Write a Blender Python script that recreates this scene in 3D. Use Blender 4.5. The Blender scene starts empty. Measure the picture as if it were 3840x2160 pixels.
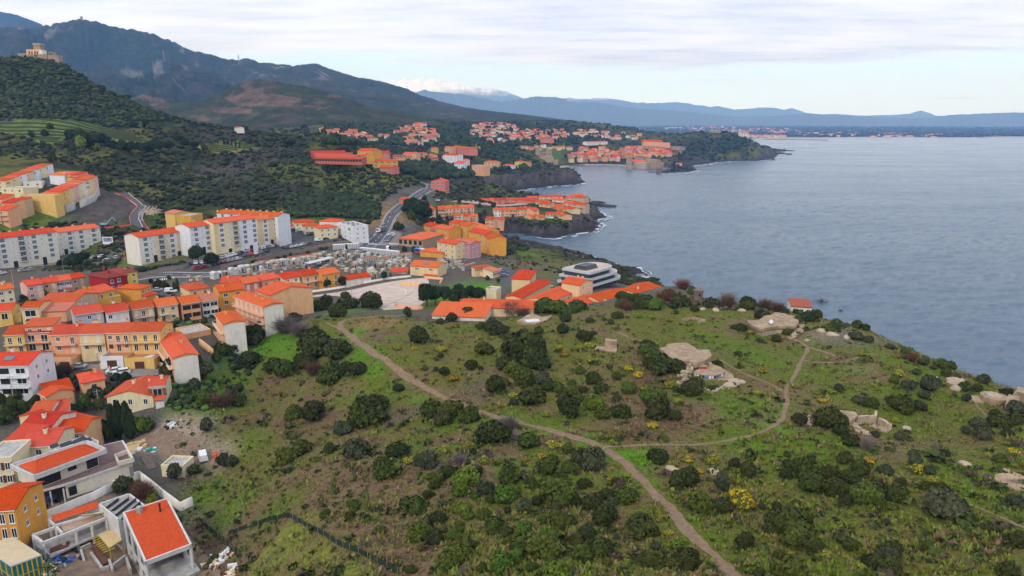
import bpy,bmesh,math,random
import numpy as np
from mathutils import Vector,Matrix
R=math.radians
scene=bpy.context.scene
col=scene.collection
rng=random.Random(7)
nr=np.random.RandomState(11)
# camera
FPX,CU,CV,HC=1740.0,1288.0,724.5,95.0
PITCH=math.atan((CV-310.0)/FPX)
cam=bpy.data.cameras.new('camera')
cam.sensor_width=36.0
cam.lens=36.0*FPX/2576.0
cam.clip_start=1.0
cam.clip_end=200000.0
cam_o=bpy.data.objects.new('camera',cam)
col.objects.link(cam_o)
cam_o.location=(0,0,HC)
cam_o.rotation_euler=(R(90)-PITCH,0,0)
scene.camera=cam_o
# sky
SUN_EL,SUN_AZ=38.0,205.0
world=bpy.data.worlds.new('World')
scene.world=world
world.use_nodes=True
wn,wl=world.node_tree.nodes,world.node_tree.links
wn.clear()
def N(tree,typ,**kw):
 n=tree.nodes.new(typ)
 for k,v in kw.items():
  if k=='ins':
   for i,val in v.items():
    n.inputs[i].default_value=val
  else:
   setattr(n,k,v)
 return n
W=world.node_tree
def wmath(op,a,b=None,clamp=False):
 n=N(W,'ShaderNodeMath',operation=op,use_clamp=clamp)
 for i,x in enumerate((a,b)):
  if x is None:continue
  if isinstance(x,(int,float)):n.inputs[i].default_value=x
  else:wl.new(x,n.inputs[i])
 return n.outputs[0]
sky=N(W,'ShaderNodeTexSky',sky_type='NISHITA',sun_disc=False,sun_elevation=R(SUN_EL),sun_rotation=R(SUN_AZ),air_density=1.0,dust_density=0.6,ozone_density=1.0,altitude=90)
tc=N(W,'ShaderNodeTexCoord')
sep=N(W,'ShaderNodeSeparateXYZ');wl.new(tc.outputs['Generated'],sep.inputs[0])
zc=wmath('MAXIMUM',sep.outputs[2],0.0)
zz=wmath('ADD',zc,0.035)
px_=wmath('DIVIDE',sep.outputs[0],zz);py_=wmath('DIVIDE',sep.outputs[1],zz)
cmb=N(W,'ShaderNodeCombineXYZ');wl.new(px_,cmb.inputs[0]);wl.new(py_,cmb.inputs[1])
def wnoise(scale,sx,sy,detail,rough,off):
 mp=N(W,'ShaderNodeMapping');mp.inputs['Scale'].default_value=(sx,sy,1);mp.inputs['Location'].default_value=off
 wl.new(cmb.outputs[0],mp.inputs[0])
 t=N(W,'ShaderNodeTexNoise');t.inputs['Scale'].default_value=scale;t.inputs['Detail'].default_value=detail;t.inputs['Roughness'].default_value=rough
 wl.new(mp.outputs[0],t.inputs['Vector'])
 return t.outputs['Fac']
def wramp(f,p0,p1):
 n=N(W,'ShaderNodeMapRange',interpolation_type='SMOOTHSTEP');n.inputs[1].default_value=p0;n.inputs[2].default_value=p1
 wl.new(f,n.inputs[0]);return n.outputs[0]
n_big=wnoise(0.33,0.55,1.0,5,.55,(3.2,1.4,0))
n_fine=wnoise(1.6,0.5,1.3,8,.62,(7.1,2.2,0))
elev=wramp(sep.outputs[2],0.055,0.15)
thin=wmath('MULTIPLY',elev,0.62)
cover=wmath('ADD',wmath('ADD',n_big,wmath('MULTIPLY',n_fine,0.18)),thin)
cover=wramp(cover,0.62,0.84)
shade=wramp(wmath('ADD',wmath('MULTIPLY',n_big,.55),wmath('MULTIPLY',n_fine,.45)),0.35,0.70)
mixc=N(W,'ShaderNodeMix',data_type='RGBA')
mixc.inputs[6].default_value=(11.2,12.2,14.4,1);mixc.inputs[7].default_value=(6.9,7.8,10.8,1)
wl.new(shade,mixc.inputs[0])
skyb=N(W,'ShaderNodeMix',data_type='RGBA');skyb.inputs[0].default_value=.62
wl.new(sky.outputs[0],skyb.inputs[6]);skyb.inputs[7].default_value=(10.4,15.0,22.5,1)
mixs=N(W,'ShaderNodeMix',data_type='RGBA')
wl.new(cover,mixs.inputs[0]);wl.new(skyb.outputs[2],mixs.inputs[6]);wl.new(mixc.outputs[2],mixs.inputs[7])
bg=N(W,'ShaderNodeBackground');bg.inputs[1].default_value=0.1
wo=N(W,'ShaderNodeOutputWorld')
wl.new(mixs.outputs[2],bg.inputs[0]);wl.new(bg.outputs[0],wo.inputs[0])
# sun behind thin cloud
sl=bpy.data.lights.new('sun','SUN');sl.energy=1.5;sl.angle=R(12);sl.color=(1.0,.95,.88)
so=bpy.data.objects.new('sun',sl);col.objects.link(so)
az,el=R(SUN_AZ),R(SUN_EL)
sdir=Vector((math.sin(az)*math.cos(el),math.cos(az)*math.cos(el),math.sin(el)))
so.rotation_euler=sdir.to_track_quat('Z','Y').to_euler()
so.location=(0,-60,160)
scene.view_settings.view_transform='Standard'
scene.view_settings.look='None'
scene.view_settings.exposure=0.0
scene.view_settings.gamma=1.0
scene.view_settings.use_curve_mapping=False
scene.render.engine='CYCLES'
scene.cycles.use_denoising=True
scene.cycles.max_bounces=5
scene.cycles.diffuse_bounces=2
scene.cycles.glossy_bounces=2
scene.cycles.transmission_bounces=2
scene.cycles.volume_bounces=2
scene.cycles.transparent_max_bounces=12
# photograph measurements -> world
def ray(u,v):
 a=(u-CU)/FPX;b=(v-CV)/FPX
 return(a,math.cos(PITCH)-b*math.sin(PITCH),-math.sin(PITCH)-b*math.cos(PITCH))
def atY(u,v,Y):
 d=ray(u,v);k=Y/d[1]
 return Vector((d[0]*k,Y,HC+d[2]*k))
def atZ(u,v,z):
 d=ray(u,v);k=(z-HC)/d[2]
 return Vector((d[0]*k,d[1]*k,z))
REG={'f':(0,0,1.0),'a':(0,0,.33333),'b':(670.8,134.2,.33333),'c':(1529.5,134.2,.33333),'d':(0,375.7,.25),'e':(0,670.8,.25),'g':(0,1033.1,.287),'h':(429.3,483,.25),'i':(966,429.3,.25),'j':(939.2,644,.3125),'k':(1542.9,670.8,.25),'l':(1932,872.1,.25),'m':(1006.2,1046.5,.2778),'n':(1717.3,1046.5,.33333)}
def q(r,u,v):
 x0,y0,s=REG[r]
 return(x0+u*s,y0+v*s)
 # numpy noise
def _hash(ix,iy,seed):
 h=(ix.astype(np.int64)*374761393+iy.astype(np.int64)*668265263+seed*1442695041)&0xFFFFFFFF
 h=((h^(h>>13))*1274126177)&0xFFFFFFFF
 return((h^(h>>16))&0xFFFF)/65535.0
def vnoise(x,y,seed=0):
 ix=np.floor(x);iy=np.floor(y);fx=x-ix;fy=y-iy
 fx=fx*fx*(3-2*fx);fy=fy*fy*(3-2*fy)
 a=_hash(ix,iy,seed);b=_hash(ix+1,iy,seed);c=_hash(ix,iy+1,seed);d=_hash(ix+1,iy+1,seed)
 return(a*(1-fx)+b*fx)*(1-fy)+(c*(1-fx)+d*fx)*fy
def fbm(x,y,oct=4,seed=0,gain=.5):
 x=np.asarray(x,float);y=np.asarray(y,float)
 s=0;amp=1;tot=0
 for o in range(oct):
  s=s+amp*vnoise(x*2**o+17.3*o,y*2**o-9.1*o,seed+o);tot+=amp;amp*=gain
 return s/tot*2-1
def sstep(a,b,x):
 t=np.clip((x-a)/(b-a),0,1);return t*t*(3-2*t)
def seg_dist(x,y,pts,closed=False):
 d=np.full(x.shape,1e18)
 n=len(pts)
 for i in range(n if closed else n-1):
  ax,ay=pts[i][0],pts[i][1];bx,by=pts[(i+1)%n][0],pts[(i+1)%n][1]
  vx,vy=bx-ax,by-ay;L=vx*vx+vy*vy+1e-12
  t=np.clip(((x-ax)*vx+(y-ay)*vy)/L,0,1)
  d=np.minimum(d,(x-ax-t*vx)**2+(y-ay-t*vy)**2)
 return np.sqrt(d)
def in_poly(x,y,pts):
 ins=np.zeros(x.shape,bool);n=len(pts)
 for i in range(n):
  ax,ay=pts[i][0],pts[i][1];bx,by=pts[(i+1)%n][0],pts[(i+1)%n][1]
  if ay==by:continue
  c=((ay>y)!=(by>y))&(x<(bx-ax)*(y-ay)/(by-ay)+ax)
  ins^=c
 return ins
 # terrain control points: (u, v, distance Y) seen in the photograph
CP=[(1820,1449,68),(1288,1449,70),(1000,1449,77),(2200,1449,66),(2576,1449,63),(2576,1300,80),(2300,1300,82),(2000,1300,85),(1650,1300,85),(1288,1300,88),(1000,1300,94),(2576,1150,101),(2300,1150,104),(2000,1150,107),(1700,1150,107),(1400,1150,110),(1150,1150,113),(950,1150,121),(800,1200,117),(730,1300,105),(620,1400,101),(900,1400,83),(2540,1010,138),(2350,1030,135),(2150,1060,124),(1975,1000,140),(1740,960,150),(1520,1000,143),(1300,1000,148),(1100,1000,154),(950,1000,160),(800,1030,160),(660,1000,178),(620,930,195),(2500,968,152),(2300,885,179),(2150,820,200),(2030,870,180),(1950,830,196),(1990,785,217),(1850,770,224),(1700,800,210),(1720,760,228),(1600,850,190),(1500,830,201),(1400,808,214),(1250,830,206),(1100,850,200),(980,900,176),(850,815,218),(970,790,234),(740,880,203),(700,820,222),(1150,805,230),(1300,780,252),(1100,770,258),(1390,740,276),(1500,715,297),(1600,730,287),(1680,725,292),(1740,735,275),(1280,700,310),(1150,720,298),(900,742,284),(1040,742,282),(800,750,277),(720,760,268),(620,770,258),(540,870,205),(430,920,190),(300,930,186),(100,950,184),(300,1050,165),(100,1050,160),(510,1155,144),(400,1120,151),(560,1200,135),(440,1230,131),(250,1250,124),(100,1300,117),(480,1449,102),(300,1449,100),(100,1449,98),(540,1330,116),(640,1250,119),(560,1090,152),(380,990,172),(470,960,180),(200,860,203),(100,800,222),(400,780,245),(500,720,288),(300,730,283),(100,740,278),(700,715,298),(950,690,318),(1100,690,322),(450,690,310),(100,690,315),(620,650,345),(830,640,375),(960,625,407),(0,670,335),(258,640,357),(355,675,325),(720,612,405),(820,600,416),(900,605,412),(200,625,378),(60,620,376),(300,600,378),(450,590,392),(1040,605,432),(1150,640,392),(1230,650,380),(1350,650,395),(1450,670,380),(1530,690,365),(1300,625,460),(1080,585,470),(980,545,472),(1000,515,520),(1080,478,640),(930,560,470),(1150,545,570),(1080,520,560),(1340,558,608),(1250,560,600),(1440,543,645),(1462,520,705),(1300,520,695),(1200,502,775),(1150,490,835),(1420,505,735),(1350,500,760),(228,486,450),(215,502,440),(175,522,428),(265,555,415),(330,560,412),(355,520,442),(320,490,480),(130,525,420),(0,540,400),(60,470,455),(200,450,470),(400,560,420),(430,520,440),(450,470,490),(450,430,560),(600,500,480),(600,460,540),(720,540,450),(720,480,530),(850,540,470),(850,480,560),(950,470,600),(1000,450,640),(1050,470,655),(100,400,530),(0,380,545),(300,400,560),(300,370,590),(150,330,640),(0,310,650),(350,340,650),(600,400,640),(450,380,620),(700,390,660),(800,400,690),(900,420,680),(700,345,760),(830,335,800),(780,380,740),(560,322,790),(420,292,770),(300,240,760),(200,190,760),(90,142,760),(150,155,758),(0,150,770),(-200,130,770),(-300,350,620),(-300,640,330),(-300,900,190),(-300,1449,95),(-300,480,440),(100,240,690),(250,300,690),(420,340,690),(840,395,880),(900,380,950),(1000,400,980),(1100,400,1080),(950,345,1300),(1100,370,1250),(1000,320,1500),(1250,400,1230),(1150,440,900),(1100,455,800),(1250,440,1000),(1330,420,1200),(1420,424,1150),(1200,470,850),(1160,470,780),(1400,412,1480),(1500,400,1600),(1600,400,1600),(1350,380,1500),(1250,350,1650),(1400,340,1900),(1550,350,1950),(1680,390,1690),(1650,360,1850),(1250,318,2000),(1430,304,2300),(1100,305,1900),(900,310,1700),(1550,318,2500),(700,310,1500),(1750,338,1950),(1850,345,1980),(1900,362,2000),(1820,380,1900),(1920,375,2030),(1700,345,2000),]
CPW=[]
for u,v,Y in CP:
 p=atY(u,v,Y);CPW.append((p.x,p.y,p.z))
CPW+=[(-660,880,120),(-520,900,85),(-380,920,70),(-760,1000,110),(-300,1000,60),(-620,1400,60),(-1200,1300,120),(-1600,1700,200),(-1000,1900,110),(-600,2200,90),(-200,2600,90),(400,2700,60),(-90,40,38),(-60,30,42),(0,30,47),(60,30,48),(-140,60,22),(120,60,46),(115,110,40),(-250,120,20),(-400,260,30),(-800,600,120),(600,2600,30),(1000,3200,8),(0,4000,60),(-1000,4200,140),(1600,4900,6),(3500,4900,6),(6000,4900,6),(0,6000,30),(3000,6500,15),(6000,7000,15),(-3000,7000,120),(0,9000,50),(5000,10000,40),(9000,9000,25),(-4000,12000,120),(0,15000,80),(6000,15000,70),(13000,15000,50),(-9000,15000,150),(9000,5200,6)]
CPW+=[atZ(u,v,2.5)[:]for u,v in[(1280,603),(1330,609),(1400,621),(1455,637),(1500,650),(1545,664),(1580,682)]]+[(20,835,11),(75,800,12),(100,780,12)]
CREST=[(1850,764,228),(1990,784,217),(2100,808,205),(2200,840,192),(2300,883,179),(2400,926,165),(2500,963,153),(2600,992,146),(2750,1045,135),(3000,1120,120)]
SHORE=[]
for u,v,Y in CREST:
 p=atY(u,v,Y);t_=(HC-p.z)/Y;CPW.append(p[:])
 for k_,m_ in((1.05,1.0),(1.14,6.0),(1.26,15.0)):
  y_=Y*k_;CPW.append((p.x*k_,y_,max(HC-t_*y_-m_,1.5)))
 yc=.90*HC/t_;SHORE.append((p.x/Y*yc,yc))
CPW=np.array(CPW)
def warp(x,y):
 y=np.maximum(y,20.0)
 return np.stack([x/y*1.6,np.log(y)],-1)
_c=warp(CPW[:,0],CPW[:,1])
def tps(r2):
 return np.where(r2>1e-12,0.5*r2*np.log(np.maximum(r2,1e-12)),0)
def _fit():
 n=len(_c)
 d2=((_c[:,None]-_c[None])**2).sum(-1)
 A=np.zeros((n+3,n+3));A[:n,:n]=tps(d2)+np.eye(n)*2e-5
 A[:n,n]=1;A[:n,n+1:]=_c;A[n,:n]=1;A[n+1:,:n]=_c.T
 b=np.zeros(n+3);b[:n]=CPW[:,2]
 return np.linalg.solve(A,b)
_w=_fit()
def rbf(x,y):
 sh=x.shape;x=x.ravel();y=y.ravel();out=np.empty(len(x));n=len(_c)
 for s in range(0,len(x),40000):
  p=warp(x[s:s+40000],y[s:s+40000])
  d2=((p[:,None]-_c[None])**2).sum(-1)
  out[s:s+40000]=tps(d2)@_w[:n]+_w[n]+p@_w[n+1:]
 return out.reshape(sh)
 # coastline (points at sea level)
def sea(u,v):p=atZ(u,v,0);return(p.x,p.y)
def seaY(u,Y):return((u-CU)/FPX/(math.cos(PITCH))*Y*1.0,Y)
COAST=[(30000,4700),sea(2576,346.5),sea(2400,347),sea(2150,347),sea(2000,348),sea(1938,349.5),(1350,4000),(950,3200),(1010,2500),sea(1945,381),sea(1957,388),sea(1948,398),sea(1905,404),sea(1840,404),sea(1790,409),sea(1740,417),sea(1756,428),sea(1735,432),sea(1700,434),sea(1660,436),sea(1652,429),sea(1690,420),sea(1650,418),sea(1600,421),sea(1540,415),sea(1480,415),sea(1430,418),sea(1405,424),(118,1290),sea(1462,452),sea(1473,459),sea(1445,464),sea(1385,468),sea(1330,475),sea(1290,481),sea(1240,488),(-30,905),(20,870),(75,840),(118,800),sea(1484,508),sea(1500,520),sea(1503,530),sea(1530,546),sea(1500,555),sea(1512,566),sea(1497,580),sea(1440,590),sea(1392,598),sea(1350,597),sea(1310,588),sea(1262,584),sea(1240,588),sea(1280,600),sea(1330,606),sea(1400,618),sea(1455,634),sea(1500,646),sea(1545,660),sea(1560,669),sea(1605,673),sea(1630,690),sea(1604,701),sea(1640,712),sea(1690,722),(105,350),*SHORE,(200,-60),(-3000,-60),(-30000,200),(-30000,30000),(30000,30000)]
NCOAST=len(COAST)-4
def rough_amp(x,y,dist):
 a=0.25+0.0016*np.maximum(y-330,0)
 return np.clip(a,.2,9)
TOWN=[atY(*p).to_2d()[:]for p in[(-350,640,350),(360,690,318),(560,640,350),(740,600,412),(900,585,430),(980,500,560),(1060,470,660),(1110,485,640),(1010,540,500),(1060,570,470),(1240,600,430),(1270,660,350),(1690,715,300),(1690,770,250),(1080,805,232),(960,790,236),(720,800,235),(560,900,196),(440,1000,168),(430,1449,100),(-350,1449,90)]]
def ground_z(x,y):
 h=rbf(x,y)
 inside=in_poly(x,y,COAST)
 d=seg_dist(x,y,COAST[:NCOAST])
 town=in_poly(x,y,TOWN)
 td=seg_dist(x,y,TOWN,True)
 tm=np.where(town,1.0,1-sstep(0,14,td))
 amp=rough_amp(x,y,d)*(1-tm)
 far=np.clip((y-4500)/1500,0,1)
 amp=amp*(1-far*.6)
 wl_=np.clip(y*.12,9,900)
 n=fbm(x/wl_,y/wl_,5,3,.55)
 n2=fbm(x/5.0,y/5.0,4,9,.55)*np.where(y<700,.28,0)*(1-tm)
 h=h+n*amp*1.6+n2
 beach=(y>2600)|((y>1450)&(x>60)&(x<330))
 rockn=fbm(x/16,y/16,5,21,.6);rock2=fbm(x/5,y/5,4,31,.6)
 dj=d+rockn*np.where(y>1500,10,5)
 cliff=np.where(beach,np.where(d<25,.05*d,1.25+.35*(d-25)),np.where(dj<6,.22*dj,1.3+1.7*(dj-6)))
 cliff=np.maximum(cliff,-2)
 cliff=cliff+np.where(beach,0,(rockn*3.0+rock2*2.0)*np.clip(d/10,0,1))
 hl=np.minimum(np.maximum(h,1.0),np.maximum(cliff,-1.5))
 z=np.where(inside,hl,np.maximum(-6,-.5*d)+np.where(d<9,np.maximum(0,rock2*3.2-.1),0))
 return z,inside,d,tm
class Grid:
 def __init__(s,y0,y1,ny,nx,smax):
  s.ly=np.linspace(math.log(y0),math.log(y1),ny);s.s=np.linspace(-smax,smax,nx)
  S,L=np.meshgrid(s.s,s.ly);s.Y=np.exp(L);s.X=S*s.Y
  s.z,s.land,s.d,s.tm=ground_z(s.X,s.Y)
  s.ny,s.nx=ny,nx
 def h(s,x,y):
  x=np.asarray(x,float);y=np.asarray(y,float)
  fy=(np.log(np.maximum(y,1))-s.ly[0])/(s.ly[1]-s.ly[0]);fx=(x/np.maximum(y,1)-s.s[0])/(s.s[1]-s.s[0])
  fy=np.clip(fy,0,s.ny-1.001);fx=np.clip(fx,0,s.nx-1.001)
  iy=fy.astype(int);ix=fx.astype(int);fy=fy-iy;fx=fx-ix
  z=s.z
  return(z[iy,ix]*(1-fx)+z[iy,ix+1]*fx)*(1-fy)+(z[iy+1,ix]*(1-fx)+z[iy+1,ix+1]*fx)*fy
G1=Grid(26,330,430,640,1.2)
G2=Grid(330,16500,470,560,1.2)
G2 .z[0]=G1 .h(G2 .X[0],np.full(G2 .nx,329.9))
def gz(x,y):
 x=np.asarray(x,float);y=np.asarray(y,float)
 return np.where(y<330,G1 .h(x,y),G2 .h(x,y))
def gz1(x,y):return float(gz(x,y))
_ys=np.exp(np.linspace(math.log(45),math.log(16000),2600))
def at(u,v,off=0.0):
 """ground point seen at a measured picture position (off: metres above ground)"""
 d=ray(u,v);k=_ys/d[1];x=d[0]*k;z=HC+d[2]*k
 g=gz(x,_ys)+off
 hit=np.nonzero(z<g)[0]
 if len(hit)==0:return Vector((x[-1],_ys[-1],float(g[-1])))
 i=hit[0]
 if i>0:
  a=z[i-1]-g[i-1];b=g[i]-z[i];t=a/max(a+b,1e-9)
  Y=_ys[i-1]+t*(_ys[i]-_ys[i-1])
 else:Y=_ys[0]
 x=d[0]*Y/d[1]
 return Vector((x,Y,gz1(x,Y)+off))
def pol(r,pts):return[at(*q(r,*p)).to_2d()[:]for p in pts]
# material helpers
MATS={}
def mat(name,color,rough=.85,var=.0,vscale=1.0,bump=0.0,bscale=8.0,spec=.3,metal=0.0,dirt=0.0,attr=None,objvar=0.0,trans=0.0,coord='Object'):
 if name in MATS:return MATS[name]
 m=bpy.data.materials.new(name);m.use_nodes=True
 t=m.node_tree;b=t.nodes['Principled BSDF'];L=t.links
 b.inputs['Roughness'].default_value=rough
 b.inputs['Metallic'].default_value=metal
 b.inputs['Specular IOR Level'].default_value=spec
 tcn=t.nodes.new('ShaderNodeTexCoord')
 if attr:
  an=t.nodes.new('ShaderNodeAttribute');an.attribute_name=attr;cur=an.outputs['Color']
 else:
  rg=t.nodes.new('ShaderNodeRGB');rg.outputs[0].default_value=(*color,1);cur=rg.outputs[0]
 if var>0:
  nz=t.nodes.new('ShaderNodeTexNoise');nz.inputs['Scale'].default_value=vscale;nz.inputs['Detail'].default_value=6;nz.inputs['Roughness'].default_value=.65
  L.new(tcn.outputs[coord],nz.inputs['Vector'])
  mr=t.nodes.new('ShaderNodeMapRange');mr.inputs[1].default_value=.28;mr.inputs[2].default_value=.72;mr.inputs[3].default_value=1-var;mr.inputs[4].default_value=1+var
  L.new(nz.outputs['Fac'],mr.inputs[0])
  mx=t.nodes.new('ShaderNodeVectorMath');mx.operation='SCALE'
  L.new(cur,mx.inputs[0]);L.new(mr.outputs[0],mx.inputs['Scale']);cur=mx.outputs[0]
 if objvar>0:
  oi=t.nodes.new('ShaderNodeObjectInfo')
  hs=t.nodes.new('ShaderNodeHueSaturation')
  a=t.nodes.new('ShaderNodeMapRange');a.inputs[3].default_value=1-objvar;a.inputs[4].default_value=1+objvar
  L.new(oi.outputs['Random'],a.inputs[0]);L.new(a.outputs[0],hs.inputs['Value'])
  w2=t.nodes.new('ShaderNodeTexWhiteNoise');w2 .noise_dimensions='1D';L.new(oi.outputs['Random'],w2 .inputs['W'])
  a2=t.nodes.new('ShaderNodeMapRange');a2 .inputs[3].default_value=.5-objvar*.09;a2 .inputs[4].default_value=.5+objvar*.09
  L.new(w2 .outputs[0],a2 .inputs[0]);L.new(a2 .outputs[0],hs.inputs['Hue'])
  L.new(cur,hs.inputs['Color']);cur=hs.outputs[0]
 if dirt>0:
  mp=t.nodes.new('ShaderNodeMapping');mp.inputs['Scale'].default_value=(1.2,1.2,.18)
  L.new(tcn.outputs['Object'],mp.inputs[0])
  nz=t.nodes.new('ShaderNodeTexNoise');nz.inputs['Scale'].default_value=.9;nz.inputs['Detail'].default_value=5
  L.new(mp.outputs[0],nz.inputs['Vector'])
  mr=t.nodes.new('ShaderNodeMapRange');mr.inputs[1].default_value=.42;mr.inputs[2].default_value=.75;mr.inputs[3].default_value=0;mr.inputs[4].default_value=dirt
  L.new(nz.outputs['Fac'],mr.inputs[0])
  mx=t.nodes.new('ShaderNodeMix');mx.data_type='RGBA';L.new(mr.outputs[0],mx.inputs[0]);L.new(cur,mx.inputs[6]);mx.inputs[7].default_value=(.16,.13,.10,1);cur=mx.outputs[2]
 L.new(cur,b.inputs['Base Color'])
 if bump>0:
  nz=t.nodes.new('ShaderNodeTexNoise');nz.inputs['Scale'].default_value=bscale;nz.inputs['Detail'].default_value=5;nz.inputs['Roughness'].default_value=.65
  L.new(tcn.outputs[coord],nz.inputs['Vector'])
  bp=t.nodes.new('ShaderNodeBump');bp.inputs['Strength'].default_value=1;bp.inputs['Distance'].default_value=bump
  L.new(nz.outputs['Fac'],bp.inputs['Height']);L.new(bp.outputs[0],b.inputs['Normal'])
 if trans>0:
  b.inputs['Transmission Weight'].default_value=trans
 MATS[name]=m
 return m
def np_mesh(name,V,F,mats=(),smooth=False,colors=None,midx=None):
 """mesh from numpy arrays; F (n,k) of one polygon size"""
 me=bpy.data.meshes.new(name)
 V=np.ascontiguousarray(V,np.float32);F=np.ascontiguousarray(F,np.int32)
 nf,k=F.shape
 me.vertices.add(len(V));me.vertices.foreach_set('co',V.ravel())
 me.loops.add(nf*k);me.loops.foreach_set('vertex_index',F.ravel())
 me.polygons.add(nf)
 me.polygons.foreach_set('loop_start',np.arange(0,nf*k,k,dtype=np.int32))
 try:me.polygons.foreach_set('loop_total',np.full(nf,k,np.int32))
 except Exception:pass
 if smooth:me.polygons.foreach_set('use_smooth',np.ones(nf,bool))
 for m in mats:me.materials.append(m)
 if midx is not None:me.polygons.foreach_set('material_index',np.ascontiguousarray(midx,np.int32))
 me.update(calc_edges=True)
 if colors is not None:
  ca=me.color_attributes.new('Col','FLOAT_COLOR','POINT')
  c4=np.ones((len(V),4),np.float32);c4[:,:3]=colors
  ca.data.foreach_set('color',c4 .ravel())
 me.validate()
 return me
def link(name,me,parent=None,loc=None,rz=0.0):
 o=bpy.data.objects.new(name,me);col.objects.link(o)
 if parent is not None:o.parent=parent
 if loc is not None:o.location=loc
 if rz:o.rotation_euler=(0,0,rz)
 return o
def tag(o,label=None,cat=None,group=None,kind=None):
 if label:o['label']=label.replace('paleyellow','pale yellow').replace('offwhite','off-white')
 if cat:o['category']=cat
 if group:o['group']=group
 if kind:o['kind']=kind
 return o
def empty(name,loc,rz,label,cat,group=None):
 o=bpy.data.objects.new(name,None);col.objects.link(o)
 o.empty_display_size=.5
 o.location=loc;o.rotation_euler=(0,0,rz)
 return tag(o,label,cat,group)
class MB:
 """collects boxes, prisms and strips for ONE mesh"""
 def __init__(s):s.v=[];s.f=[];s.m=[]
 def poly(s,pts,m=0):
  b=len(s.v);s.v+=[tuple(p)for p in pts];s.f.append(tuple(range(b,b+len(pts))));s.m.append(m);return s
 def box(s,x0,y0,z0,x1,y1,z1,m=0):
  b=len(s.v)
  s.v+=[(x0,y0,z0),(x1,y0,z0),(x1,y1,z0),(x0,y1,z0),(x0,y0,z1),(x1,y0,z1),(x1,y1,z1),(x0,y1,z1)]
  for f in((0,3,2,1),(4,5,6,7),(0,1,5,4),(1,2,6,5),(2,3,7,6),(3,0,4,7)):
   s.f.append(tuple(b+i for i in f));s.m.append(m)
  return s
 def prism(s,pts,z0,z1,m=0,mtop=None):
  """extrude an xy outline; z0, z1 numbers or per-point lists"""
  n=len(pts);b=len(s.v)
  A=sum(pts[i][0]*pts[(i+1)%n][1]-pts[(i+1)%n][0]*pts[i][1]for i in range(n))
  if A<0:
   pts=pts[::-1]
   if not isinstance(z0,(int,float)):z0=z0[::-1]
   if not isinstance(z1,(int,float)):z1=z1[::-1]
  f0=(lambda i:z0)if isinstance(z0,(int,float))else(lambda i:z0[i])
  f1=(lambda i:z1)if isinstance(z1,(int,float))else(lambda i:z1[i])
  s.v+=[(p[0],p[1],f0(i))for i,p in enumerate(pts)]+[(p[0],p[1],f1(i))for i,p in enumerate(pts)]
  s.f.append(tuple(b+i for i in range(n))[::-1]);s.m.append(m)
  s.f.append(tuple(b+n+i for i in range(n)));s.m.append(m if mtop is None else mtop)
  for i in range(n):
   j=(i+1)%n;s.f.append((b+i,b+j,b+n+j,b+n+i));s.m.append(m)
  return s
 def extr_x(s,prof,x0,x1,m=0):
  """extrude a (y,z) profile along x"""
  n=len(prof);b=len(s.v)
  A=sum(prof[i][0]*prof[(i+1)%n][1]-prof[(i+1)%n][0]*prof[i][1]for i in range(n))
  if A<0:prof=prof[::-1]
  s.v+=[(x0,p[0],p[1])for p in prof]+[(x1,p[0],p[1])for p in prof]
  s.f.append(tuple(b+i for i in range(n))[::-1]);s.m.append(m)
  s.f.append(tuple(b+n+i for i in range(n)));s.m.append(m)
  for i in range(n):
   j=(i+1)%n;s.f.append((b+i,b+j,b+n+j,b+n+i));s.m.append(m)
  return s
 def bar(s,a,b_,r,m=0,n=4,r2=None):
  a=Vector(a);c=Vector(b_);d=(c-a)
  if d.length<1e-6:return s
  d.normalize();up=Vector((0,0,1))if abs(d.z)<.9 else Vector((1,0,0))
  e1=d.cross(up).normalized();e2=e1 .cross(d);b=len(s.v);r2=r if r2 is None else r2
  for p,rr in((a,r),(c,r2)):
   for i in range(n):
    t=2*math.pi*(i+.5)/n;w=p+e1*math.cos(t)*rr+e2*math.sin(t)*rr;s.v.append(w[:])
  for i in range(n):
   j=(i+1)%n;s.f.append((b+i,b+n+i,b+n+j,b+j));s.m.append(m)
  s.f.append(tuple(b+i for i in range(n)));s.m.append(m)
  s.f.append(tuple(b+n+i for i in range(n))[::-1]);s.m.append(m)
  return s
 def cyl(s,x,y,z0,z1,r,n=12,m=0,r2=None,mtop=None):
  b=len(s.v);r2=r if r2 is None else r2
  for z,rr in((z0,r),(z1,r2)):
   for i in range(n):
    t=2*math.pi*i/n;s.v.append((x+math.cos(t)*rr,y+math.sin(t)*rr,z))
  for i in range(n):
   j=(i+1)%n;s.f.append((b+i,b+j,b+n+j,b+n+i));s.m.append(m)
  s.f.append(tuple(b+i for i in range(n))[::-1]);s.m.append(m)
  s.f.append(tuple(b+n+i for i in range(n)));s.m.append(m if mtop is None else mtop)
  return s
 def mesh(s,name,mats):
  me=bpy.data.meshes.new(name);me.from_pydata(s.v,[],s.f)
  for m in mats:me.materials.append(m)
  if any(s.m):me.polygons.foreach_set('material_index',s.m)
  me.update();return me
 def build(s,name,mats,parent=None,loc=None,rz=0.0,smooth=False):
  if not isinstance(mats,(list,tuple)):mats=[mats]
  me=s.mesh(name,mats)
  if smooth:me.polygons.foreach_set('use_smooth',np.ones(len(me.polygons),bool))
  return link(name,me,parent,loc,rz)
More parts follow.
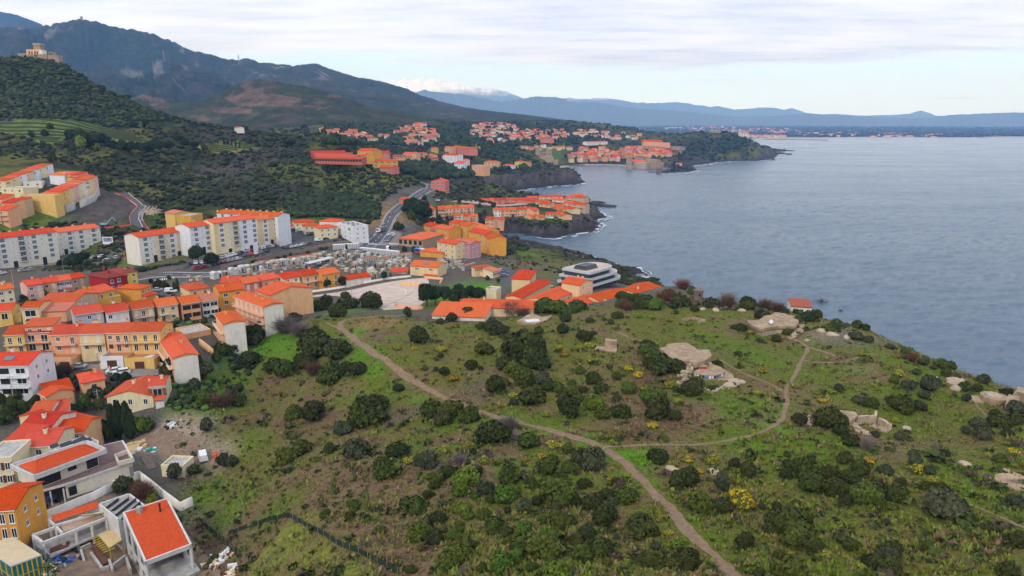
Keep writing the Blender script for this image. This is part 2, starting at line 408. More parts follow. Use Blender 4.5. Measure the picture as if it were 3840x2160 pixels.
  # ground colours
C_DRY=np.array((.170,.115,.060));C_GREEN=np.array((.092,.140,.012));C_BRIGHT=np.array((.085,.200,.010));C_EARTH=np.array((.140,.074,.048))
C_TAN=np.array((.235,.150,.060));C_SCRUB=np.array((.028,.034,.013));C_ROCK=np.array((.17,.135,.115));C_SEAROCK=np.array((.050,.042,.038))
C_DIRT=np.array((.30,.23,.17));C_TOWN=np.array((.105,.095,.08));C_VINE=np.array((.105,.145,.030));C_BARE=np.array((.150,.085,.060));C_OLIVE=np.array((.122,.120,.022))
C_PLAIN=np.array((.060,.062,.045));C_SAND=np.array((.42,.36,.29));C_LIME=np.array((.165,.180,.028));C_PURPLE=np.array((.115,.080,.080))
BLOBS=[('f',1600,1150,60,C_BRIGHT,1.0),('f',1640,1220,28,C_BRIGHT,.8),('f',1500,1112,45,C_BRIGHT,.9),('f',1690,1060,70,C_EARTH,.9),('f',1580,1085,80,C_EARTH,.9),('f',1890,1030,70,C_BRIGHT,.75),('f',1960,1085,50,C_BRIGHT,.7),('f',1840,1000,90,C_GREEN,.8),('f',1900,900,110,C_GREEN,.9),('f',1800,860,70,C_GREEN,.8),('f',2000,950,60,C_GREEN,.7),('f',1880,1130,120,C_GREEN,.7),('f',2080,1130,110,C_GREEN,.9),('f',1960,1160,90,C_BRIGHT,.5),('f',2250,1050,140,C_GREEN,.6),('f',2400,1150,110,C_GREEN,.7),('f',2480,1230,90,C_BRIGHT,.4),('f',2150,950,100,C_GREEN,.4),('f',2330,1010,60,C_GREEN,.6),('f',2230,840,40,C_OLIVE,.9),('f',2100,900,70,C_DRY,.5),('f',2160,930,40,C_DIRT,.35),('f',2120,850,60,C_ROCK,.8),('f',2200,850,50,C_ROCK,.6),('f',2060,840,40,C_DIRT,.5),('f',2380,1330,150,C_OLIVE,.5),('f',2250,1400,140,C_OLIVE,.5),('f',2480,1400,110,C_OLIVE,.6),('f',1900,1350,90,C_OLIVE,.5),('f',2060,1290,60,C_EARTH,.4),('f',1640,960,60,C_EARTH,1.0),('f',1600,990,50,C_EARTH,.7),('f',1720,1030,50,C_EARTH,.6),('f',1700,800,80,C_OLIVE,.8),('f',1640,830,80,C_OLIVE,.8),('f',1750,830,70,C_GREEN,.5),('f',880,850,40,C_BRIGHT,.9),('f',905,885,40,C_BRIGHT,.9),('f',940,925,28,C_BRIGHT,.8),('f',1000,975,26,C_BRIGHT,.9),('f',1050,1010,26,C_BRIGHT,.9),('f',850,790,40,C_BRIGHT,.8),('f',900,778,40,C_BRIGHT,.6),('f',985,780,35,C_BRIGHT,.6),('f',930,812,50,C_TAN,1.0),('f',980,812,45,C_TAN,.8),('f',900,830,22,C_BRIGHT,.7),('f',1160,1030,25,C_BRIGHT,.8),('f',1280,1062,30,C_BRIGHT,.9),('f',1370,1085,30,C_BRIGHT,.8),('f',1100,930,110,C_OLIVE,.7),('f',1200,870,120,C_OLIVE,.6),('f',1400,900,130,C_OLIVE,.5),('f',1300,830,90,C_OLIVE,.6),('f',1220,980,60,C_PURPLE,.7),('f',1020,1040,45,C_PURPLE,.7),('f',690,868,75,C_BRIGHT,1.0),('f',760,870,50,C_BRIGHT,.5),('f',600,905,50,C_BRIGHT,.7),('f',640,960,60,C_EARTH,.7),('f',700,990,60,C_EARTH,.6),('f',620,1060,70,C_EARTH,.7),('f',760,1070,80,C_EARTH,.6),('f',900,1080,90,C_DRY,.7),('f',530,960,60,C_GREEN,1.0),('f',590,960,50,C_GREEN,.8),('f',500,1010,60,C_GREEN,.9),('f',570,1000,50,C_GREEN,.8),('f',520,1060,50,C_GREEN,.9),('f',480,1040,50,C_GREEN,.8),('f',600,1120,60,C_GREEN,.7),('f',740,1140,80,C_DRY,.6),('f',470,1100,60,C_DIRT,1.0),('f',430,1090,45,C_DIRT,1.0),('f',530,1150,45,C_DIRT,.9),('f',380,1105,40,C_DIRT,.9),('f',560,1170,35,C_DIRT,.6),('f',480,1215,50,C_EARTH,.5),('f',520,1240,60,C_GREEN,.9),('f',600,1260,70,C_BRIGHT,.55),('f',700,1280,70,C_GREEN,.9),('f',560,1320,60,C_GREEN,.8),('f',640,1210,60,C_OLIVE,.7),('f',730,1345,60,C_LIME,1.0),('f',700,1390,80,C_LIME,1.0),('f',780,1410,70,C_LIME,1.0),('f',850,1440,60,C_LIME,.9),('f',520,1380,35,C_EARTH,1.0),('f',540,1420,35,C_EARTH,1.0),('f',500,1330,25,C_EARTH,1.0),('f',570,1440,30,C_EARTH,.8),('f',900,1230,120,C_DRY,.5),('f',1150,1180,100,C_TAN,.35),('f',1250,1330,160,C_DRY,.5),('f',1450,1350,120,C_DRY,.5),('f',1130,1170,50,C_PURPLE,.8),('f',1050,1420,100,C_DRY,.6),('f',950,1350,60,C_PURPLE,.4),('f',1700,1290,60,C_EARTH,.4),('f',1360,720,60,C_BRIGHT,.5),('f',1530,705,30,C_BRIGHT,.5),('f',1110,748,70,C_GREEN,1.3),('f',1190,735,70,C_BRIGHT,1.1),('f',1150,760,50,C_GREEN,1.2),('f',1060,770,40,C_GREEN,.9),('f',1330,640,60,C_GREEN,.9),('f',1420,660,70,C_OLIVE,.8),('f',1270,665,40,C_BRIGHT,.5),('f',1500,680,60,C_PURPLE,.6),('f',1480,660,50,C_ROCK,.4),('f',1380,690,50,C_OLIVE,.8),('f',1570,690,60,C_SEAROCK,.9),('f',1320,560,60,C_GREEN,.9),('f',1400,565,60,C_GREEN,.7),('f',1260,575,50,C_GREEN,.6),('f',120,545,60,C_GREEN,.9),('f',180,560,60,C_GREEN,.9),('f',40,560,50,C_GREEN,.8),('f',430,590,60,C_GREEN,.7),('f',395,560,40,C_GREEN,.6),('f',260,510,55,C_SEAROCK*1.5,1.2),('f',300,530,45,C_SEAROCK*1.6,1.2),('f',260,550,45,C_SEAROCK*1.6,1.1),('f',330,600,40,C_SEAROCK*1.5,1.0),('f',240,480,30,C_SEAROCK*1.6,1.0),('f',830,540,50,C_BRIGHT,.45),('f',960,540,40,C_TAN,.8),('f',940,560,40,C_TAN,.7),('f',1010,545,30,C_TAN,.9),('f',980,515,40,C_TAN,.6),('f',900,430,60,C_OLIVE,1.0),('f',950,455,50,C_OLIVE,1.0),('f',880,470,60,C_GREEN,.8),('f',800,430,40,C_OLIVE,.7),('f',560,430,60,C_PURPLE,.5),('f',560,372,25,C_TAN,.8),('f',610,370,25,C_OLIVE,1.0),('f',500,450,60,C_OLIVE,.3),('f',700,430,70,C_GREEN,.35),('f',1370,375,60,C_GREEN,.8),('f',1290,390,40,C_GREEN,.8)]
def paint(G,far):
 X,Y,z=G.X,G.Y,G.z
 n1=fbm(X/22,Y/22,5,41,.6);n2=fbm(X/7,Y/7,5,51,.62);n3=fbm(X/60,Y/60,4,61);n4=fbm(X/2.2,Y/2.2,3,71,.6)
 def mixc(a,b,t):return a*(1-t[...,None])+b*t[...,None]
 base=np.broadcast_to(C_DRY,X.shape+(3,)).copy()
 base=mixc(base,C_OLIVE,sstep(-.42,.25,n1+n2*.5))
 base=mixc(base,C_GREEN,sstep(-.08,.42,n2+n3*.5)*.85)
 base=mixc(base,C_EARTH,sstep(.25,.6,-n2+n4*.5-n1*.5)*.6)
 hill=sstep(330,420,Y)*(1-sstep(3000,4200,Y))*sstep(330,400,Y-.12*X*(X>0))
 sc=mixc(np.broadcast_to(C_SCRUB,base.shape),C_OLIVE*.8,sstep(0,.5,n1+n3))
 sc=mixc(sc,C_PURPLE*.7,sstep(.2,.6,-n3+n2*.5)*.6)
 sc=mixc(sc,C_ROCK*.8,sstep(.33,.6,n2*.7+n4*.5-.1)*.6)
 base=mixc(base,sc,hill)
 pl=sstep(3300,4300,Y)
 s2=fbm(X/260,Y/700,5,81,.62)
 pc=mixc(np.broadcast_to(C_PLAIN,base.shape),np.array((.11,.085,.07)),sstep(.0,.4,s2))
 pc=mixc(pc,np.array((.035,.045,.025)),sstep(.1,.4,-s2))
 base=mixc(base,pc,pl)
 tw=np.clip(G.tm,0,1)*sstep(-.5,.3,n2+.35)
 base=mixc(base,C_TOWN*(1+.35*n2[...,None]),tw*.95)
 for r,u,v,rad,c,s in BLOBS:
  p=at(*q(r,u,v));dist=Vector((p.x,p.y,p.z-HC)).length
  rw=rad*dist/FPX
  if p.y<G.Y[0,0]*.5 or p.y>G.Y[-1,0]*1.6:continue
  d2=((X-p.x)/rw)**2+((Y-p.y)/(rw*(1.0+1.2*min(1,p.y/500))))**2
  m=np.clip(np.exp(-d2*1.1)*1.25*s+(n2*.45+n4*.25)*np.exp(-d2*.6)-.05,0,1)*min(1,s+.1)
  base=mixc(base,c*(1+.25*n4[...,None]),np.where(d2<8,m,0))
 gy,gx=np.gradient(z);dy=np.gradient(Y,axis=0);dx=np.gradient(X,axis=1)
 slope=np.sqrt((gy/dy)**2+(gx/dx)**2)
 rk=sstep(.55,1.0,slope+n2*.3)*(Y<2600)
 base=mixc(base,C_ROCK*(.75+.5*n4[...,None]),rk*.8)
 sr=(1-sstep(7,26,G.d+n2*8))*(Y<2600)
 base=mixc(base,C_SEAROCK*(1.3+.8*n4[...,None]),np.clip(sr*1.2,0,1))
 base=mixc(base,C_ROCK*.75,np.clip(sr*1.2,0,1)*sstep(.05,.5,n2+n4*.6)*sstep(3,7,z))
 sr2=(1-sstep(1.5,4.5,z+n2*1.5))*(Y<2600)*~((Y>1450)&(X>60)&(X<330))
 base=mixc(base,C_SEAROCK*.7,sr2)
 sand=((Y>3000)|((Y>1450)&(X>60)&(X<330)))&(G.d<np.where(Y>3000,70,14))&(z>-.5)
 base=mixc(base,C_SAND,sand.astype(float)*.9)
 return np.clip(base,.004,1)
VINEYARDS=[(pol('a',[(-60,900),(200,905),(520,905),(720,930),(960,990),(1130,1080),(900,1075),(760,1020),(480,1050),(300,1050),(-60,980)]),C_VINE,9.0),(pol('a',[(250,1040),(470,1050),(500,1090),(280,1080)]),C_VINE*1.1,9.0),(pol('a',[(1480,1090),(1720,1090),(1870,1130),(1700,1160),(1500,1130)]),C_OLIVE*1.7,9.0),(pol('a',[(1790,1060),(1960,1120),(1850,1130),(1760,1080)]),C_VINE,9.0)]
def terrain_obj(name,G,far,mname):
 c=paint(G,far);G.col=c
 for outline,cc,gap in VINEYARDS:
  m=in_poly(G.X,G.Y,outline)
  nn=fbm(G.X/9,G.Y/9,3,5)
  c[m]=(cc*(1+.3*nn[...,None]))[m]
 idx=np.arange(G.ny*G.nx).reshape(G.ny,G.nx)
 F=np.stack([idx[:-1,:-1],idx[:-1,1:],idx[1:,1:],idx[1:,:-1]],-1).reshape(-1,4)
 keep=(G.z.ravel()[F]>-5.5).any(1)
 F=F[keep]
 V=np.stack([G.X.ravel(),G.Y.ravel(),G.z.ravel()],-1)
 used=np.zeros(len(V),bool);used[F.ravel()]=True
 remap=np.cumsum(used)-1
 me=np_mesh(name,V[used],remap[F],[MATS[mname]],smooth=True,colors=c.reshape(-1,3)[used])
 return tag(link(name,me),kind='structure')
mat('ground_near',(1,1,1),.95,var=.55,vscale=1.9,bump=.35,bscale=1.6,attr='Col',spec=.1)
mat('ground_far',(1,1,1),.95,var=.45,vscale=.22,bump=1.2,bscale=.35,attr='Col',spec=.1)
terrain_obj('ground',G1,False,'ground_near')
terrain_obj('hillside',G2,True,'ground_far')
ey_=np.concatenate([G1 .Y[::12,0],G2 .Y[::10,0]]);ez_=np.concatenate([G1 .z[::12,0],G2 .z[::10,0]]);ec_=np.concatenate([G1 .col[::12,0],G2 .col[::10,0]]);ey_=np.concatenate([[-200.0],ey_]);ez_=np.concatenate([ez_[:1],ez_]);ec_=np.concatenate([ec_[:1],ec_])
ex_=-1.19*np.maximum(ey_,26.0);EV=np.stack([np.stack([ex_-o_*(1 if o_ else 0),ey_,ez_-.15+np.minimum(o_*.02,20)],-1)for o_ in(0.0,60.0,300.0,2500.0,9000.0)],1)
ei_=np.arange(EV.shape[0]*5).reshape(-1,5);EF=np.stack([ei_[:-1,1:],ei_[:-1,:-1],ei_[1:,:-1],ei_[1:,1:]],-1).reshape(-1,4)
tag(link('ground',np_mesh('ground',EV.reshape(-1,3),EF,[MATS['ground_near']],smooth=True,colors=np.repeat(ec_,5,0))),kind='structure')
nb_=G1 .X[0];NV=np.stack([np.stack([nb_,np.full_like(nb_,y_),G1 .z[0]-(.0 if y_>0 else.1)],-1)for y_ in(26.0,-200.0)],0);ni_=np.arange(NV.shape[1]*2).reshape(2,-1)
tag(link('ground',np_mesh('ground',NV.reshape(-1,3),np.stack([ni_[1,:-1],ni_[1,1:],ni_[0,1:],ni_[0,:-1]],-1),[MATS['ground_near']],colors=np.tile(G1 .col[0],(2,1)))),kind='structure')
# sea
def water_mat():
 m=bpy.data.materials.new('sea_water');m.use_nodes=True
 t=m.node_tree;b=t.nodes['Principled BSDF'];L=t.links
 b.inputs['Base Color'].default_value=(.060,.108,.155,1)
 b.inputs['Roughness'].default_value=.16
 b.inputs['IOR'].default_value=1.333
 g=t.nodes.new('ShaderNodeNewGeometry')
 def nz(scale,sx,sy,det,rough,rot):
  mp=t.nodes.new('ShaderNodeMapping');mp.inputs['Scale'].default_value=(sx,sy,1);mp.inputs['Rotation'].default_value=(0,0,R(rot))
  L.new(g.outputs['Position'],mp.inputs[0])
  n=t.nodes.new('ShaderNodeTexNoise');n.inputs['Scale'].default_value=scale;n.inputs['Detail'].default_value=det;n.inputs['Roughness'].default_value=rough
  L.new(mp.outputs[0],n.inputs['Vector']);return n.outputs['Fac']
 a=nz(.055,.6,1.6,7,.72,24);c=nz(.22,.7,1.5,4,.6,-12);d=nz(.006,.5,1.6,4,.6,10)
 ad=t.nodes.new('ShaderNodeMath');ad.operation='MULTIPLY_ADD';L.new(c,ad.inputs[0]);ad.inputs[1].default_value=.55;L.new(a,ad.inputs[2])
 bp=t.nodes.new('ShaderNodeBump');bp.inputs['Strength'].default_value=1;bp.inputs['Distance'].default_value=1.6
 L.new(ad.outputs[0],bp.inputs['Height']);L.new(bp.outputs[0],b.inputs['Normal'])
 mr=t.nodes.new('ShaderNodeMapRange');mr.inputs[1].default_value=.35;mr.inputs[2].default_value=.65;mr.inputs[3].default_value=.12;mr.inputs[4].default_value=.26
 L.new(d,mr.inputs[0]);L.new(mr.outputs[0],b.inputs['Roughness'])
 return m
sgx,sgl=np.meshgrid(np.linspace(-.12,.90,440),np.linspace(math.log(215),math.log(1700),330));sy_=np.exp(sgl);sx_=sgx*sy_
ca,sa=math.cos(R(24)),math.sin(R(24));wx,wy=sx_*ca+sy_*sa,-sx_*sa+sy_*ca
wz=fbm(wx/15,wy/6,3,201,.65)*.85+fbm(wx/6+5,wy/2.8,2,211,.6)*.35+fbm(sx_/90,sy_/60,2,221)*.2
fade=sstep(0,.06,(sgl-sgl[0,0]))*sstep(0,.25,sgl[-1,0]-sgl)*sstep(0,.04,sgx+.12)*sstep(0,.04,.90-sgx)
wz=wz*fade-.55*(1-fade)-.05
idx=np.arange(wz.size).reshape(wz.shape);WF=np.stack([idx[:-1,:-1],idx[:-1,1:],idx[1:,1:],idx[1:,:-1]],-1).reshape(-1,4);WV=np.stack([sx_,sy_,wz],-1).reshape(-1,3)
xs=[-60000,-8000,-1500,0,800,2500,9000,60000];ys=[-4000,0,300,900,2500,6000,20000]
gx_,gy_=np.meshgrid(xs,ys);PV=np.stack([gx_.ravel(),gy_.ravel(),np.full(gx_.size,-.6)],-1);pi_=np.arange(gx_.size).reshape(gx_.shape);PF=np.stack([pi_[:-1,:-1],pi_[:-1,1:],pi_[1:,1:],pi_[1:,:-1]],-1).reshape(-1,4)
tag(link('sea',np_mesh('sea',np.concatenate([WV,PV]),np.concatenate([WF,PF+len(WV)]),[water_mat()],smooth=True)),kind='structure')
# mountains
def mountain(name,sky_pts,Yr,Yf,zf,Yb,colors,ny=70,nx=420,spur=.16,seed=1,snow=None,rock=.2,Yr_var=0.0,label=None,wl=900.0,kind='structure',ridge_noise=.02,patches=()):
 """ridge line measured in the photograph at distance Yr, falling to a foot at Yf and away behind to Yb"""
 us=np.linspace(sky_pts[0][0],sky_pts[-1][0],nx)
 vs=np.interp(us,[p[0]for p in sky_pts],[p[1]for p in sky_pts])
 a=(us-CU)/FPX;b=(vs-CV)/FPX
 Yline=Yr*(1+Yr_var*np.sin(us/260.0))
 dy_=math.cos(PITCH)-b*math.sin(PITCH)
 Xr=a/dy_*Yline;Zr=HC+(-math.sin(PITCH)-b*math.cos(PITCH))/dy_*Yline
 rn=fbm(us/9.0,us*0+seed,4,seed,.6)*ridge_noise
 Zr=Zr+rn*(Zr-zf)
 dirx=Xr/Yline
 t=np.concatenate([np.linspace(0,1,ny),np.linspace(1.06,1.5,8)])
 V=np.zeros((len(t),nx,3));
 for k,tt in enumerate(t):
  if tt<=1:
   Yk=Yf+(Yline-Yf)*tt;prof=tt**1.25
  else:
   Yk=Yline+(Yb-Yline)*(tt-1)*2;prof=1-(tt-1)*1.9
  X=dirx*Yk
  w=math.sin(min(tt,1)*math.pi)**.8 if tt<1 else 0
  hgt=np.maximum(Zr-zf,0)
  rid=1-np.abs(fbm(X/wl,Yk/(wl*1.8),5,seed+7,.55))*2
  V[k,:,0]=X;V[k,:,1]=Yk;V[k,:,2]=zf+hgt*prof+hgt*spur*w*(rid-.6)*1.3
 X,Y,Z=V[...,0],V[...,1],V[...,2]
 n1=fbm(X/wl*2.2,Y/wl*2.2,6,seed+3,.62);n2=fbm(X/wl*9,Y/wl*9,5,seed+5,.65)
 def mx(p,c,tt):return p*(1-tt[...,None])+np.asarray(c)*tt[...,None]
 c=np.broadcast_to(np.array(colors[0]),V.shape).copy()
 c=mx(c,colors[1],sstep(-.1,.4,n1));c=mx(c,colors[2],sstep(.1,.5,-n1+n2*.5)*.8)
 c=mx(c,C_ROCK,sstep(.28,.5,n2*.8+n1*.35)*rock)
 zc_=Y*math.cos(PITCH)-(Z-HC)*math.sin(PITCH);uu=CU+X/zc_*FPX;vv=CV-(Y*math.sin(PITCH)+(Z-HC)*math.cos(PITCH))/zc_*FPX
 for rg_,P_,pc in patches:
  pm=in_poly(uu,vv,[q(rg_,*p_)for p_ in P_]).astype(float)*(Y<=Yr*1.001)*sstep(-.35,.15,n2+n1*.3+.2)
  c=mx(c,np.array(pc)*(1+.25*n2[...,None]),pm*(.85 if pc[0]<.2 else.45))
 if snow is not None:
  c=mx(c,(.88,.90,.94),sstep(snow[0],snow[1],Z+n1*(snow[1]-snow[0])*1.2+n2*(snow[1]-snow[0])*.5))
 idx=np.arange(V.shape[0]*nx).reshape(V.shape[0],nx)
 F=np.stack([idx[:-1,:-1],idx[:-1,1:],idx[1:,1:],idx[1:,:-1]],-1).reshape(-1,4)
 me=np_mesh(name,V.reshape(-1,3),F,[MATS['mountain']],smooth=True,colors=c.reshape(-1,3))
 o=tag(link(name,me),kind=kind)
 return o,V,us
mat('mountain',(1,1,1),.95,var=.5,vscale=.035,bump=14,bscale=.02,attr='Col',spec=.05)
MCOL=[(.030,.036,.020),(.045,.045,.024),(.060,.045,.038)]
mountain('mountain',[(-900,-60),(-300,-10),(0,28),(60,42),(110,64),(170,90),(300,150)],6200,4600,260,8000,MCOL,seed=3,wl=1300,rock=.3)
MAIN,MAINV,MAINU=mountain('mountain',[(-900,130),(-300,100),(0,68),(60,66),(110,66),(150,58),(190,49),(205,47),(222,50),(245,56),(300,68),(370,82),(420,100),(480,125),(560,145),(600,152),(620,145),(650,157),(700,161),(740,165),(790,159),(830,172),(880,190),(960,205),(1020,222),(1060,240),(1100,252),(1160,268),(1240,280),(1300,286),(1400,298),(1440,304),(1520,312)],4000,1900,20,6000,MCOL,ny=150,nx=640,seed=5,wl=620,rock=.9,spur=.34,patches=[('a',[(315,280),(360,225),(420,218),(430,245),(370,295)],(.30,.26,.23)),('a',[(880,550),(960,500),(1080,560),(1060,600)],(.26,.22,.19)),('a',[(1150,470),(1220,460),(1240,560),(1160,580)],(.24,.20,.18)),('a',[(1350,375),(1390,372),(1385,400),(1355,400)],(.28,.24,.21))])
mountain('mountain',[(500,300),(560,262),(640,225),(700,208),(760,197),(830,206),(900,222),(960,238),(1030,252),(1090,263),(1190,276),(1260,284),(1330,293),(1400,302),(1460,309),(1530,316),(1600,319)],3100,2000,25,3900,MCOL,seed=9,wl=600,rock=.35,spur=.2)
HILLV=mountain('vineyard_hill',[(220,250),(300,258),(360,238),(420,250),(470,256),(520,248),(560,232),(600,211),(625,204),(645,201),(665,200),(700,205),(750,214),(800,226),(850,240),(900,256),(940,272),(1000,280),(1040,288),(1090,302),(1140,316),(1180,330)],1750,1120,22,2300,[(.034,.042,.018),(.055,.055,.024),(.075,.055,.040)],seed=13,wl=260,rock=.25,spur=.10,ny=110,nx=520,patches=[('a',P_,(.135,.082,.060))for P_ in([(1810,645),(1900,602),(1990,655),(1985,712),(1850,695)],[(1685,735),(1850,702),(2100,712),(2330,752),(2160,802),(1800,800)],[(1010,712),(1130,700),(1260,765),(1150,802)],[(1430,872),(1590,882),(1580,922),(1480,902)],[(2270,802),(2400,762),(2520,802),(2400,832)],[(1580,802),(1900,822),(1900,862),(1620,852)],[(2470,712),(2570,702),(2576,735),(2480,735)])])
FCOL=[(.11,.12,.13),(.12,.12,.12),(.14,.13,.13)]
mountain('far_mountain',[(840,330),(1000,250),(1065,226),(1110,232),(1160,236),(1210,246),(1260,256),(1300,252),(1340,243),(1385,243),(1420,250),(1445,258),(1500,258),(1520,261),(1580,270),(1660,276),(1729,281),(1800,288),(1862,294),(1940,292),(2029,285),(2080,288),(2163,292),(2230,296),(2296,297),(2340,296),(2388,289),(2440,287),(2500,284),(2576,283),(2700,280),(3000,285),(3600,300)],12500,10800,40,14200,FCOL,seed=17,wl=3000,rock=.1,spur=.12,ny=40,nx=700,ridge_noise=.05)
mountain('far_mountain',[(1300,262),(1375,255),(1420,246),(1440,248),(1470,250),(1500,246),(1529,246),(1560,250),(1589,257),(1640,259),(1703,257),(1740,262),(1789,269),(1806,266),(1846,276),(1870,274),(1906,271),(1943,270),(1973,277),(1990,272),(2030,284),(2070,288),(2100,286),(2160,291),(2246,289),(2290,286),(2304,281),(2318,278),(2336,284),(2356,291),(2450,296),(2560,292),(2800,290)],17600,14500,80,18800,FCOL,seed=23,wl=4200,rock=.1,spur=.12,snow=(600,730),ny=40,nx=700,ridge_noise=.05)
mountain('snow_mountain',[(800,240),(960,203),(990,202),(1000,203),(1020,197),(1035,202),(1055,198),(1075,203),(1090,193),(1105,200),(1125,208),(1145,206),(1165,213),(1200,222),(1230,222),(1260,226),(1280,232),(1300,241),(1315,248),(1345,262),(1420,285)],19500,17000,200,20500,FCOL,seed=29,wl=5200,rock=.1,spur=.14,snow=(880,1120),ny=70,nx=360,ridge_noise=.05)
# the air
hz=MB().box(-30000,-4200,-40,30000,20900,1400)
hm=bpy.data.materials.new('haze');hm.use_nodes=True
ht=hm.node_tree;ht.nodes.clear()
pv=ht.nodes.new('ShaderNodeVolumePrincipled');pv.inputs['Color'].default_value=(.20,.48,1.0,1);pv.inputs['Absorption Color'].default_value=(1,1,1,1);pv.inputs['Density'].default_value=7.6e-5;pv.inputs['Anisotropy'].default_value=-0.05
mo=ht.nodes.new('ShaderNodeOutputMaterial');ht.links.new(pv.outputs[0],mo.inputs['Volume'])
tag(hz.build('haze',hm),kind='stuff')
# building materials
def roof_mat(name,color,per=.30,row=.42):
 if name in MATS:return MATS[name]
 m=bpy.data.materials.new(name);m.use_nodes=True
 t=m.node_tree;b=t.nodes['Principled BSDF'];L=t.links
 b.inputs['Roughness'].default_value=.85;b.inputs['Specular IOR Level'].default_value=.2
 tcn=t.nodes.new('ShaderNodeTexCoord');sp=t.nodes.new('ShaderNodeSeparateXYZ');L.new(tcn.outputs['Object'],sp.inputs[0])
 def mth(op,a,c=None):
  n=t.nodes.new('ShaderNodeMath');n.operation=op
  for i,x in enumerate((a,c)):
   if x is None:continue
   if isinstance(x,(int,float)):n.inputs[i].default_value=x
   else:L.new(x,n.inputs[i])
  return n.outputs[0]
 sx=mth('SINE',mth('MULTIPLY',sp.outputs[0],2*math.pi/per))
 fr=mth('FRACT',mth('MULTIPLY',sp.outputs[1],1/row))
 hgt=mth('ADD',mth('MULTIPLY',sx,.5),mth('MULTIPLY',fr,.5))
 vor=t.nodes.new('ShaderNodeTexNoise');vor.inputs['Scale'].default_value=2.6;vor.inputs['Detail'].default_value=4;L.new(tcn.outputs['Object'],vor.inputs['Vector'])
 big=t.nodes.new('ShaderNodeTexNoise');big.inputs['Scale'].default_value=.35;big.inputs['Detail'].default_value=4;L.new(tcn.outputs['Object'],big.inputs['Vector'])
 oi=t.nodes.new('ShaderNodeObjectInfo')
 k=mth('ADD',mth('MULTIPLY',hgt,.34),mth('ADD',mth('MULTIPLY',vor.outputs['Fac'],.9),mth('MULTIPLY',big.outputs['Fac'],.5)))
 k=mth('ADD',k,mth('ADD',mth('MULTIPLY',oi.outputs['Random'],.34),.02))
 sc=t.nodes.new('ShaderNodeVectorMath');sc.operation='SCALE';sc.inputs[0].default_value=color;L.new(k,sc.inputs['Scale'])
 mr=t.nodes.new('ShaderNodeMapRange');mr.inputs[1].default_value=.55;mr.inputs[2].default_value=.8;mr.inputs[4].default_value=.55;L.new(big.outputs['Fac'],mr.inputs[0])
 mx=t.nodes.new('ShaderNodeMix');mx.data_type='RGBA';L.new(mr.outputs[0],mx.inputs[0]);L.new(sc.outputs[0],mx.inputs[6]);mx.inputs[7].default_value=(.30,.075,.03,1)
 hs=t.nodes.new('ShaderNodeHueSaturation');wn2=t.nodes.new('ShaderNodeTexWhiteNoise');wn2 .noise_dimensions='1D';L.new(oi.outputs['Random'],wn2 .inputs['W'])
 m3=t.nodes.new('ShaderNodeMapRange');m3 .inputs[3].default_value=.497;m3 .inputs[4].default_value=.516;L.new(wn2 .outputs[0],m3 .inputs[0]);L.new(m3 .outputs[0],hs.inputs['Hue'])
 m4=t.nodes.new('ShaderNodeMapRange');m4 .inputs[3].default_value=1.04;m4 .inputs[4].default_value=.96;L.new(oi.outputs['Random'],m4 .inputs[0]);L.new(m4 .outputs[0],hs.inputs['Saturation'])
 L.new(mx.outputs[2],hs.inputs['Color']);L.new(hs.outputs[0],b.inputs['Base Color'])
 bp=t.nodes.new('ShaderNodeBump');bp.inputs['Distance'].default_value=.07;L.new(hgt,bp.inputs['Height']);L.new(bp.outputs[0],b.inputs['Normal'])
 MATS[name]=m;return m
ROOF={'o':roof_mat('tile_orange',(.66,.066,.016)),'r':roof_mat('tile_red',(.54,.046,.018)),'b':roof_mat('tile_brown',(.36,.085,.045)),'p':roof_mat('tile_pink',(.52,.13,.08)),'d':roof_mat('tile_maroon',(.26,.035,.028))}
WALLC={'cream':(.74,.56,.31),'yellow':(.74,.48,.14),'orange':(.74,.34,.055),'salmon':(.76,.38,.21),'peach':(.76,.44,.22),'pink':(.76,.45,.38),'white':(.74,.74,.75),'greyblue':(.46,.48,.55),'beige':(.55,.40,.26),'red':(.36,.012,.014),'lilac':(.66,.66,.74),'ochre':(.66,.36,.06),'coral':(.62,.20,.15),'stone':(.40,.30,.20),'paleyellow':(.76,.66,.42),'offwhite':(.76,.71,.61),'mauve':(.55,.28,.30),'grey':(.42,.41,.40),'terracotta':(.48,.13,.08),'concrete':(.48,.45,.42),'brightyellow':(.78,.60,.12)}
def wallm(c):return mat('stucco_'+c,WALLC[c],.9,var=.13,vscale=.7,dirt=.16,bump=.012,bscale=12)
M_WHITE=mat('white_paint',(.78,.78,.77),.6,var=.06)
M_GLASS=mat('window_glass',(.018,.024,.03),.08,spec=.6)
M_DARK=mat('dark_recess',(.022,.020,.018),.8)
M_WOOD=mat('brown_wood',(.10,.035,.02),.7,var=.2,vscale=3)
M_GREYM=mat('grey_metal',(.30,.31,.32),.5,metal=.4)
M_BLACK=mat('black_metal',(.02,.02,.022),.5)
M_BLUE=mat('blue_paint',(.05,.14,.50),.6,var=.1)
M_CONC=mat('bare_concrete',(.42,.40,.37),.9,var=.28,vscale=.9,dirt=.35,bump=.02)
M_ASPH=mat('asphalt',(.085,.083,.085),.92,var=.28,vscale=.5,bump=.02,bscale=14,coord='Object')
M_MARK=mat('road_paint',(.70,.70,.68),.8,var=.25,vscale=2)
M_STONE=mat('rubble_stone',(.17,.13,.10),.95,var=.5,vscale=1.4,bump=.12,bscale=2.2)
M_LSTONE=mat('pale_stone',(.44,.34,.24),.95,var=.3,vscale=.9,bump=.08,bscale=2.5)
M_PAVE=mat('pale_paving',(.55,.43,.35),.92,var=.2,vscale=.35,dirt=.2)
M_EARTHM=mat('bare_earth',(.22,.15,.10),.95,var=.35,vscale=.8,bump=.06,bscale=3)
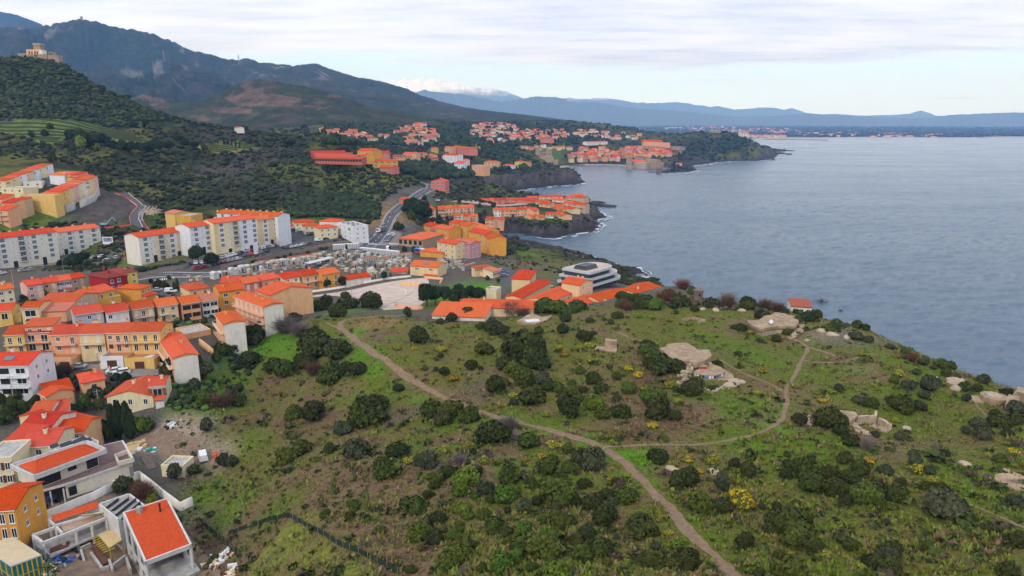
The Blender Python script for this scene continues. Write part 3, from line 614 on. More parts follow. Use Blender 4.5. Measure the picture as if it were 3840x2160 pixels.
M_TRACK=mat('trodden_earth',(.225,.148,.086),.95,var=.32,vscale=1.1,bump=.05,bscale=4)
M_SHUT=mat('roller_shutter',(.66,.60,.48),.7,var=.08)
M_AWN=mat('white_awning',(.72,.72,.72),.6)
_wc={}
def window_mesh(w,h,style):
 k=(round(w,2),round(h,2),style)
 if k in _wc:return _wc[k]
 mb=MB();f=.09;a=w/2;t=h/2;fm=M_WHITE
 if style in('plain','shut','blue','door','grid'):
  mb.box(-a,-.06,-t,-a+f,0.02,t).box(a-f,-.06,-t,a,.02,t).box(-a+f,-.06,t-f,a-f,.02,t).box(-a+f,-.06,-t,a-f,.02,-t+f)
  mb.box(-.04,-.05,-t+f,.04,.01,t-f)
  if style=='grid':
   mb.box(-a+f,-.05,-.04,-.04,.01,.04).box(.04,-.05,-.04,a-f,.01,.04)
   for sx in(-a/2,a/2):mb.box(sx-.03,-.045,-t+f,sx+.03,.01,-.04).box(sx-.03,-.045,.04,sx+.03,.01,t-f)
  if style!='door':mb.box(-a-.08,-.14,-t-.09,a+.08,.02,-t-.005)
  if style=='shut':
   mb.box(-a-a*.95,-.07,-t,-a-.02,.01,t,1).box(a+.02,-.07,-t,a+a*.95,.01,t,1)
  if style=='blue':mb.box(-a+f,-.09,-t+f,-.045,-.055,t-f,2)
 elif style=='garage':
  mb.box(-a,-.05,-t,a,.02,t,3)
  for i in range(1,5):mb.box(-a,-.07,-t+h*i/5-.015,a,-.05,-t+h*i/5+.015,3)
 elif style=='roller':
  mb.box(-a,-.05,-t,a,.02,t,4)
  mb.box(-a-.06,-.10,t,a+.06,.02,t+.14,0)
 elif style=='dark':
  mb.box(-a,-.03,-t,a,.02,t,5)
 pane=None
 if style in('plain','shut','blue','door','grid'):
  pm=MB().poly([(-a+f*.6,-.025,-t+f*.6),(a-f*.6,-.025,-t+f*.6),(a-f*.6,-.025,t-f*.6),(-a+f*.6,-.025,t-f*.6)])
  pane=pm.mesh('pane',[M_GLASS])
 sh=mat('wood_shutter',(.22,.10,.05),.8,var=.15)
 me=mb.mesh('window',[fm,sh,M_BLUE,M_WOOD,M_SHUT,M_DARK])
 _wc[k]=(me,pane,mb);return _wc[k]
_wj={}
def window(parent,x,y,z,w,h,style='plain',rz=0.0,panes=True):
 me,pane,mb=window_mesh(w,h,style)
 nm={'garage':'garage_door','door':'door','roller':'roller_shutter','dark':'opening'}.get(style,'window')
 if pane is not None and not panes:
  k=id(me)
  if k not in _wj:
   m2=me.copy();bm=bmesh.new();bm.from_mesh(m2)
   vs=[bm.verts.new(v.co)for v in pane.vertices];f=bm.faces.new(vs);m2 .materials.append(M_GLASS);f.material_index=len(m2 .materials)-1
   bm.to_mesh(m2);bm.free();_wj[k]=m2
  me=_wj[k];pane=None
 o=link(nm,me,parent,(x,y,z),rz)
 if pane is not None:link('pane',pane,o)
 return o
def eave_line(reg,A,B,hw,zg=None):
 ua,va=q(reg,*A);ub,vb=q(reg,*B)
 if zg is None:
  a=at(ua,va,hw);ze=a.z
 else:ze=zg+hw;a=atZ(ua,va,ze)
 b=atZ(ub,vb,ze)
 return a,b,ze
def rail(mb,x0,x1,y0,y1,z,h=1.0,m=0,step=.45):
 """open railing round three sides of a balcony slab: front y0, back y1"""
 for(ax,ay,bx,by)in((x0,y0,x1,y0),(x0,y0,x0,y1),(x1,y0,x1,y1)):
  L=math.hypot(bx-ax,by-ay);n=max(1,int(L/step))
  mb.bar((ax,ay,z+h),(bx,by,z+h),.035,m)
  for i in range(n+1):
   t=i/n;mb.bar((ax+(bx-ax)*t,ay+(by-ay)*t,z),(ax+(bx-ax)*t,ay+(by-ay)*t,z+h),.02,m,n=3)
BLOG=[]
FOOT=[]
def house(label,reg,A,B,hw,depth,wall,roof='o',rt='gable',pitch=17,zg=None,fl=2,cols=None,style='plain',chim=1,oh=.4,cat='house',name='house',group=None,sidewin=0,balc=(),garage=None,panes=None,top=None,ridge=.5,fh=2.75,win=(1.15,1.25),skip=(),base=None,skylight=0,rightwall=None,solar=False):
 a,b,ze=eave_line(reg,A,B,hw,zg)
 if isinstance(depth,tuple):depth=(atZ(*q(reg,*depth),ze)-b).length
 d=Vector((b.x-a.x,b.y-a.y));w=d.length;rz=math.atan2(d.y,d.x)
 ex=d.normalized();ey=Vector((-ex.y,ex.x))
 cs=[(a.x+ex.x*i*w+ey.x*j*depth,a.y+ex.y*i*w+ey.y*j*depth)for i in(0,1)for j in(0,1)]
 zb=min(gz1(*c)for c in cs)-.4 if base is None else ze-base
 zb=min(zb,ze-hw*.8)
 He=ze-zb
 FOOT.append((sum(c[0]for c in cs)/4,sum(c[1]for c in cs)/4,max(w,depth)*.62))
 BLOG.append((label,round(w,1),round(a.y),round(He,1),round(zb,1)))
 e=empty(name,(a.x,a.y,zb),rz,label,cat,group)
 near=a.y<235 if panes is None else panes
 wm=wallm(wall);rm=ROOF.get(roof)
 tp=math.tan(R(pitch))
 T=.2
 if rt in('gable','mono','gablefront'):
  W_,D_=(w,depth)if rt!='gablefront' else(depth,w)
  r=.5 if rt=='gablefront' else(1.0 if rt=='mono' else ridge)
  yr=D_*r;rise=yr*tp
  tb=rise/max(D_-yr,.01)if r<1 else 0
  prof=[(0,0),(D_,0)]+([(D_,He),(yr,He+rise)]if r<1 else[(D_,He+rise)])+[(0,He)]
  wo_=MB().extr_x(prof,0,W_).build('wall',wm,e)
  ro=MB()
  ro.extr_x([(-oh,He-oh*tp),(yr+.02,He+rise+.01),(yr+.02,He+rise+T+.01),(-oh,He-oh*tp+T)],-oh*.7,W_+oh*.7)
  if r<1:
   ro.extr_x([(yr+.02,He+rise+.012),(D_+oh,He-oh*tb+.012),(D_+oh,He-oh*tb+T),(yr+.02,He+rise+T+.012)],-oh*.7,W_+oh*.7)
   ro.bar((-oh*.7,yr+.02,He+rise+T),(W_+oh*.7,yr+.02,He+rise+T),.11,n=6)
  roo=ro.build('roof',rm,e)
  if rt=='gablefront':
   for o in(wo_,roo):o.location=(w,0,0);o.rotation_euler=(0,0,R(90))
  if near and rt=='gable':
   MB().box(-.2,-oh-.09,He-oh*tp-.02,w+.2,-oh-.01,He-oh*tp+.10).build('gutter',M_WHITE,e)
  zr=lambda x,y:(He+(y if y<yr else yr-(y-yr)*(rise/max(D_-yr,.01))/max(tp,.01))*tp)if rt!='gablefront' else He+(x if x<yr else D_-x)*tp
 elif rt=='hip':
  MB().box(0,0,0,w,depth,He).build('wall',wm,e)
  ro=MB();o_=oh;x0,x1,y0,y1=-o_,w+o_,-o_,depth+o_
  m_=min(x1-x0,y1-y0)/2;rise=m_*tp;z0=He+.12
  if x1-x0>=y1-y0:r0,r1=(x0+m_,(y0+y1)/2),(x1-m_,(y0+y1)/2)
  else:r0,r1=((x0+x1)/2,y0+m_),((x0+x1)/2,y1-m_)
  ro.box(x0,y0,He-.08,x1,y1,z0-.002)
  P=[(x0,y0,z0),(x1,y0,z0),(x1,y1,z0),(x0,y1,z0)];Q0=(*r0,z0+rise);Q1=(*r1,z0+rise)
  if x1-x0>=y1-y0:
   for f in([P[0],P[1],Q1,Q0],[P[2],P[3],Q0,Q1],[P[3],P[0],Q0],[P[1],P[2],Q1]):ro.poly(f)
  else:
   for f in([P[0],P[1],Q0],[P[1],P[2],Q1,Q0],[P[2],P[3],Q1],[P[3],P[0],Q0,Q1]):ro.poly(f)
  for c_ in P:ro.bar(c_,Q0 if(Vector(c_)-Vector(Q0)).length<(Vector(c_)-Vector(Q1)).length else Q1,.1,n=5)
  ro.bar(Q0,Q1,.1,n=5)
  ro.build('roof',rm,e)
  zr=lambda x,y:z0+min(x-x0,x1-x,y-y0,y1-y)*tp
 else:
  MB().box(0,0,0,w,depth,He).build('wall',wm,e)
  ro=MB().box(.25,.25,He+.004,w-.25,depth-.25,He+.05)
  for bx in((-.05,-.05,w+.05,.22),(-.05,depth-.22,w+.05,depth+.05),(-.05,.22,.22,depth-.22),(w-.22,.22,w+.05,depth-.22)):ro.box(bx[0],bx[1],He+.003,bx[2],bx[3],He+.45,1)
  ro.build('roof',[M_CONC if not roof in ROOF else rm,wm],e)
  zr=lambda x,y:He+.05
 rnd=random.Random(sum(map(ord,label))+int(a.x*7))
 if rightwall:MB().box(w+.004,.02,0,w+.03,depth-.02,He-.1).build('side_render',wallm(rightwall),e)
 if style=='plain' and cat=='house' and rnd.random()<.35:style='shut'
 n=cols if cols is not None else max(1,int(w/3.0))
 for k in range(fl):
  zt=He-.75-k*fh
  if zt-win[1]<.3:break
  for i in range(n):
   if(k,i)in skip:continue
   x=w*(i+.5)/n
   st=style if isinstance(style,str)else style[(k*n+i)%len(style)]
   ww,hh=win
   if st in('door','roller'):hh=2.1
   if w/n<ww+.2:ww=w/n*.6
   window(e,x,-.01,zt-hh/2-(.05 if st=='door' else 0),ww,hh,st,panes=near)
 for k in range(sidewin):
  zt=He-.9-k*fh
  if zt-1.1<.3:break
  for j in range(2 if depth>7 else 1):
   window(e,w+.01,depth*(.3+.4*j),zt-.6,.9,1.1,'plain' if isinstance(style,tuple)else style if style in('plain','shut','blue')else 'plain',R(90),panes=near)
 for(k,x0,x1)in balc:
  z=He-.75-k*fh-2.15
  if z<1:continue
  bo=MB().box(w*x0,-1.25,z-.18,w*x1,-.02,z).build('balcony',wm,e)
  rb=MB();rail(rb,w*x0+.05,w*x1-.05,-1.2,-.05,z+.005,.95);rb.build('railing',M_GREYM if k%2 else M_WHITE,bo)
 if garage:
  gh,gd,gn,gc=garage
  gx0,gx1=.15,w-.15
  gw=MB().box(gx0,-gd,0,gx1,-.03,gh).box(gx0,-gd,gh,gx1,-gd+.18,gh+.8).box(gx0,-gd+.18,gh,gx0+.18,-.03,gh+.8).build('garage',wallm(gc),e)
  for i in range(gn):link('garage_door',window_mesh(2.6,2.1,'garage')[0],gw,((gx0+(gx1-gx0)*(i+.5)/gn),-gd-.01,1.45))
  MB().box(gx0+.2,-gd+.2,gh+.004,gx1-.02,-.05,gh+.02).build('terrace',mat('terracotta_paving',(.48,.20,.10),.8,var=.2),gw)
 for i in range(chim):
  x=w*(.2+.6*rnd.random());y=depth*(.3+.45*rnd.random());z=zr(x,y)
  ch=MB().box(x-.32,y-.32,z-.5,x+.32,y+.32,z+1.05).box(x-.4,y-.4,z+1.05,x+.4,y+.4,z+1.15).build('chimney',wm,e)
  MB().box(x-.2,y-.2,z+1.155,x+.2,y+.2,z+1.5).build('chimney_pot',ROOF['b'],ch)
 for i in range(skylight):
  x=w*(i+.6)/(skylight+.3);y=depth*.24;z=zr(x,y)+T
  pm=MB().extr_x([(y-.45,z-.45*tp+.02),(y+.45,z+.45*tp+.02),(y+.45,z+.45*tp+.12),(y-.45,z-.45*tp+.12)],x-.35,x+.35);pm.build('skylight',M_GREYM,e)
 if solar:
  x=w*.5;y=depth*.25;z=zr(x,y)+T
  MB().extr_x([(y-.9,z-.9*tp+.05),(y+.9,z+.9*tp+.05),(y+.9,z+.9*tp+.15),(y-.9,z-.9*tp+.15)],x-1.2,x+1.2).build('solar_panel',mat('solar_panel',(.12,.14,.18),.2,spec=.6),e)
 return e,a,ex,ey,w,He,zb
 # apartment blocks
def apartments(label,reg,A,B,hw,depth,wall,cols,roof='o',zg=None,floors=5,chim=4,strips=()):
 e,a,ex,ey,w,He,zb=house(label,reg,A,B,hw,depth,wall,roof,'gable',14,zg,fl=0,chim=0,cat='apartment block',name='apartment_block')
 fh=2.62
 for f0,f1,c in strips:
  MB().box(w*f0,-.03,.2,w*f1,-.004,He-.25).build('render_panel',wallm(c),e)
 for f,t in cols:
  x=w*f
  for k in range(floors):
   zc=He-1.25-k*fh
   if zc<1:break
   if t=='W':
    window(e,x,-.04,zc,2.1,1.75,'grid',panes=False)
    if k<floors-1:MB().box(x-1.15,-.07,zc-fh+.88,x+1.15,-.032,zc-.98).build('spandrel',wallm('white'),e)
   elif t=='n':window(e,x,-.04,zc,.55,1.2,'plain',panes=False)
   elif t=='B':
    window(e,x,-.035,zc,2.7,1.9,'grid',panes=False)
    bo=MB().box(x-1.65,-1.2,zc-1.2,x+1.65,-.045,zc-1.02).build('balcony',wallm('concrete'),e)
    rb=MB();rail(rb,x-1.6,x+1.6,-1.15,-.08,zc-1.02,.95);rb.build('railing',M_GREYM,bo)
   elif t=='D':
    if k==0:window(e,x,-.04,2.6,1.9,4.2,'dark',panes=False)
    elif k<3:window(e,x,-.04,zc+1.0,.5,1.1,'plain',panes=False)
 rnd=random.Random(len(label))
 for i in range(chim):
  x=w*(i+.5)/chim+rnd.uniform(-1,1);y=depth*.56;z=He+depth*.5*math.tan(R(14))
  MB().box(x-.55,y-.3,z-.8,x+.55,y+.3,z+.75).build('chimney',wallm('cream'),e)
 MB().box(-.02,-.05,0,w+.02,-.034,1.3).build('plinth',wallm('beige'),e)
 return e
Ws=lambda*f:[(x,'W')for x in f]
apartments('low white apartment block below the yellow terraces, end beside the advertising board','d',(575,838),(1005,786),13.6,12,'offwhite',Ws(.27,.53,.83)+[(.14,'D'),(.72,'D'),(.06,'n'),(.36,'n'),(.9,'n')],chim=3)
apartments('white apartment block with grey loggia balconies joined to the block by the advertising board','d',(-250,925),(562,828),13.6,12,'offwhite',Ws(.05,.31,.70,.91)+[(.54,'B'),(.20,'B'),(.43,'D'),(.80,'D'),(.62,'n'),(.12,'n')],chim=7)
apartments('lowest stepped section of the long apartment block, blank cream end wall','d',(1392,888),(1897,816),14.0,12,'offwhite',Ws(.12,.64)+[(.43,'B'),(.93,'B'),(.28,'D'),(.76,'D'),(.22,'n'),(.54,'n')],chim=2,strips=((.30,.58,'paleyellow'),(.74,.9,'cream')))
apartments('second stepped section of the long apartment block between two cream sections','d',(1905,788),(2140,756),15.0,12,'white',Ws(.25,.74)+[(.52,'D'),(.1,'n')],chim=1)
apartments('tallest section of the long apartment block with sand coloured bays','h',(428,318),(858,264),16.0,12,'paleyellow',Ws(.17,.71,.94)+[(.49,'B'),(.33,'D'),(.83,'D'),(.37,'n')],chim=2,strips=((.58,1.0,'white'),(.0,.10,'cream')))
apartments('end section of the long apartment block above the curved car park','h',(866,284),(1094,256),14.6,12,'cream',Ws(.35,.80)+[(.60,'D'),(.14,'n'),(.52,'n')],chim=1,strips=((.26,.48,'white'),))
apartments('apartment block standing behind the long block, white end wall and many chimneys','h',(462,212),(1074,246),14,11,'white',Ws(.1,.25,.4,.55),chim=9,zg=29)
house('yellow apartment house with stepped terraces behind the long apartment block','h',(40,222),(200,205),9,11,'yellow','p','gablefront',14,fl=2,cols=1,chim=0)
house('narrow yellow flat-roofed stair wing beside the yellow apartment house','h',(205,245),(320,218),9,9,'ochre',None,'flat',fl=3,cols=2,chim=0)
house('white house with red roof showing over the end of the long apartment block','h',(318,215),(458,230),9,8,'offwhite','o','gable',fl=2,chim=1,zg=30)
# terraces of stepped houses above the pit
TW=['yellow','yellow','cream','pink','paleyellow','offwhite','cream','pink']
house('long blank yellow retaining wall house under the stepped terrace','d',(205,462),(545,470),7.5,6,'yellow',None,'flat',fl=0,chim=0)
for i in range(8):
 house('narrow stepped terrace house with %s side wall, %s above the blank yellow wall'%(TW[i],['first','second','third','fourth','fifth','sixth','seventh','eighth'][i]),'d',(400+52*i,446-23*i),(560+48*i,452-22.6*i),7.0,5.6,TW[i],'o','mono',9,fl=0,chim=0,sidewin=2,oh=.2,group='stepped terrace houses above the pit')
for i,(x,y,ww)in enumerate([(495,235,150),(560,232,150),(620,238,160),(690,262,150)]):
 house('%s house of the terrace crown with one wide red roof'%['end','second','third','inner'][i],'d',(x,y+20),(x+ww,y+24),6.0,8,['white','yellow','pink','yellow'][i],'o','mono',10,fl=0,chim=1 if i==0 else 0,sidewin=1,group='stepped terrace houses above the pit')
for i in range(7):
 house('pale stepped house with %s walls in the upper terrace, %s up the slope'%(['cream','paleyellow','white','cream','white','paleyellow','white'][i],['first','second','third','fourth','fifth','sixth','seventh'][i]),'d',(-70+68*i,312-25*i),(50+66*i,317-25*i),6.5,5.6,['cream','paleyellow','white','cream','white','paleyellow','white'][i],'o','mono',10,fl=2,cols=1,chim=0,sidewin=1,group='upper pale terrace houses')
house('cream flat-roofed row across the lane from the yellow terrace','d',(10,390),(230,397),5.0,10,'paleyellow',None,'flat',fl=1,cols=3,chim=0,style=('garage','plain'))
house('white stair block between the two stepped terraces','d',(230,335),(420,330),4.5,8,'offwhite',None,'flat',fl=1,cols=2,chim=0)
for i,(x,y)in enumerate([(-90,475),(10,520),(90,505)]):
 house('beige house with white balconies below the terraces, %s of three'%['outermost','middle','innermost'][i],'d',(x,y+20),(x+105,y+25),7,8,['salmon','peach','beige'][i],'o','mono',14,fl=3,cols=1,style='door',balc=((0,.05,.95),(1,.05,.95)),chim=0,group='balcony houses on the green bank')
house('beige house with white balconies at the foot of the green bank','d',(-60,610),(75,614),7,8,'salmon','o','mono',14,fl=3,cols=1,style='door',balc=((0,.05,.95),(1,.05,.95)),chim=0,group='balcony houses on the green bank')
# the village on the near side
H=house
H('cream house with two chimneys at the end of the pink row','d',(-120,1432),(135,1396),6.2,8,'paleyellow','o',fl=2,cols=3,chim=2)
H('pink house with small windows and long red roof','d',(270,1374),(428,1350),6.0,8.5,'pink','o',fl=2,cols=2,chim=1,style=('plain','roller'))
H('orange house between the pink and the lilac house','d',(430,1348),(568,1334),6.0,8.5,'peach','o',fl=2,cols=2,chim=1,style=('plain','roller'))
H('lilac white house with glazed porch','d',(570,1326),(714,1308),6.2,8.5,'lilac','o',fl=2,cols=2,chim=0)
H('beige end house of the pink row','d',(716,1306),(856,1282),6.2,8.5,'beige','o',fl=2,cols=2,chim=0,style=('plain','roller'))
H('small glazed white porch leaning on the lilac house','d',(660,1410),(760,1392),2.6,3.5,'white','p','mono',8,fl=1,cols=2,chim=0)
H('deep red house with bright blue shutters','d',(1085,1300),(1228,1272),7.5,13,'red','d','hip',17,fl=2,cols=2,style='blue',chim=1,win=(1.3,1.5))
H('deep red wing with blue shutters turned away from the yellow house','d',(888,1262),(1080,1302),7.5,8,'red','d','hip',14,fl=2,cols=2,style='blue',chim=1,win=(1.3,1.5))
H('bright yellow house joined to the deep red house','d',(1230,1250),(1376,1226),7.5,12,'brightyellow','d','hip',17,fl=2,cols=2,chim=0,skylight=1)
H('ochre villa with a long terrace balustrade and orange roof','e',(882,292),(1148,228),4.8,10,'ochre','o',fl=1,cols=3,style='door',chim=2)
H('ochre flat terrace wing in front of the ochre villa','e',(900,350),(1215,300),2.6,4.5,'ochre',None,'flat',fl=0,chim=0)
H('orange villa with hipped roof under the yellow house','e',(1412,226),(1516,190),5.5,10,'orange','o','hip',18,fl=1,cols=2,chim=0)
H('low orange lean-to below the hipped orange villa','e',(1465,300),(1575,268),2.6,5,'orange','o','mono',12,fl=0,chim=0)
H('brown tiled shed between the ochre villa and the orange villa','e',(1195,268),(1300,240),2.8,5,'beige','b','mono',10,fl=0,chim=0)
H('wide workshop with a brick red roof and brick gable','e',(380,368),(735,368),4.2,14,'beige','r','gable',14,fl=0,chim=0)
H('workshop annex with faded flat tiled roof and white skylight','e',(385,455),(660,445),3.6,7,'salmon','p','mono',8,fl=0,chim=0,skylight=1)
H('modern cream villa with tall dark glazing','e',(210,420),(385,412),6.2,9,'cream','o','gable',12,fl=2,cols=1,win=(3.2,2.1),style='plain',chim=0)
H('yellow villa with green doors and walled terrace','e',(-40,452),(115,440),5.4,9,'yellow','o',fl=2,cols=1,style='door',win=(1.8,2.0),chim=0)
H('low yellow garden house below the yellow villa','e',(0,510),(205,485),3.2,6,'yellow',None,'flat',fl=0,chim=0)
H('grey blue house with white gable and outside stair','e',(748,488),(1036,447),6.2,9.5,'greyblue','r',fl=2,cols=3,chim=2,skip=((0,0),),style=('plain','plain','roller'))
H('white house with roller shutters beside the grey blue house','e',(1068,470),(1292,436),6.0,9.5,'white','r',fl=2,cols=3,style=('plain','roller','roller'),chim=1)
H('sand coloured house with long dark balcony','e',(1328,432),(1545,400),6.0,9.5,'beige','r',fl=2,cols=3,style=('roller','door','roller'),balc=((0,.05,.98),),chim=1)
H('cream house with a glazed red canopy over its door','e',(1582,402),(1786,372),6.0,9.5,'cream','o',fl=2,cols=2,style=('door','plain'),balc=((0,.05,.5),),chim=1)
H('salmon house with an open loggia and outside red stair','e',(1828,378),(2012,350),6.0,9.5,'salmon','o',fl=2,cols=2,style='dark',win=(2.6,1.5),chim=1)
H('pale house with glazed veranda and pink brown roof','e',(2030,348),(2188,326),6.0,9.5,'offwhite','p',fl=2,cols=2,style='plain',win=(2.4,1.5),chim=1)
H('large amber house with dark windows above the pale veranda house','e',(2204,256),(2452,224),7.4,10,'orange','o',fl=2,cols=2,win=(1.5,1.4),chim=2)
H('cream house with hipped red roof behind the amber house','e',(1905,240),(2110,208),6.5,10,'cream','r','hip',18,fl=2,cols=2,chim=0)
H('small red roofed house wedged between the amber house and the crimson house','h',(500,912),(690,905),6.0,9,'salmon','r',fl=1,cols=2,chim=1)
H('crimson pink house with white shutters','h',(740,924),(890,900),6.2,9.5,'coral','o',fl=2,cols=2,style='roller',chim=1)
H('salmon terraced house next to the crimson house','h',(918,892),(1086,864),6.2,9.5,'salmon','o',fl=2,cols=2,style='door',balc=((0,.5,.98),),chim=1)
H('cream terraced house with white balcony and dark garage','h',(1134,876),(1298,846),6.4,9.5,'paleyellow','o',fl=2,cols=2,style=('door','plain','garage','roller'),balc=((0,.1,.98),),chim=1)
H('peach terraced house with black balcony railing','h',(1334,848),(1496,816),6.6,9.5,'peach','o',fl=2,cols=2,style='door',balc=((0,.05,.95),),chim=1)
H('amber end house of the terraced row by the car park','h',(1524,836),(1700,806),6.6,9.5,'orange','o',fl=2,cols=2,style='door',chim=1)
H('low white garage building with a long orange roof by the car park','h',(1766,886),(2016,846),3.4,8,'offwhite','o','gable',14,fl=1,cols=4,style='roller',chim=0)
H('large salmon apartment house with tiers of open balconies','h',(640,1052),(935,1160),9.4,(1150,1132),'salmon','o','gable',15,fl=3,cols=6,style='roller',balc=((0,.0,1.0),(1,.0,1.0),(2,.0,1.0)),chim=2,cat='apartment house',name='apartment_house',rightwall='offwhite')
H('salmon rear wing of the balcony apartment house','h',(860,990),(1000,1040),9.6,16,'peach','o','gable',13,fl=0,chim=2,rightwall='peach')
H('beige tower house with two red roofs and side balconies','h',(452,1232),(532,1335),7.4,(752,1312),'peach','o','gable',15,fl=2,cols=2,style='door',balc=((0,.0,1.0),(1,.0,1.0)),chim=1,rightwall='offwhite')
H('orange roofed courtyard house stepping down to the garden','e',(1582,700),(1738,925),5.4,(1990,882),'peach','o','gable',14,fl=2,cols=4,style='door',balc=((0,.0,1.0),),chim=1,rightwall='offwhite')
H('paved courtyard with peach walls beside the tower house','e',(1870,690),(2120,640),1.6,9,'peach',None,'flat',fl=0,chim=0,cat='courtyard',name='walled_courtyard')
H('yellow house with brown balcony at the far end of the garage street','e',(40,690),(238,680),7.6,9.5,'yellow','r',fl=2,cols=2,style='door',balc=((0,.0,1.0),),chim=1)
H('salmon house with raised dormer storey over white ground floor','e',(240,664),(502,655),7.6,9.5,'salmon','r',fl=2,cols=2,style='door',win=(1.9,1.8),balc=((0,.0,1.0),),chim=2,rightwall=None)
H('dormer storey of the salmon house with white shutters','e',(246,604),(535,592),9.3,5,'salmon','r','mono',12,fl=1,cols=3,style=('plain','plain','roller'),chim=0,base=3)
H('apricot house with two brown garage doors on the street','e',(506,686),(788,678),8.6,9.5,'salmon','r',fl=2,cols=2,style=('plain','door','plain','roller'),balc=((0,.05,.9),),garage=(2.9,5.5,2,'peach'),chim=2)
H('cream house with roller shutters between two garage terraces','e',(792,678),(1046,670),8.6,9.5,'cream','r',fl=2,cols=2,style=('roller','roller','plain','door'),balc=((0,.05,.95),),chim=2)
H('peach house with lace curtains and white garage','e',(1062,668),(1298,661),8.6,9.5,'peach','r',fl=2,cols=3,style=('plain','door','door','garage','door','plain'),balc=((0,.3,1.0),),garage=(2.9,5.5,1,'white'),chim=1)
H('yellow end house with arched brown garage and curved garden wall','e',(1302,661),(1606,654),8.6,9.5,'yellow','r',fl=2,cols=3,style='door',balc=((0,.02,.98),),garage=(2.9,5.5,1,'yellow'),chim=1,sidewin=1)
H('tall white house with solar panel and curved balconies','e',(-220,1002),(278,992),9.0,11,'white','o','gable',16,fl=3,cols=3,style=('plain','dark','plain'),win=(2.4,1.5),balc=((0,.3,1.0),(1,.3,1.0)),chim=1,sidewin=2,solar=True)
H('upper storey of the apricot villa with wide hipped roof','e',(826,1172),(1050,1128),6.0,8,'peach','o','hip',18,fl=1,cols=1,chim=1)
H('apricot villa wing with narrow orange roof and white awning','e',(470,1310),(745,1250),3.4,7,'peach','o','mono',12,fl=1,cols=3,style=('dark','plain','dark'),chim=0)
H('apricot villa porch room with orange tiled roof','e',(395,1268),(470,1308),3.8,6,'peach','o','gable',16,fl=1,cols=1,chim=0)
H('cream villa with broad red gable roof and tall gable vents','e',(1072,1310),(1535,1300),5.4,11,'paleyellow','r','gablefront',15,fl=1,cols=3,win=(1.1,1.5),chim=2,skylight=0)
H('cream villa wing with glazed bay at the rear of the broad gable','e',(1500,1205),(1655,1192),5.4,7,'paleyellow','r','gable',16,fl=1,cols=1,win=(2.2,2.0),chim=1)
H('little red roofed shed leaning on the cream villa','e',(1560,1345),(1645,1335),2.4,2.5,'white','r','mono',14,fl=0,chim=0)
H('white garage with red roof in front of the dark hedge','e',(300,1475),(500,1462),3.6,8,'white','r','gable',16,fl=0,chim=0)
H('white house with red roof beside the white garage','e',(510,1470),(690,1440),3.6,8,'white','r','gable',16,fl=0,chim=0)
H('old farmhouse with weathered long red roof','g',(160,170),(420,170),5.0,10,'offwhite','r','gable',17,fl=1,cols=2,chim=1)
H('old cream farmhouse with brown shutters and low windows','g',(180,320),(480,300),5.4,9,'paleyellow','r','gable',17,fl=2,cols=3,style=('plain','plain','roller'),chim=1)
H('yellow barn with deep red tiles between the farmhouses','g',(395,120),(490,85),5.2,10,'cream','r','gable',17,fl=1,cols=2,chim=0)
H('apricot house with long orange roof beside the cypresses','g',(470,195),(730,185),4.6,8,'peach','o','gable',17,fl=1,cols=2,chim=0)
H('apricot rear wing with small windows beside the cypresses','g',(730,185),(885,70),4.6,6,'peach','o','mono',14,fl=1,cols=3,chim=0)
H('low tiled outhouse at the foot of the old farmhouses','g',(-30,330),(180,345),3.6,8,'cream','r','mono',14,fl=0,chim=0)
H('cream house with flat terrace in front of the outhouse','g',(-160,440),(100,420),6.0,8,'paleyellow',None,'flat',fl=2,cols=3,win=(1.0,1.6),chim=0)
H('amber house with tall dark windows beside the conservatory','g',(-120,880),(130,862),7.2,9,'orange','o','gable',17,fl=2,cols=3,win=(1.5,1.9),chim=0,rightwall='orange',sidewin=2)
# hotel, market, residences beyond the cemetery
H('cream guest house with hipped orange roof','h',(1250,312),(1445,300),5.5,9,'paleyellow','o','hip',16,fl=2,cols=4,chim=0)
H('low orange roofed annex at the end of the guest house','h',(1166,345),(1245,330),3.2,8,'peach','o','mono',10,fl=0,chim=0)
H('guest house middle wing with orange roof','h',(1340,345),(1500,335),5.2,8,'paleyellow','o','hip',16,fl=2,cols=3,chim=0)
H('guest house corner wing with arched window','h',(1490,368),(1680,352),7.6,9,'paleyellow','o','hip',16,fl=2,cols=3,chim=0)
H('rear guest house wing with pale parapet and orange roof','h',(1495,295),(1690,300),6.2,9,'offwhite','o','hip',14,fl=0,chim=0)
e,a,ex,ey,w,He,zb=H('white flat-roofed hotel with a small green square sign','h',(1682,312),(1830,352),7.8,10,'white',None,'flat',fl=3,cols=3,chim=0,cat='hotel',name='hotel',sidewin=3)
MB().box(w*.70,-.12,He-2.6,w*.86,-.03,He-1.1).build('sign',mat('green_sign',(.12,.42,.02),.5),e)
for i in range(7):MB().box(w*(.1+.11*i),2+(i%3)*2,He+.06,w*(.1+.11*i)+1.1,3.1+(i%3)*2,He+1.0).build('roof_unit',M_GREYM,e)
H('supermarket with a broad orange hipped roof and dark shopfront','i',(142,678),(388,698),4.2,25,'stone','o','hip',13,fl=1,cols=5,style='dark',win=(3.4,2.6),chim=0,cat='supermarket',name='supermarket',skylight=2)
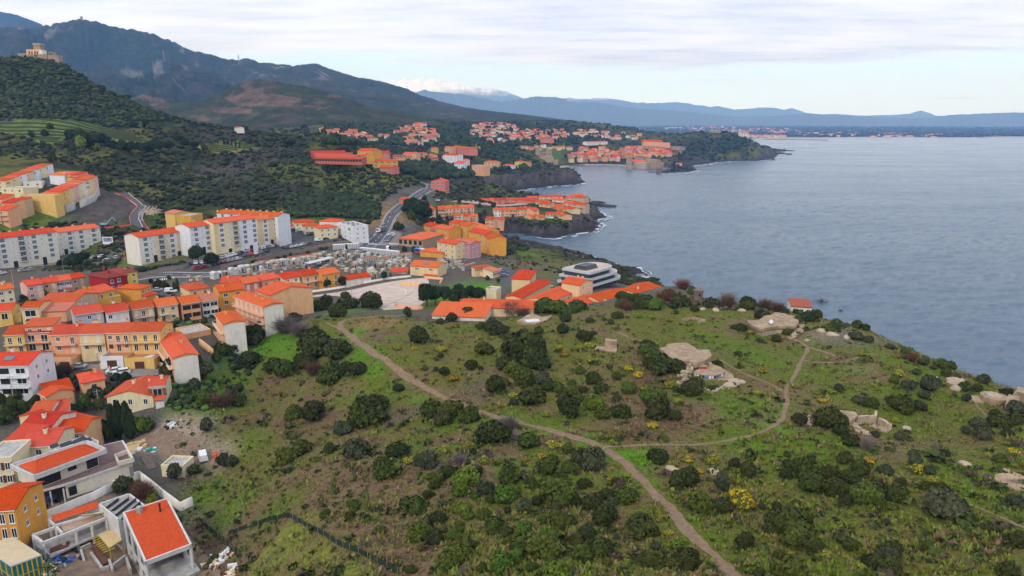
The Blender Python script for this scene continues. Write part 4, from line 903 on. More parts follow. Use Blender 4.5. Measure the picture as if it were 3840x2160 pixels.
OCH=[('terracotta red villa wedged in the ochre row',(470,585),(512,590),6,'coral'),('ochre villa at the start of the ochre row',(400,545),(470,565),5.5,'ochre'),('orange villa with gable beside the red villa',(515,572),(652,598),7.5,'orange'),('tall ochre villa with a red recess',(655,520),(738,535),11,'ochre'),('pale ochre tower villa',(742,540),(835,562),10,'ochre'),('long ochre villa facing the cove',(852,610),(1015,645),10.5,'ochre'),('ochre villa with tall end wall above the palm garden',(1000,650),(1062,690),9.5,'orange'),('pinkish brown villa behind the ochre villas',(838,545),(925,575),9,'beige'),('ochre villa with stepped roof over the cove',(925,575),(1010,610),9,'ochre')]
for l,A,B,hw,c in OCH:H(l,'i',A,B,hw*.76,10,c,'o','gable',17,fl=2,cols=2,chim=1,zg=23,group='ochre residence villas')
H('yellow apartment house with arches beside the mauve house','i',(535,715),(718,745),7.8,9,'cream','o','gable',16,fl=3,cols=3,chim=1,zg=23,sidewin=3)
H('mauve apartment house with dark wine windows','i',(690,718),(862,742),8.4,9,'mauve','p','gable',15,fl=3,cols=3,chim=1,zg=22,sidewin=3,style='plain')
H('rose pink apartment house at the end of the colourful group','i',(868,735),(975,718),7.6,12,'pink','o','gable',16,fl=3,cols=2,chim=1,zg=22)
H('low orange tiled house beside the yellow apartment house','i',(362,805),(600,830),3.2,10,'orange','o','hip',14,fl=0,chim=0,zg=22)
for i in range(5):H('peninsula holiday block unit with peach loggias, %s along the road row'%['first','second','third','fourth','last'][i],'i',(545+73*i,384-4*i),(614+73*i,383-4*i),6.6,10,'peach','o','gable',16,fl=3,cols=2,win=(1.3,1.5),chim=1,sidewin=2 if i==4 else 0,group='peach holiday blocks on the peninsula',balc=((1,.1,.9),))
H('small peach house at the road end of the holiday blocks','i',(455,392),(520,386),6,9,'peach','o','mono',16,fl=2,cols=1,chim=0)
for i in range(5):H('peninsula holiday block unit with peach loggias, %s below the paved terrace'%['first','second','third','fourth','last'][i],'i',(1108+76*i,400-3*i),(1180+76*i,398-3*i),6.6,10,'peach' if i else 'offwhite','o','gable',16,fl=3,cols=2,win=(1.3,1.5),chim=1,group='peach holiday blocks on the peninsula',balc=((1,.1,.9),))
H('stepped peach end house of the terrace block','i',(1490,398),(1560,392),7,10,'peach','o','gable',16,fl=2,cols=1,chim=0)
for i in range(3):H('white and peach garden house %s in front of the holiday block'%['first','second','third'][i],'i',(702+78*i,455+2*i),(776+78*i,456+2*i),6,9,['offwhite','peach','peach'][i],'o','gable',16,fl=2,cols=2,chim=0,group='garden houses on the peninsula')
for i in range(2):H('pink peach cliff house %s on the lawn'%['first','second'][i],'i',(1018+96*i,486+4*i),(1110+96*i,490+2*i),6,9,['peach','salmon'][i],'o','gable',16,fl=2,cols=2,chim=0,group='cliff houses on the lawn')
for i,(A,B,hw,c)in enumerate([((1482,465),(1556,455),4.2,'peach'),((1560,470),(1628,466),4.2,'salmon'),((1632,440),(1706,440),6.2,'offwhite'),((1708,425),(1800,455),4.6,'peach'),((1700,372),(1810,390),6,'peach'),((1815,372),(1893,390),7.5,'cream'),((1660,350),(1780,356),7,'cream'),((1525,312),(1640,318),6.5,'cream'),((1560,330),(1670,340),7,'peach'),((1690,295),(1815,300),7,'white'),((1648,262),(1800,262),8.5,'cream'),((1800,318),(1890,330),7,'peach'),((1895,335),(2020,345),9.5,'beige'),((1830,262),(1905,268),8,'peach'),((1905,265),(2010,275),8.5,'beige'),((1900,250),(2005,250),11,'salmon'),((1560,270),(1645,270),6.5,'white'),((1410,300),(1520,305),6,'coral'),((1225,290),(1320,292),5.5,'coral'),((1322,290),(1420,294),5.5,'coral'),((1450,275),(1550,272),6.5,'coral')]):
 H('%s house of the crowded %s'%(c.replace('offwhite','off-white').replace('coral','dark coral'),['point row, %s from the lawn'%['first','second','third','fourth'][i]if i<4 else 'cluster on the rocky point, number %d up from the sea wall'%(i-3)][0])if i<4 else '%s walled house in the crowded cluster on the rocky point'%c.replace('offwhite','off-white').replace('coral','dark coral'),'i',A,B,hw*.64,9,c,'o','gable',17,fl=2,cols=2,chim=i%2,group='cluster on the rocky point',zg=12.5 if i>6 else 10.5,balc=((0,.1,.9),)if i%3==0 else())
for i in range(9):H('low coral cottage in the row along the back of the paved terrace','i',(738+52*i,292+(i%2)*4),(788+52*i,293+(i%2)*4),4,8,'coral' if i%3 else 'salmon','o' if i%4 else 'r','gable',16,fl=0,chim=i%2,group='cottages behind the paved terrace',zg=13)
Z=27.0
H('long low clinic wing with wide orange roof behind the hilltop shrubs','j',(472,478),(900,498),3.4,13,'offwhite','o','mono',7,zg=Z,fl=0,chim=0,cat='clinic',name='clinic_wing',skylight=0)
H('main clinic wing with white roof hatch and long orange roof','j',(690,412),(1290,424),4.2,12,'cream','o','gable',10,zg=Z,fl=0,chim=1,cat='clinic',name='clinic_wing',skylight=2)
H('middle clinic wing with orange roof and roof cowls','j',(1064,328),(1188,342),5.0,30,'cream','o','gablefront',12,zg=Z,fl=1,cols=2,chim=0,cat='clinic',name='clinic_wing')
H('north clinic wing with clean pyramid orange roof','j',(1114,184),(1258,190),6.2,17,'cream','o','hip',15,zg=Z,fl=0,chim=0,cat='clinic',name='clinic_wing')
H('slanting clinic wing along the courtyard with small windows','j',(1405,378),(1655,274),5.0,9.5,'paleyellow','o','gable',13,zg=Z,fl=1,cols=7,win=(.9,1.2),chim=0,cat='clinic',name='clinic_wing')
H('tall yellow clinic house with iron balcony','j',(1516,212),(1660,236),8.6,9.5,'cream','o','gable',15,zg=Z,fl=0,chim=2,cat='clinic',name='clinic_house',sidewin=2)
for l,A,B,hw,dd in[('low clinic roof nearest the slanting wing',(1690,428),(1876,362),3.6,12),('second low clinic roof with round vent',(1860,385),(2102,312),4.2,12),('third clinic roof with raised ridge and cowl',(2168,326),(2318,250),5.0,11),('lean-to clinic roof at the seaward end',(2160,352),(2352,280),3.4,5),('small clinic roof with yellow chimney in the bushes',(1830,418),(1995,412),3.4,8)]:
 H(l,'j',A,B,hw,dd,'cream','o','gable',14,zg=Z,fl=0,chim=1 if 'chimney' in l or 'cowl' in l else 0,cat='clinic',name='clinic_roof_wing')
H('small pale pavilion behind the cypress lawn','i',(1025,1195),(1130,1205),3.2,5,'paleyellow',None,'flat',zg=27,fl=0,chim=0)
H('large yellow cemetery lodge with orange gable roof and solar panel','i',(262,955),(540,975),6.8,10,'cream','o','gable',18,zg=23,fl=1,cols=2,win=(.8,1.0),chim=0,cat='house',solar=True)
H('small red roofed cemetery store with white doors','i',(72,1020),(232,1018),3.2,5,'cream','o','mono',12,zg=23,fl=1,cols=2,style='roller',chim=0)
H('flat low orange awning house below the cemetery lodge','i',(400,1050),(520,1060),3.0,4,'paleyellow','o','mono',10,zg=23,fl=0,chim=0)
H('yellow niche wall building with red roof beside the cemetery road','i',(915,985),(1065,965),4.2,3,'cream','r','mono',8,zg=25,fl=1,cols=8,style='dark',win=(.6,.5),chim=0)
H('small mauve roofed cemetery office by the road','i',(1095,1020),(1175,1000),3.4,6,'paleyellow','p','mono',8,zg=25,fl=1,cols=2,chim=0)
H('pink seaside house with dark terrace above the wooded road bend','b',(1240,965),(1345,968),7,10,'coral','o','gablefront',16,fl=2,cols=3,win=(1.6,1.8),chim=1,cat='house')
H('small red roofed bungalow among the trees at the road','i',(150,290),(265,290),3.2,8,'coral','o','hip',16,fl=0,chim=0)
# roads, sheets, tracks
from mathutils.geometry import delaunay_2d_cdt
def resample(pts,step):
 out=[pts[0]]
 for a,b in zip(pts[:-1],pts[1:]):
  L=math.hypot(b[0]-a[0],b[1]-a[1]);n=max(1,int(L/step))
  out+=[(a[0]+(b[0]-a[0])*i/n,a[1]+(b[1]-a[1])*i/n)for i in range(1,n+1)]
 return out
def smooth_line(pts,k=3):
 for _ in range(k):
  o=[pts[0]]
  for a,b in zip(pts[:-1],pts[1:]):
   o+=[(a[0]*.75+b[0]*.25,a[1]*.75+b[1]*.25),(a[0]*.25+b[0]*.75,a[1]*.25+b[1]*.75)]
  o.append(pts[-1]);pts=o
 return pts
def sheet(name,pts,off,m,step=2.5):
 b=resample(pts+[pts[0]],step)[:-1]
 x0,x1=min(p[0]for p in b),max(p[0]for p in b);y0,y1=min(p[1]for p in b),max(p[1]for p in b)
 gx,gy=np.meshgrid(np.arange(x0,x1,step),np.arange(y0,y1,step));gx=gx.ravel();gy=gy.ravel()
 ok=in_poly(gx,gy,b)&(seg_dist(gx,gy,b,True)>step*.5)
 vs=[Vector(p)for p in b]+[Vector((x,y))for x,y in zip(gx[ok],gy[ok])]
 n=len(b)
 v,_,f,*_r=delaunay_2d_cdt(vs,[(i,(i+1)%n)for i in range(n)],[],1,1e-4)
 xs=np.array([p.x for p in v]);ys_=np.array([p.y for p in v])
 z=gz(xs,ys_)+off
 me=bpy.data.meshes.new(name);me.from_pydata([(float(a),float(c),float(d))for a,c,d in zip(xs,ys_,z)],[],[tuple(x)for x in f])
 me.materials.append(m);me.update()
 bm=bmesh.new();bm.from_mesh(me);bmesh.ops.recalc_face_normals(bm,faces=bm.faces)
 if sum(x.normal.z for x in bm.faces)<0:bmesh.ops.reverse_faces(bm,faces=bm.faces)
 bm.to_mesh(me);bm.free()
 return tag(link(name,me),kind='structure')
def frame_line(pts):
 P=np.array(pts);T=np.gradient(P,axis=0);T/=np.linalg.norm(T,axis=1)[:,None]+1e-9
 return P,np.stack([-T[:,1],T[:,0]],-1)
def strip(name,pts,width,off,m,nx=5,rag=0.0,seed=0,kind='structure',parent=None,step=1.5,side=0.0,taper=None):
 pts=resample(smooth_line(pts),step);P,Nn=frame_line(pts);n=len(P)
 w=np.full(n,width/2.0)
 t=np.linspace(-1,1,nx)
 i=np.arange(n)*step
 rl=fbm(i/2.2,i*0+seed,4,seed)*rag;rr=fbm(i/2.2,i*0+seed+50,4,seed+9)*rag
 off_l=np.where(t[None]<0,-(w+rl)[:,None]*-t[None],(w+rr)[:,None]*t[None])+side
 X=P[:,0:1]+Nn[:,0:1]*off_l;Y=P[:,1:2]+Nn[:,1:2]*off_l
 Z=gz(X,Y)+off
 idx=np.arange(n*nx).reshape(n,nx)
 F=np.stack([idx[:-1,:-1],idx[1:,:-1],idx[1:,1:],idx[:-1,1:]],-1).reshape(-1,4)[:,::-1]
 me=np_mesh(name,np.stack([X,Y,Z],-1).reshape(-1,3),F,[m],smooth=True)
 o=link(name,me,parent)
 if parent is None:tag(o,kind=kind)
 return o
def dashes(name,pts,width,off,m,on,gap,parent,side=0.0):
 pts=resample(smooth_line(pts),.8);P,Nn=frame_line(pts)
 mb=MB();s=0
 for k in range(len(P)-1):
  if gap==0 or(s%(on+gap))<on:
   q4=[]
   for(i,sgn)in((k,1),(k+1,1),(k+1,-1),(k,-1)):
    x=P[i,0]+Nn[i,0]*(side+sgn*width/2);y=P[i,1]+Nn[i,1]*(side+sgn*width/2)
    q4 .append((x,y,gz1(x,y)+off))
   mb.poly(q4[::-1])
  s+=.8
 return mb.build(name,m,parent)
def fline(pts):return[at(*p).to_2d()[:]for p in pts]
def kerbwall(name,pts,h,th,m,parent=None,step=2.0,base=.5,label=None,cat=None,group=None,level=False):
 """a wall or kerb that follows the ground along a line"""
 pts=resample(pts,step);P,Nn=frame_line(pts);n=len(P)
 V=[]
 for s in(-th/2,th/2):
  x=P[:,0]+Nn[:,0]*s;y=P[:,1]+Nn[:,1]*s;g=gz(P[:,0],P[:,1])
  V.append(np.stack([x,y,g-base],-1));V.append(np.stack([x,y,g+h],-1))
 V=np.stack(V,1).reshape(-1,3)
 F=[]
 for i in range(n-1):
  a,b=i*4,(i+1)*4
  F+=[(a,b,b+1,a+1),(a+1,b+1,b+3,a+3),(a+3,b+3,b+2,a+2)]
 F+=[(0,1,3,2),((n-1)*4,(n-1)*4+2,(n-1)*4+3,(n-1)*4+1)]
 me=np_mesh(name,V,np.array(F),[m]);o=link(name,me,parent)
 if label:tag(o,label,cat,group)
 return o
ROADPTS=fline([(1062,461),(1080,464),(1086,470),(1072,480),(1048,493),(1022,512),(996,530),(980,548),(970,572),(955,595),(936,614),(905,626),(860,637),(800,650),(720,666),(640,682),(560,690),(480,693),(400,690),(350,700),(300,706)])
road=strip('road',ROADPTS,7.5,.10,M_ASPH,nx=7)
dashes('centre_line',ROADPTS,.22,.125,M_MARK,3.2,4.0,road)
for sd in(-3.3,3.3):dashes('edge_line',ROADPTS,.22,.125,M_MARK,5,0,road,side=sd)
for sd in(-4.2,4.2):
 kp=resample(smooth_line(ROADPTS),2.0);P,Nn=frame_line(kp);kerbwall('kerb',[tuple(p+n_*sd)for p,n_ in zip(P,Nn)],.16,.35,mat('kerb_stone',(.42,.40,.37),.9,var=.15),road,base=.1)
sheet('car_park',pol('h',[(-150,770),(60,735),(220,705),(500,645),(750,575),(1000,545),(1140,490),(1175,420),(1178,355),(1330,395),(1450,440),(1600,470),(1770,435),(1830,455),(1750,485),(1500,505),(1200,565),(900,635),(600,695),(300,760),(50,812),(-160,850)]),.07,M_ASPH)
sheet('street',pol('e',[(380,985),(760,982),(1240,988),(1480,1004),(1700,1062),(1660,1092),(1300,1122),(1080,1092),(760,1024),(430,1022)]),.07,mat('pale_asphalt',(.24,.215,.20),.92,var=.2,vscale=.4))
park=sheet('paved_car_park',pol('h',[(1160,1078),(1350,1052),(2000,945),(2380,880),(2576,862),(2600,905),(2585,1000),(2560,1100),(2480,1165),(2150,1190),(1950,1092),(1850,1062),(1600,1042),(1400,1062),(1250,1122),(1160,1108)]),.07,M_PAVE)
sheet('clinic_road',pol('i',[(1180,980),(1290,992),(1290,1080),(1240,1200),(1200,1300),(1112,1300),(1170,1180),(1212,1080)]),.08,M_ASPH)
sheet('clinic_yard',[atZ(*q('i',*p),27.2).to_2d()[:]for p in[(1480,1120),(1560,1110),(1790,1170),(1700,1230),(1600,1262),(1462,1245)]],.09,M_ASPH)
sheet('market_yard',pol('i',[(-60,640),(110,600),(180,640),(130,700),(420,705),(380,745),(60,760),(-80,745)]),.07,mat('light_asphalt',(.20,.18,.165),.92,var=.2,vscale=.4))
sheet('paved_terrace',pol('i',[(665,312),(745,298),(1230,298),(1400,306),(1450,340),(1300,352),(1000,345),(930,335),(800,322)]),.07,mat('terrace_paving',(.36,.30,.22),.95,var=.2,vscale=.3))
pit=sheet('new_road',pol('d',[(1145,440),(1290,430),(1350,490),(1430,558),(1510,572),(1455,630),(1432,700),(1500,806),(1420,800),(1322,750),(1300,690),(1330,640),(1392,575),(1330,530),(1245,470)]),.10,M_ASPH,step=2)
for L_ in([(1292,432),(1352,490),(1432,560),(1470,575),(1400,650),(1395,700),(1450,806)],[(1145,442),(1245,472),(1330,532),(1385,575),(1325,640),(1302,690),(1320,765)],[(1510,574),(1440,640),(1428,700),(1500,806)],[(1395,660),(1432,664)],[(1398,715),(1436,712)]):
 kerbwall('kerb',fline([q('d',*p)for p in L_]),.18,.3,mat('new_kerb',(.62,.60,.57),.85),pit,base=.1,step=1.5)
sheet('lane',pol('d',[(930,1155),(1000,1085),(1130,1052),(1120,1020),(1220,985),(1240,1010),(1190,1045),(1212,1092),(1130,1132),(1010,1150)]),.08,M_ASPH)
sheet('terrace_lane',pol('d',[(445,278),(500,282),(560,325),(540,360),(480,372),(440,330)]),.08,M_ASPH)
sheet('side_yard',pol('d',[(1520,1440),(1560,1400),(1740,1400),(1780,1440),(1700,1490),(1560,1480)]),.08,M_ASPH)
sheet('seaside_turning_circle',pol('k',[(590,275),(680,270),(770,310),(780,335),(700,335),(620,300)]),.10,mat('light_asphalt',(.20,.18,.165)))
zb_=MB()
for(r,A,B,n,L)in[('d',(1560,1322),(1760,1292),9,3.2),('h',(1990,522),(2090,528),7,3.0),('h',(2200,520),(2330,528),8,3.0)]:
 a=at(*q(r,*A));b=at(*q(r,*B));d=(b-a).to_2d();dn=d.normalized();nn=Vector((-dn.y,dn.x))
 o=MB()
 for i in range(n):
  c=a.to_2d()+d*(i/n)
  pts=[c-nn*L/2,c+dn*d.length/n*.5-nn*L/2,c+dn*d.length/n*.5+nn*L/2,c+nn*L/2]
  o.poly([(p.x,p.y,gz1(p.x,p.y)+.14)for p in pts])
 tag(o.build('crosswalk',M_MARK),kind='structure')
for k,L_ in enumerate([[(1500,1060),(1900,1000),(2250,960),(2350,975),(2380,1010),(2300,1040)],[(2090,955),(2280,950),(2380,985),(2360,1030)],[(1900,1015),(2050,990)],[(1930,1025),(2080,1000)],[(2040,1010),(2150,1035)]]):
 dashes('bay_line',fline([q('h',*p)for p in L_]),.18,.10,M_MARK,4,0,park)
for k,L_ in enumerate([[(1650,1010),(2400,1130)],[(2200,1130),(2450,1000)],[(1700,1060),(2000,980)]]):
 dashes('paving_joint',fline([q('h',*p)for p in L_]),.22,.095,mat('joint',(.10,.09,.06),.95),9,0,park)
T1=[(1870,1480),(1845,1449),(1800,1400),(1730,1330),(1680,1275),(1620,1210),(1570,1160),(1520,1125),(1430,1095),(1330,1070),(1230,1045),(1150,1015),(1080,980),(1020,945),(980,915),(940,890),(905,865),(880,845),(857,828),(852,816),(866,806),(905,800),(960,796),(1010,794)]
T2=[(1518,1124),(1600,1122),(1700,1121),(1800,1115),(1870,1101),(1920,1086),(1958,1066),(1975,1040),(1980,1010),(1974,985),(1985,965),(2005,940),(2012,915),(2025,892),(2036,874),(2015,860),(1995,852)]
PATHS=[]
for pts,w,rg,sd in[(T1,1.75,.75,3),(T2,.95,.45,4),([(1970,986),(1950,972),(1900,950),(1860,936),(1812,905)],.7,.3,5),([(2244,1190),(2300,1216),(2380,1245),(2450,1273),(2544,1313),(2600,1335)],.55,.25,6),([(1542,831),(1580,848),(1620,860),(1660,864)],.8,.3,7),([(819,812),(847,823),(866,834)],.9,.3,8),([(2012,905),(2080,915),(2150,905),(2200,890)],.7,.5,9),([(2036,874),(2070,885),(2100,896)],.8,.4,10),([(2600,1110),(2540,1090),(2450,1010)],.4,.3,11)]:
 w_=fline(pts);PATHS.append((smooth_line(w_),w))
 strip('path',w_,w,.05,M_TRACK,nx=5,rag=rg,seed=sd,step=.7)
sheet('bare_yard',pol('g',[(1130,310),(1200,240),(1350,200),(1480,110),(1560,170),(1620,240),(1700,260),(1780,330),(1850,420),(1960,480),(2020,540),(1900,500),(1760,440),(1600,470),(1480,400),(1300,390),(1180,360)]),.05,M_EARTHM,step=1.2)
sheet('building_plot',pol('g',[(240,700),(430,720),(560,850),(760,800),(1000,720),(1300,900),(1500,900),(1750,1200),(1900,1350),(2000,1500),(1700,1560),(300,1560),(420,1250),(160,1000)]),.05,M_EARTHM,step=1.5)
# cars
def car_paint(n,c):return mat('paint_'+n,c,.35,spec=.6)
CARC={'white':(.72,.72,.72),'silver':(.38,.39,.40),'grey':(.14,.145,.15),'black':(.018,.018,.02),'red':(.38,.02,.02),'blue':(.03,.07,.22),'teal':(.20,.42,.38),'navy':(.02,.035,.10)}
M_TYRE=mat('tyre',(.02,.02,.02),.9);M_RIM=mat('wheel_rim',(.35,.35,.36),.4,metal=.6)
M_LAMP=mat('headlamp',(.75,.75,.72),.2,spec=.7);M_TAIL=mat('tail_lamp',(.4,.02,.02),.3)
CARM={}
def car_meshes(kind):
 if kind in CARM:return CARM[kind]
 if kind=='hatch':L,Wd,prof,gl=4.1,1.75,[(-2.05,.35),(-2.0,.80),(-1.2,.98),(-.45,1.46),(.95,1.50),(1.75,1.05),(2.03,.9),(2.05,.35)],[(-1.12,.98),(-.48,1.38),(.92,1.42),(1.68,1.03)]
 elif kind=='suv':L,Wd,prof,gl=4.4,1.85,[(-2.2,.40),(-2.15,.95),(-1.25,1.10),(-.65,1.62),(1.6,1.66),(2.1,1.15),(2.2,1.0),(2.2,.40)],[(-1.18,1.10),(-.68,1.54),(1.55,1.58),(2.0,1.12)]
 else:L,Wd,prof,gl=4.6,1.85,[(-2.3,.38),(-2.25,.95),(-1.55,1.15),(-.95,1.80),(-.6,1.86),(2.2,1.86),(2.3,1.7),(2.3,.38)],[(-1.48,1.15),(-.98,1.72),(-.1,1.74),(-.1,1.12)]
 def body(mb,prof,wlow,whigh,m=0):
  n=len(prof);b=len(mb.v);zt=max(p[1]for p in prof);z0=1.0
  for s in(-1,1):
   for x,z in prof:
    k=0 if z<=z0 else(z-z0)/(zt-z0);mb.v.append((x,s*(wlow+(whigh-wlow)*k),z))
  mb.f.append(tuple(range(b,b+n)));mb.m.append(m);mb.f.append(tuple(range(b+n,b+2*n))[::-1]);mb.m.append(m)
  for i in range(n):
   j=(i+1)%n;mb.f.append((b+i,b+n+i,b+n+j,b+j));mb.m.append(m)
 bm_=MB();body(bm_,prof,Wd/2,Wd/2-.17)
 for sx in(-1.3,1.3):
  for sy in(-1,1):bm_.cyl(0,0,0,0.001,.01)
 gm=MB()
 zt=max(p[1]for p in prof);f=lambda z:Wd/2-.17*max(0,(z-1.0)/(zt-1.0))+.008
 for s in(-1,1):gm.poly([(x,s*f(z),z)for x,z in(gl if s>0 else gl[::-1])])
 (x0,z0),(x1,z1)=prof[2],prof[3];e=.02
 gm.poly([(x0+.06-e,-f(z0)*.86,z0+.06),(x1-.04-e,-f(z1)*.84,z1-.02),(x1-.04-e,f(z1)*.84,z1-.02),(x0+.06-e,f(z0)*.86,z0+.06)])
 if kind!='van':
  (x0,z0),(x1,z1)=prof[4],prof[5]
  gm.poly([(x0+.06+e,-f(z0)*.84,z0-.04),(x1-.05+e,-f(z1)*.84,z1+.04),(x1-.05+e,f(z1)*.84,z1+.04),(x0+.06+e,f(z0)*.84,z0-.04)][::-1])
 wh=MB()
 nn=14;
 for(r0,y0,y1,m)in((.32,-.10,.10,0),(.19,-.108,.108,1)):
  b=len(wh.v)
  for y in(y0,y1):
   for i in range(nn):t=2*math.pi*i/nn;wh.v.append((math.cos(t)*r0,y,math.sin(t)*r0))
  for i in range(nn):j=(i+1)%nn;wh.f.append((b+i,b+nn+i,b+nn+j,b+j));wh.m.append(m)
  wh.f.append(tuple(b+i for i in range(nn)));wh.m.append(m);wh.f.append(tuple(b+nn+i for i in range(nn))[::-1]);wh.m.append(m)
 lm=MB();zl=prof[1][1]-.16
 lm.box(-L/2-.015,-.16,zl-.08,-L/2+.2,.16,zl+.1)
 tm_=MB();tm_.box(L/2-.2,-.12,prof[-2][1]-.22,L/2+.015,.12,prof[-2][1])
 CARM[kind]=(bm_,gm.mesh('windows',[M_GLASS]),wh.mesh('wheel',[M_TYRE,M_RIM]),lm.mesh('headlight',[M_LAMP]),tm_.mesh('tail_light',[M_TAIL]),L,Wd,{})
 return CARM[kind]
def car(p,heading,kind,colour,label,group=None,name='parked_car',cat='car'):
 """heading: direction of the bonnet (world angle)"""
 bm_,gm,wh,lm,tl,L,Wd,cache=car_meshes(kind)
 if colour not in cache:cache[colour]=bm_.mesh('body',[car_paint(colour,CARC[colour])])
 z=max(gz1(p[0],p[1]),0)+.13
 e=empty(name,(p[0],p[1],z),heading+math.pi,label,cat,group)
 link('body',cache[colour],e);link('windows',gm,e)
 for sx in(-1.32,1.32):
  for sy in(-1,1):
   link('wheel',wh,e,(sx,sy*(Wd/2-.09),.32))
 for sy in(-1,1):
  link('headlight',lm,e,(0,sy*(Wd/2-.26),0));link('tail_light',tl,e,(0,sy*(Wd/2-.2),0))
 return e
def car_row(reg,A,B,n,ang,where,group,seed,pal=None,miss=()):
 """n cars along a kerb; ang: heading relative to the row direction, degrees"""
 a=at(*q(reg,*A));b=at(*q(reg,*B));d=b-a;h=math.atan2(d.y,d.x)
 rr=random.Random(seed)
 for i in range(n):
  if i in miss:continue
  p=a+d*((i+.5)/n);c=(pal or['white','white','white','silver','grey','black','silver','white','grey','blue','red','black'])[rr.randrange(12 if pal is None else len(pal))]
  k=rr.choice(['hatch','hatch','suv','hatch','van' if c=='white' else 'suv'])
  car((p.x+rr.uniform(-.15,.15),p.y+rr.uniform(-.15,.15)),h+R(ang+rr.uniform(-3,3)),k,c,'%s %s parked %s'%(c,{'hatch':'hatchback','suv':'tall estate car','van':'small van'}[k],where),group)
g='cars in the apartment car park'
car_row('h',(740,605),(1050,545),10,80,'under the hedge in front of the long apartment block',g,3)
car_row('h',(490,680),(720,622),6,80,'beside the stair under the long apartment block',g,4)
car_row('h',(420,745),(700,680),6,12,'along the planted bank above the road',g,5)
car_row('h',(720,660),(1000,600),5,12,'along the shrub bank facing the hedge row',g,6)
car_row('h',(160,740),(345,715),3,80,'by the big pines under the apartment stair',g,7)
car_row('h',(230,785),(370,760),2,10,'at the road end of the apartment car park',g,8,['red','black'])
car_row('h',(1090,525),(1240,485),3,10,'on the bend below the end of the apartment block',g,9)
car_row('h',(1170,375),(1240,365),2,80,'at the blank end wall of the apartment block',g,10)
car_row('h',(1235,385),(1390,400),5,80,'in front of the cream guest house',g,11,['white','white','grey','black','silver'])
car_row('h',(1380,430),(1430,432),1,60,'at the guest house corner',g,12,['grey'])
car_row('h',(1130,570),(1420,518),5,10,'along the lower edge of the curved car park',g,13)
car_row('h',(1440,500),(1530,492),1,0,'under the guest house wall',g,14,['white'])
car_row('h',(1540,485),(1580,480),1,20,'by the guest house gate',g,21,['black'])
car_row('h',(1680,462),(1800,440),3,60,'on the hotel forecourt','cars by the hotel',15,['black','grey','silver'])
car_row('h',(1870,490),(2020,440),5,60,'below the white hotel beside the main road','cars by the hotel',16,['grey','silver','black','grey','silver'])
car_row('h',(2160,505),(2230,430),7,82,'in the angled bays beside the supermarket','cars at the supermarket',17,['white','silver','white','blue','silver','white','grey'])
car_row('i',(1540,1160),(1700,1185),2,70,'on the clinic courtyard','cars at the clinic',18,['white'])
car_row('i',(1480,1085),(1510,1085),1,80,'beside the north clinic wing','cars at the clinic',19,['silver'])
car_row('i',(1200,1010),(1215,1080),3,90,'on the clinic road by the cemetery office','cars at the clinic',20,['grey','blue','black'])
car_row('i',(630,640),(690,645),2,20,'between the ochre villas','cars among the villas',22,['white','silver'])
car_row('i',(480,608),(510,612),1,10,'at the supermarket corner','cars among the villas',23,['blue'])
car_row('i',(520,310),(560,305),2,20,'by the peninsula entrance','cars among the villas',24,['white','silver'])
car_row('h',(2150,300),(2110,410),2,180,'driving on the coast road behind the lorry','cars on the coast road',25,['white','silver'])
car_row('h',(2215,228),(2225,218),1,180,'driving on the upper coast road','cars on the coast road',26,['grey'])
car_row('d',(930,1105),(1050,1085),3,70,'on the lane above the red house','cars on the lane',27,['black','white','white'])
car_row('d',(1050,1130),(1110,1130),1,10,'at the lane bend above the red house','cars on the lane',28,['white'])
car_row('d',(1145,1110),(1180,1095),1,80,'against the curved lane wall','cars on the lane',29,['silver'])
car_row('d',(200,1235),(350,1218),2,10,'below the stone wall of the white blocks','cars below the wall',30,['black','silver'])
car_row('d',(440,1200),(600,1188),2,10,'under the pines below the stone wall','cars below the wall',31,['grey','black'])
car_row('d',(-20,1262),(50,1256),1,10,'on the lower lane behind the cream house','cars below the wall',32,['white'])
car_row('d',(1550,1425),(1620,1430),1,30,'in the side yard behind the orange villa','cars in the side yard',33,['silver'])
car_row('d',(1680,1440),(1770,1442),1,10,'in the side yard beside the cypress','cars in the side yard',34,['white'])
car_row('d',(455,278),(500,272),1,30,'at the top of the terrace lane','cars on the terrace lane',35,['white'])
car_row('d',(440,300),(470,320),1,60,'on the terrace lane under the white stair block','cars on the terrace lane',36,['grey'])
car_row('d',(535,312),(575,320),1,30,'against the yellow terrace','cars on the terrace lane',37,['black'])
car_row('d',(150,478),(195,485),1,10,'beside the long blank yellow wall','cars on the terrace lane',38,['grey'])
def onecar(reg,u,v,ang,kind,colour,label,**kw):
 p=at(*q(reg,u,v));return car((p.x,p.y),R(ang),kind,colour,label,**kw)
onecar('e',555,972,190,'hatch','navy','dark blue hatchback parked at the apricot garage terrace')
onecar('e',680,970,5,'hatch','teal','pale green rounded hatchback parked at the apricot garage terrace')
onecar('e',800,1022,5,'hatch','silver','silver car parked behind the bare tree on the street')
onecar('e',1150,1070,205,'hatch','white','white hatchback with dark windows parked at the street wall')
onecar('e',1228,1085,205,'suv','white','white boxy estate car parked at the street wall')
v_=onecar('e',1525,985,70,'van','white','tall white delivery van on the garden ramp',name='delivery_van',cat='van');v_.scale=(1.25,1.15,1.35)
onecar('g',1780,425,120,'van','white','white panel van alone on the bare earth yard',name='panel_van',cat='van')
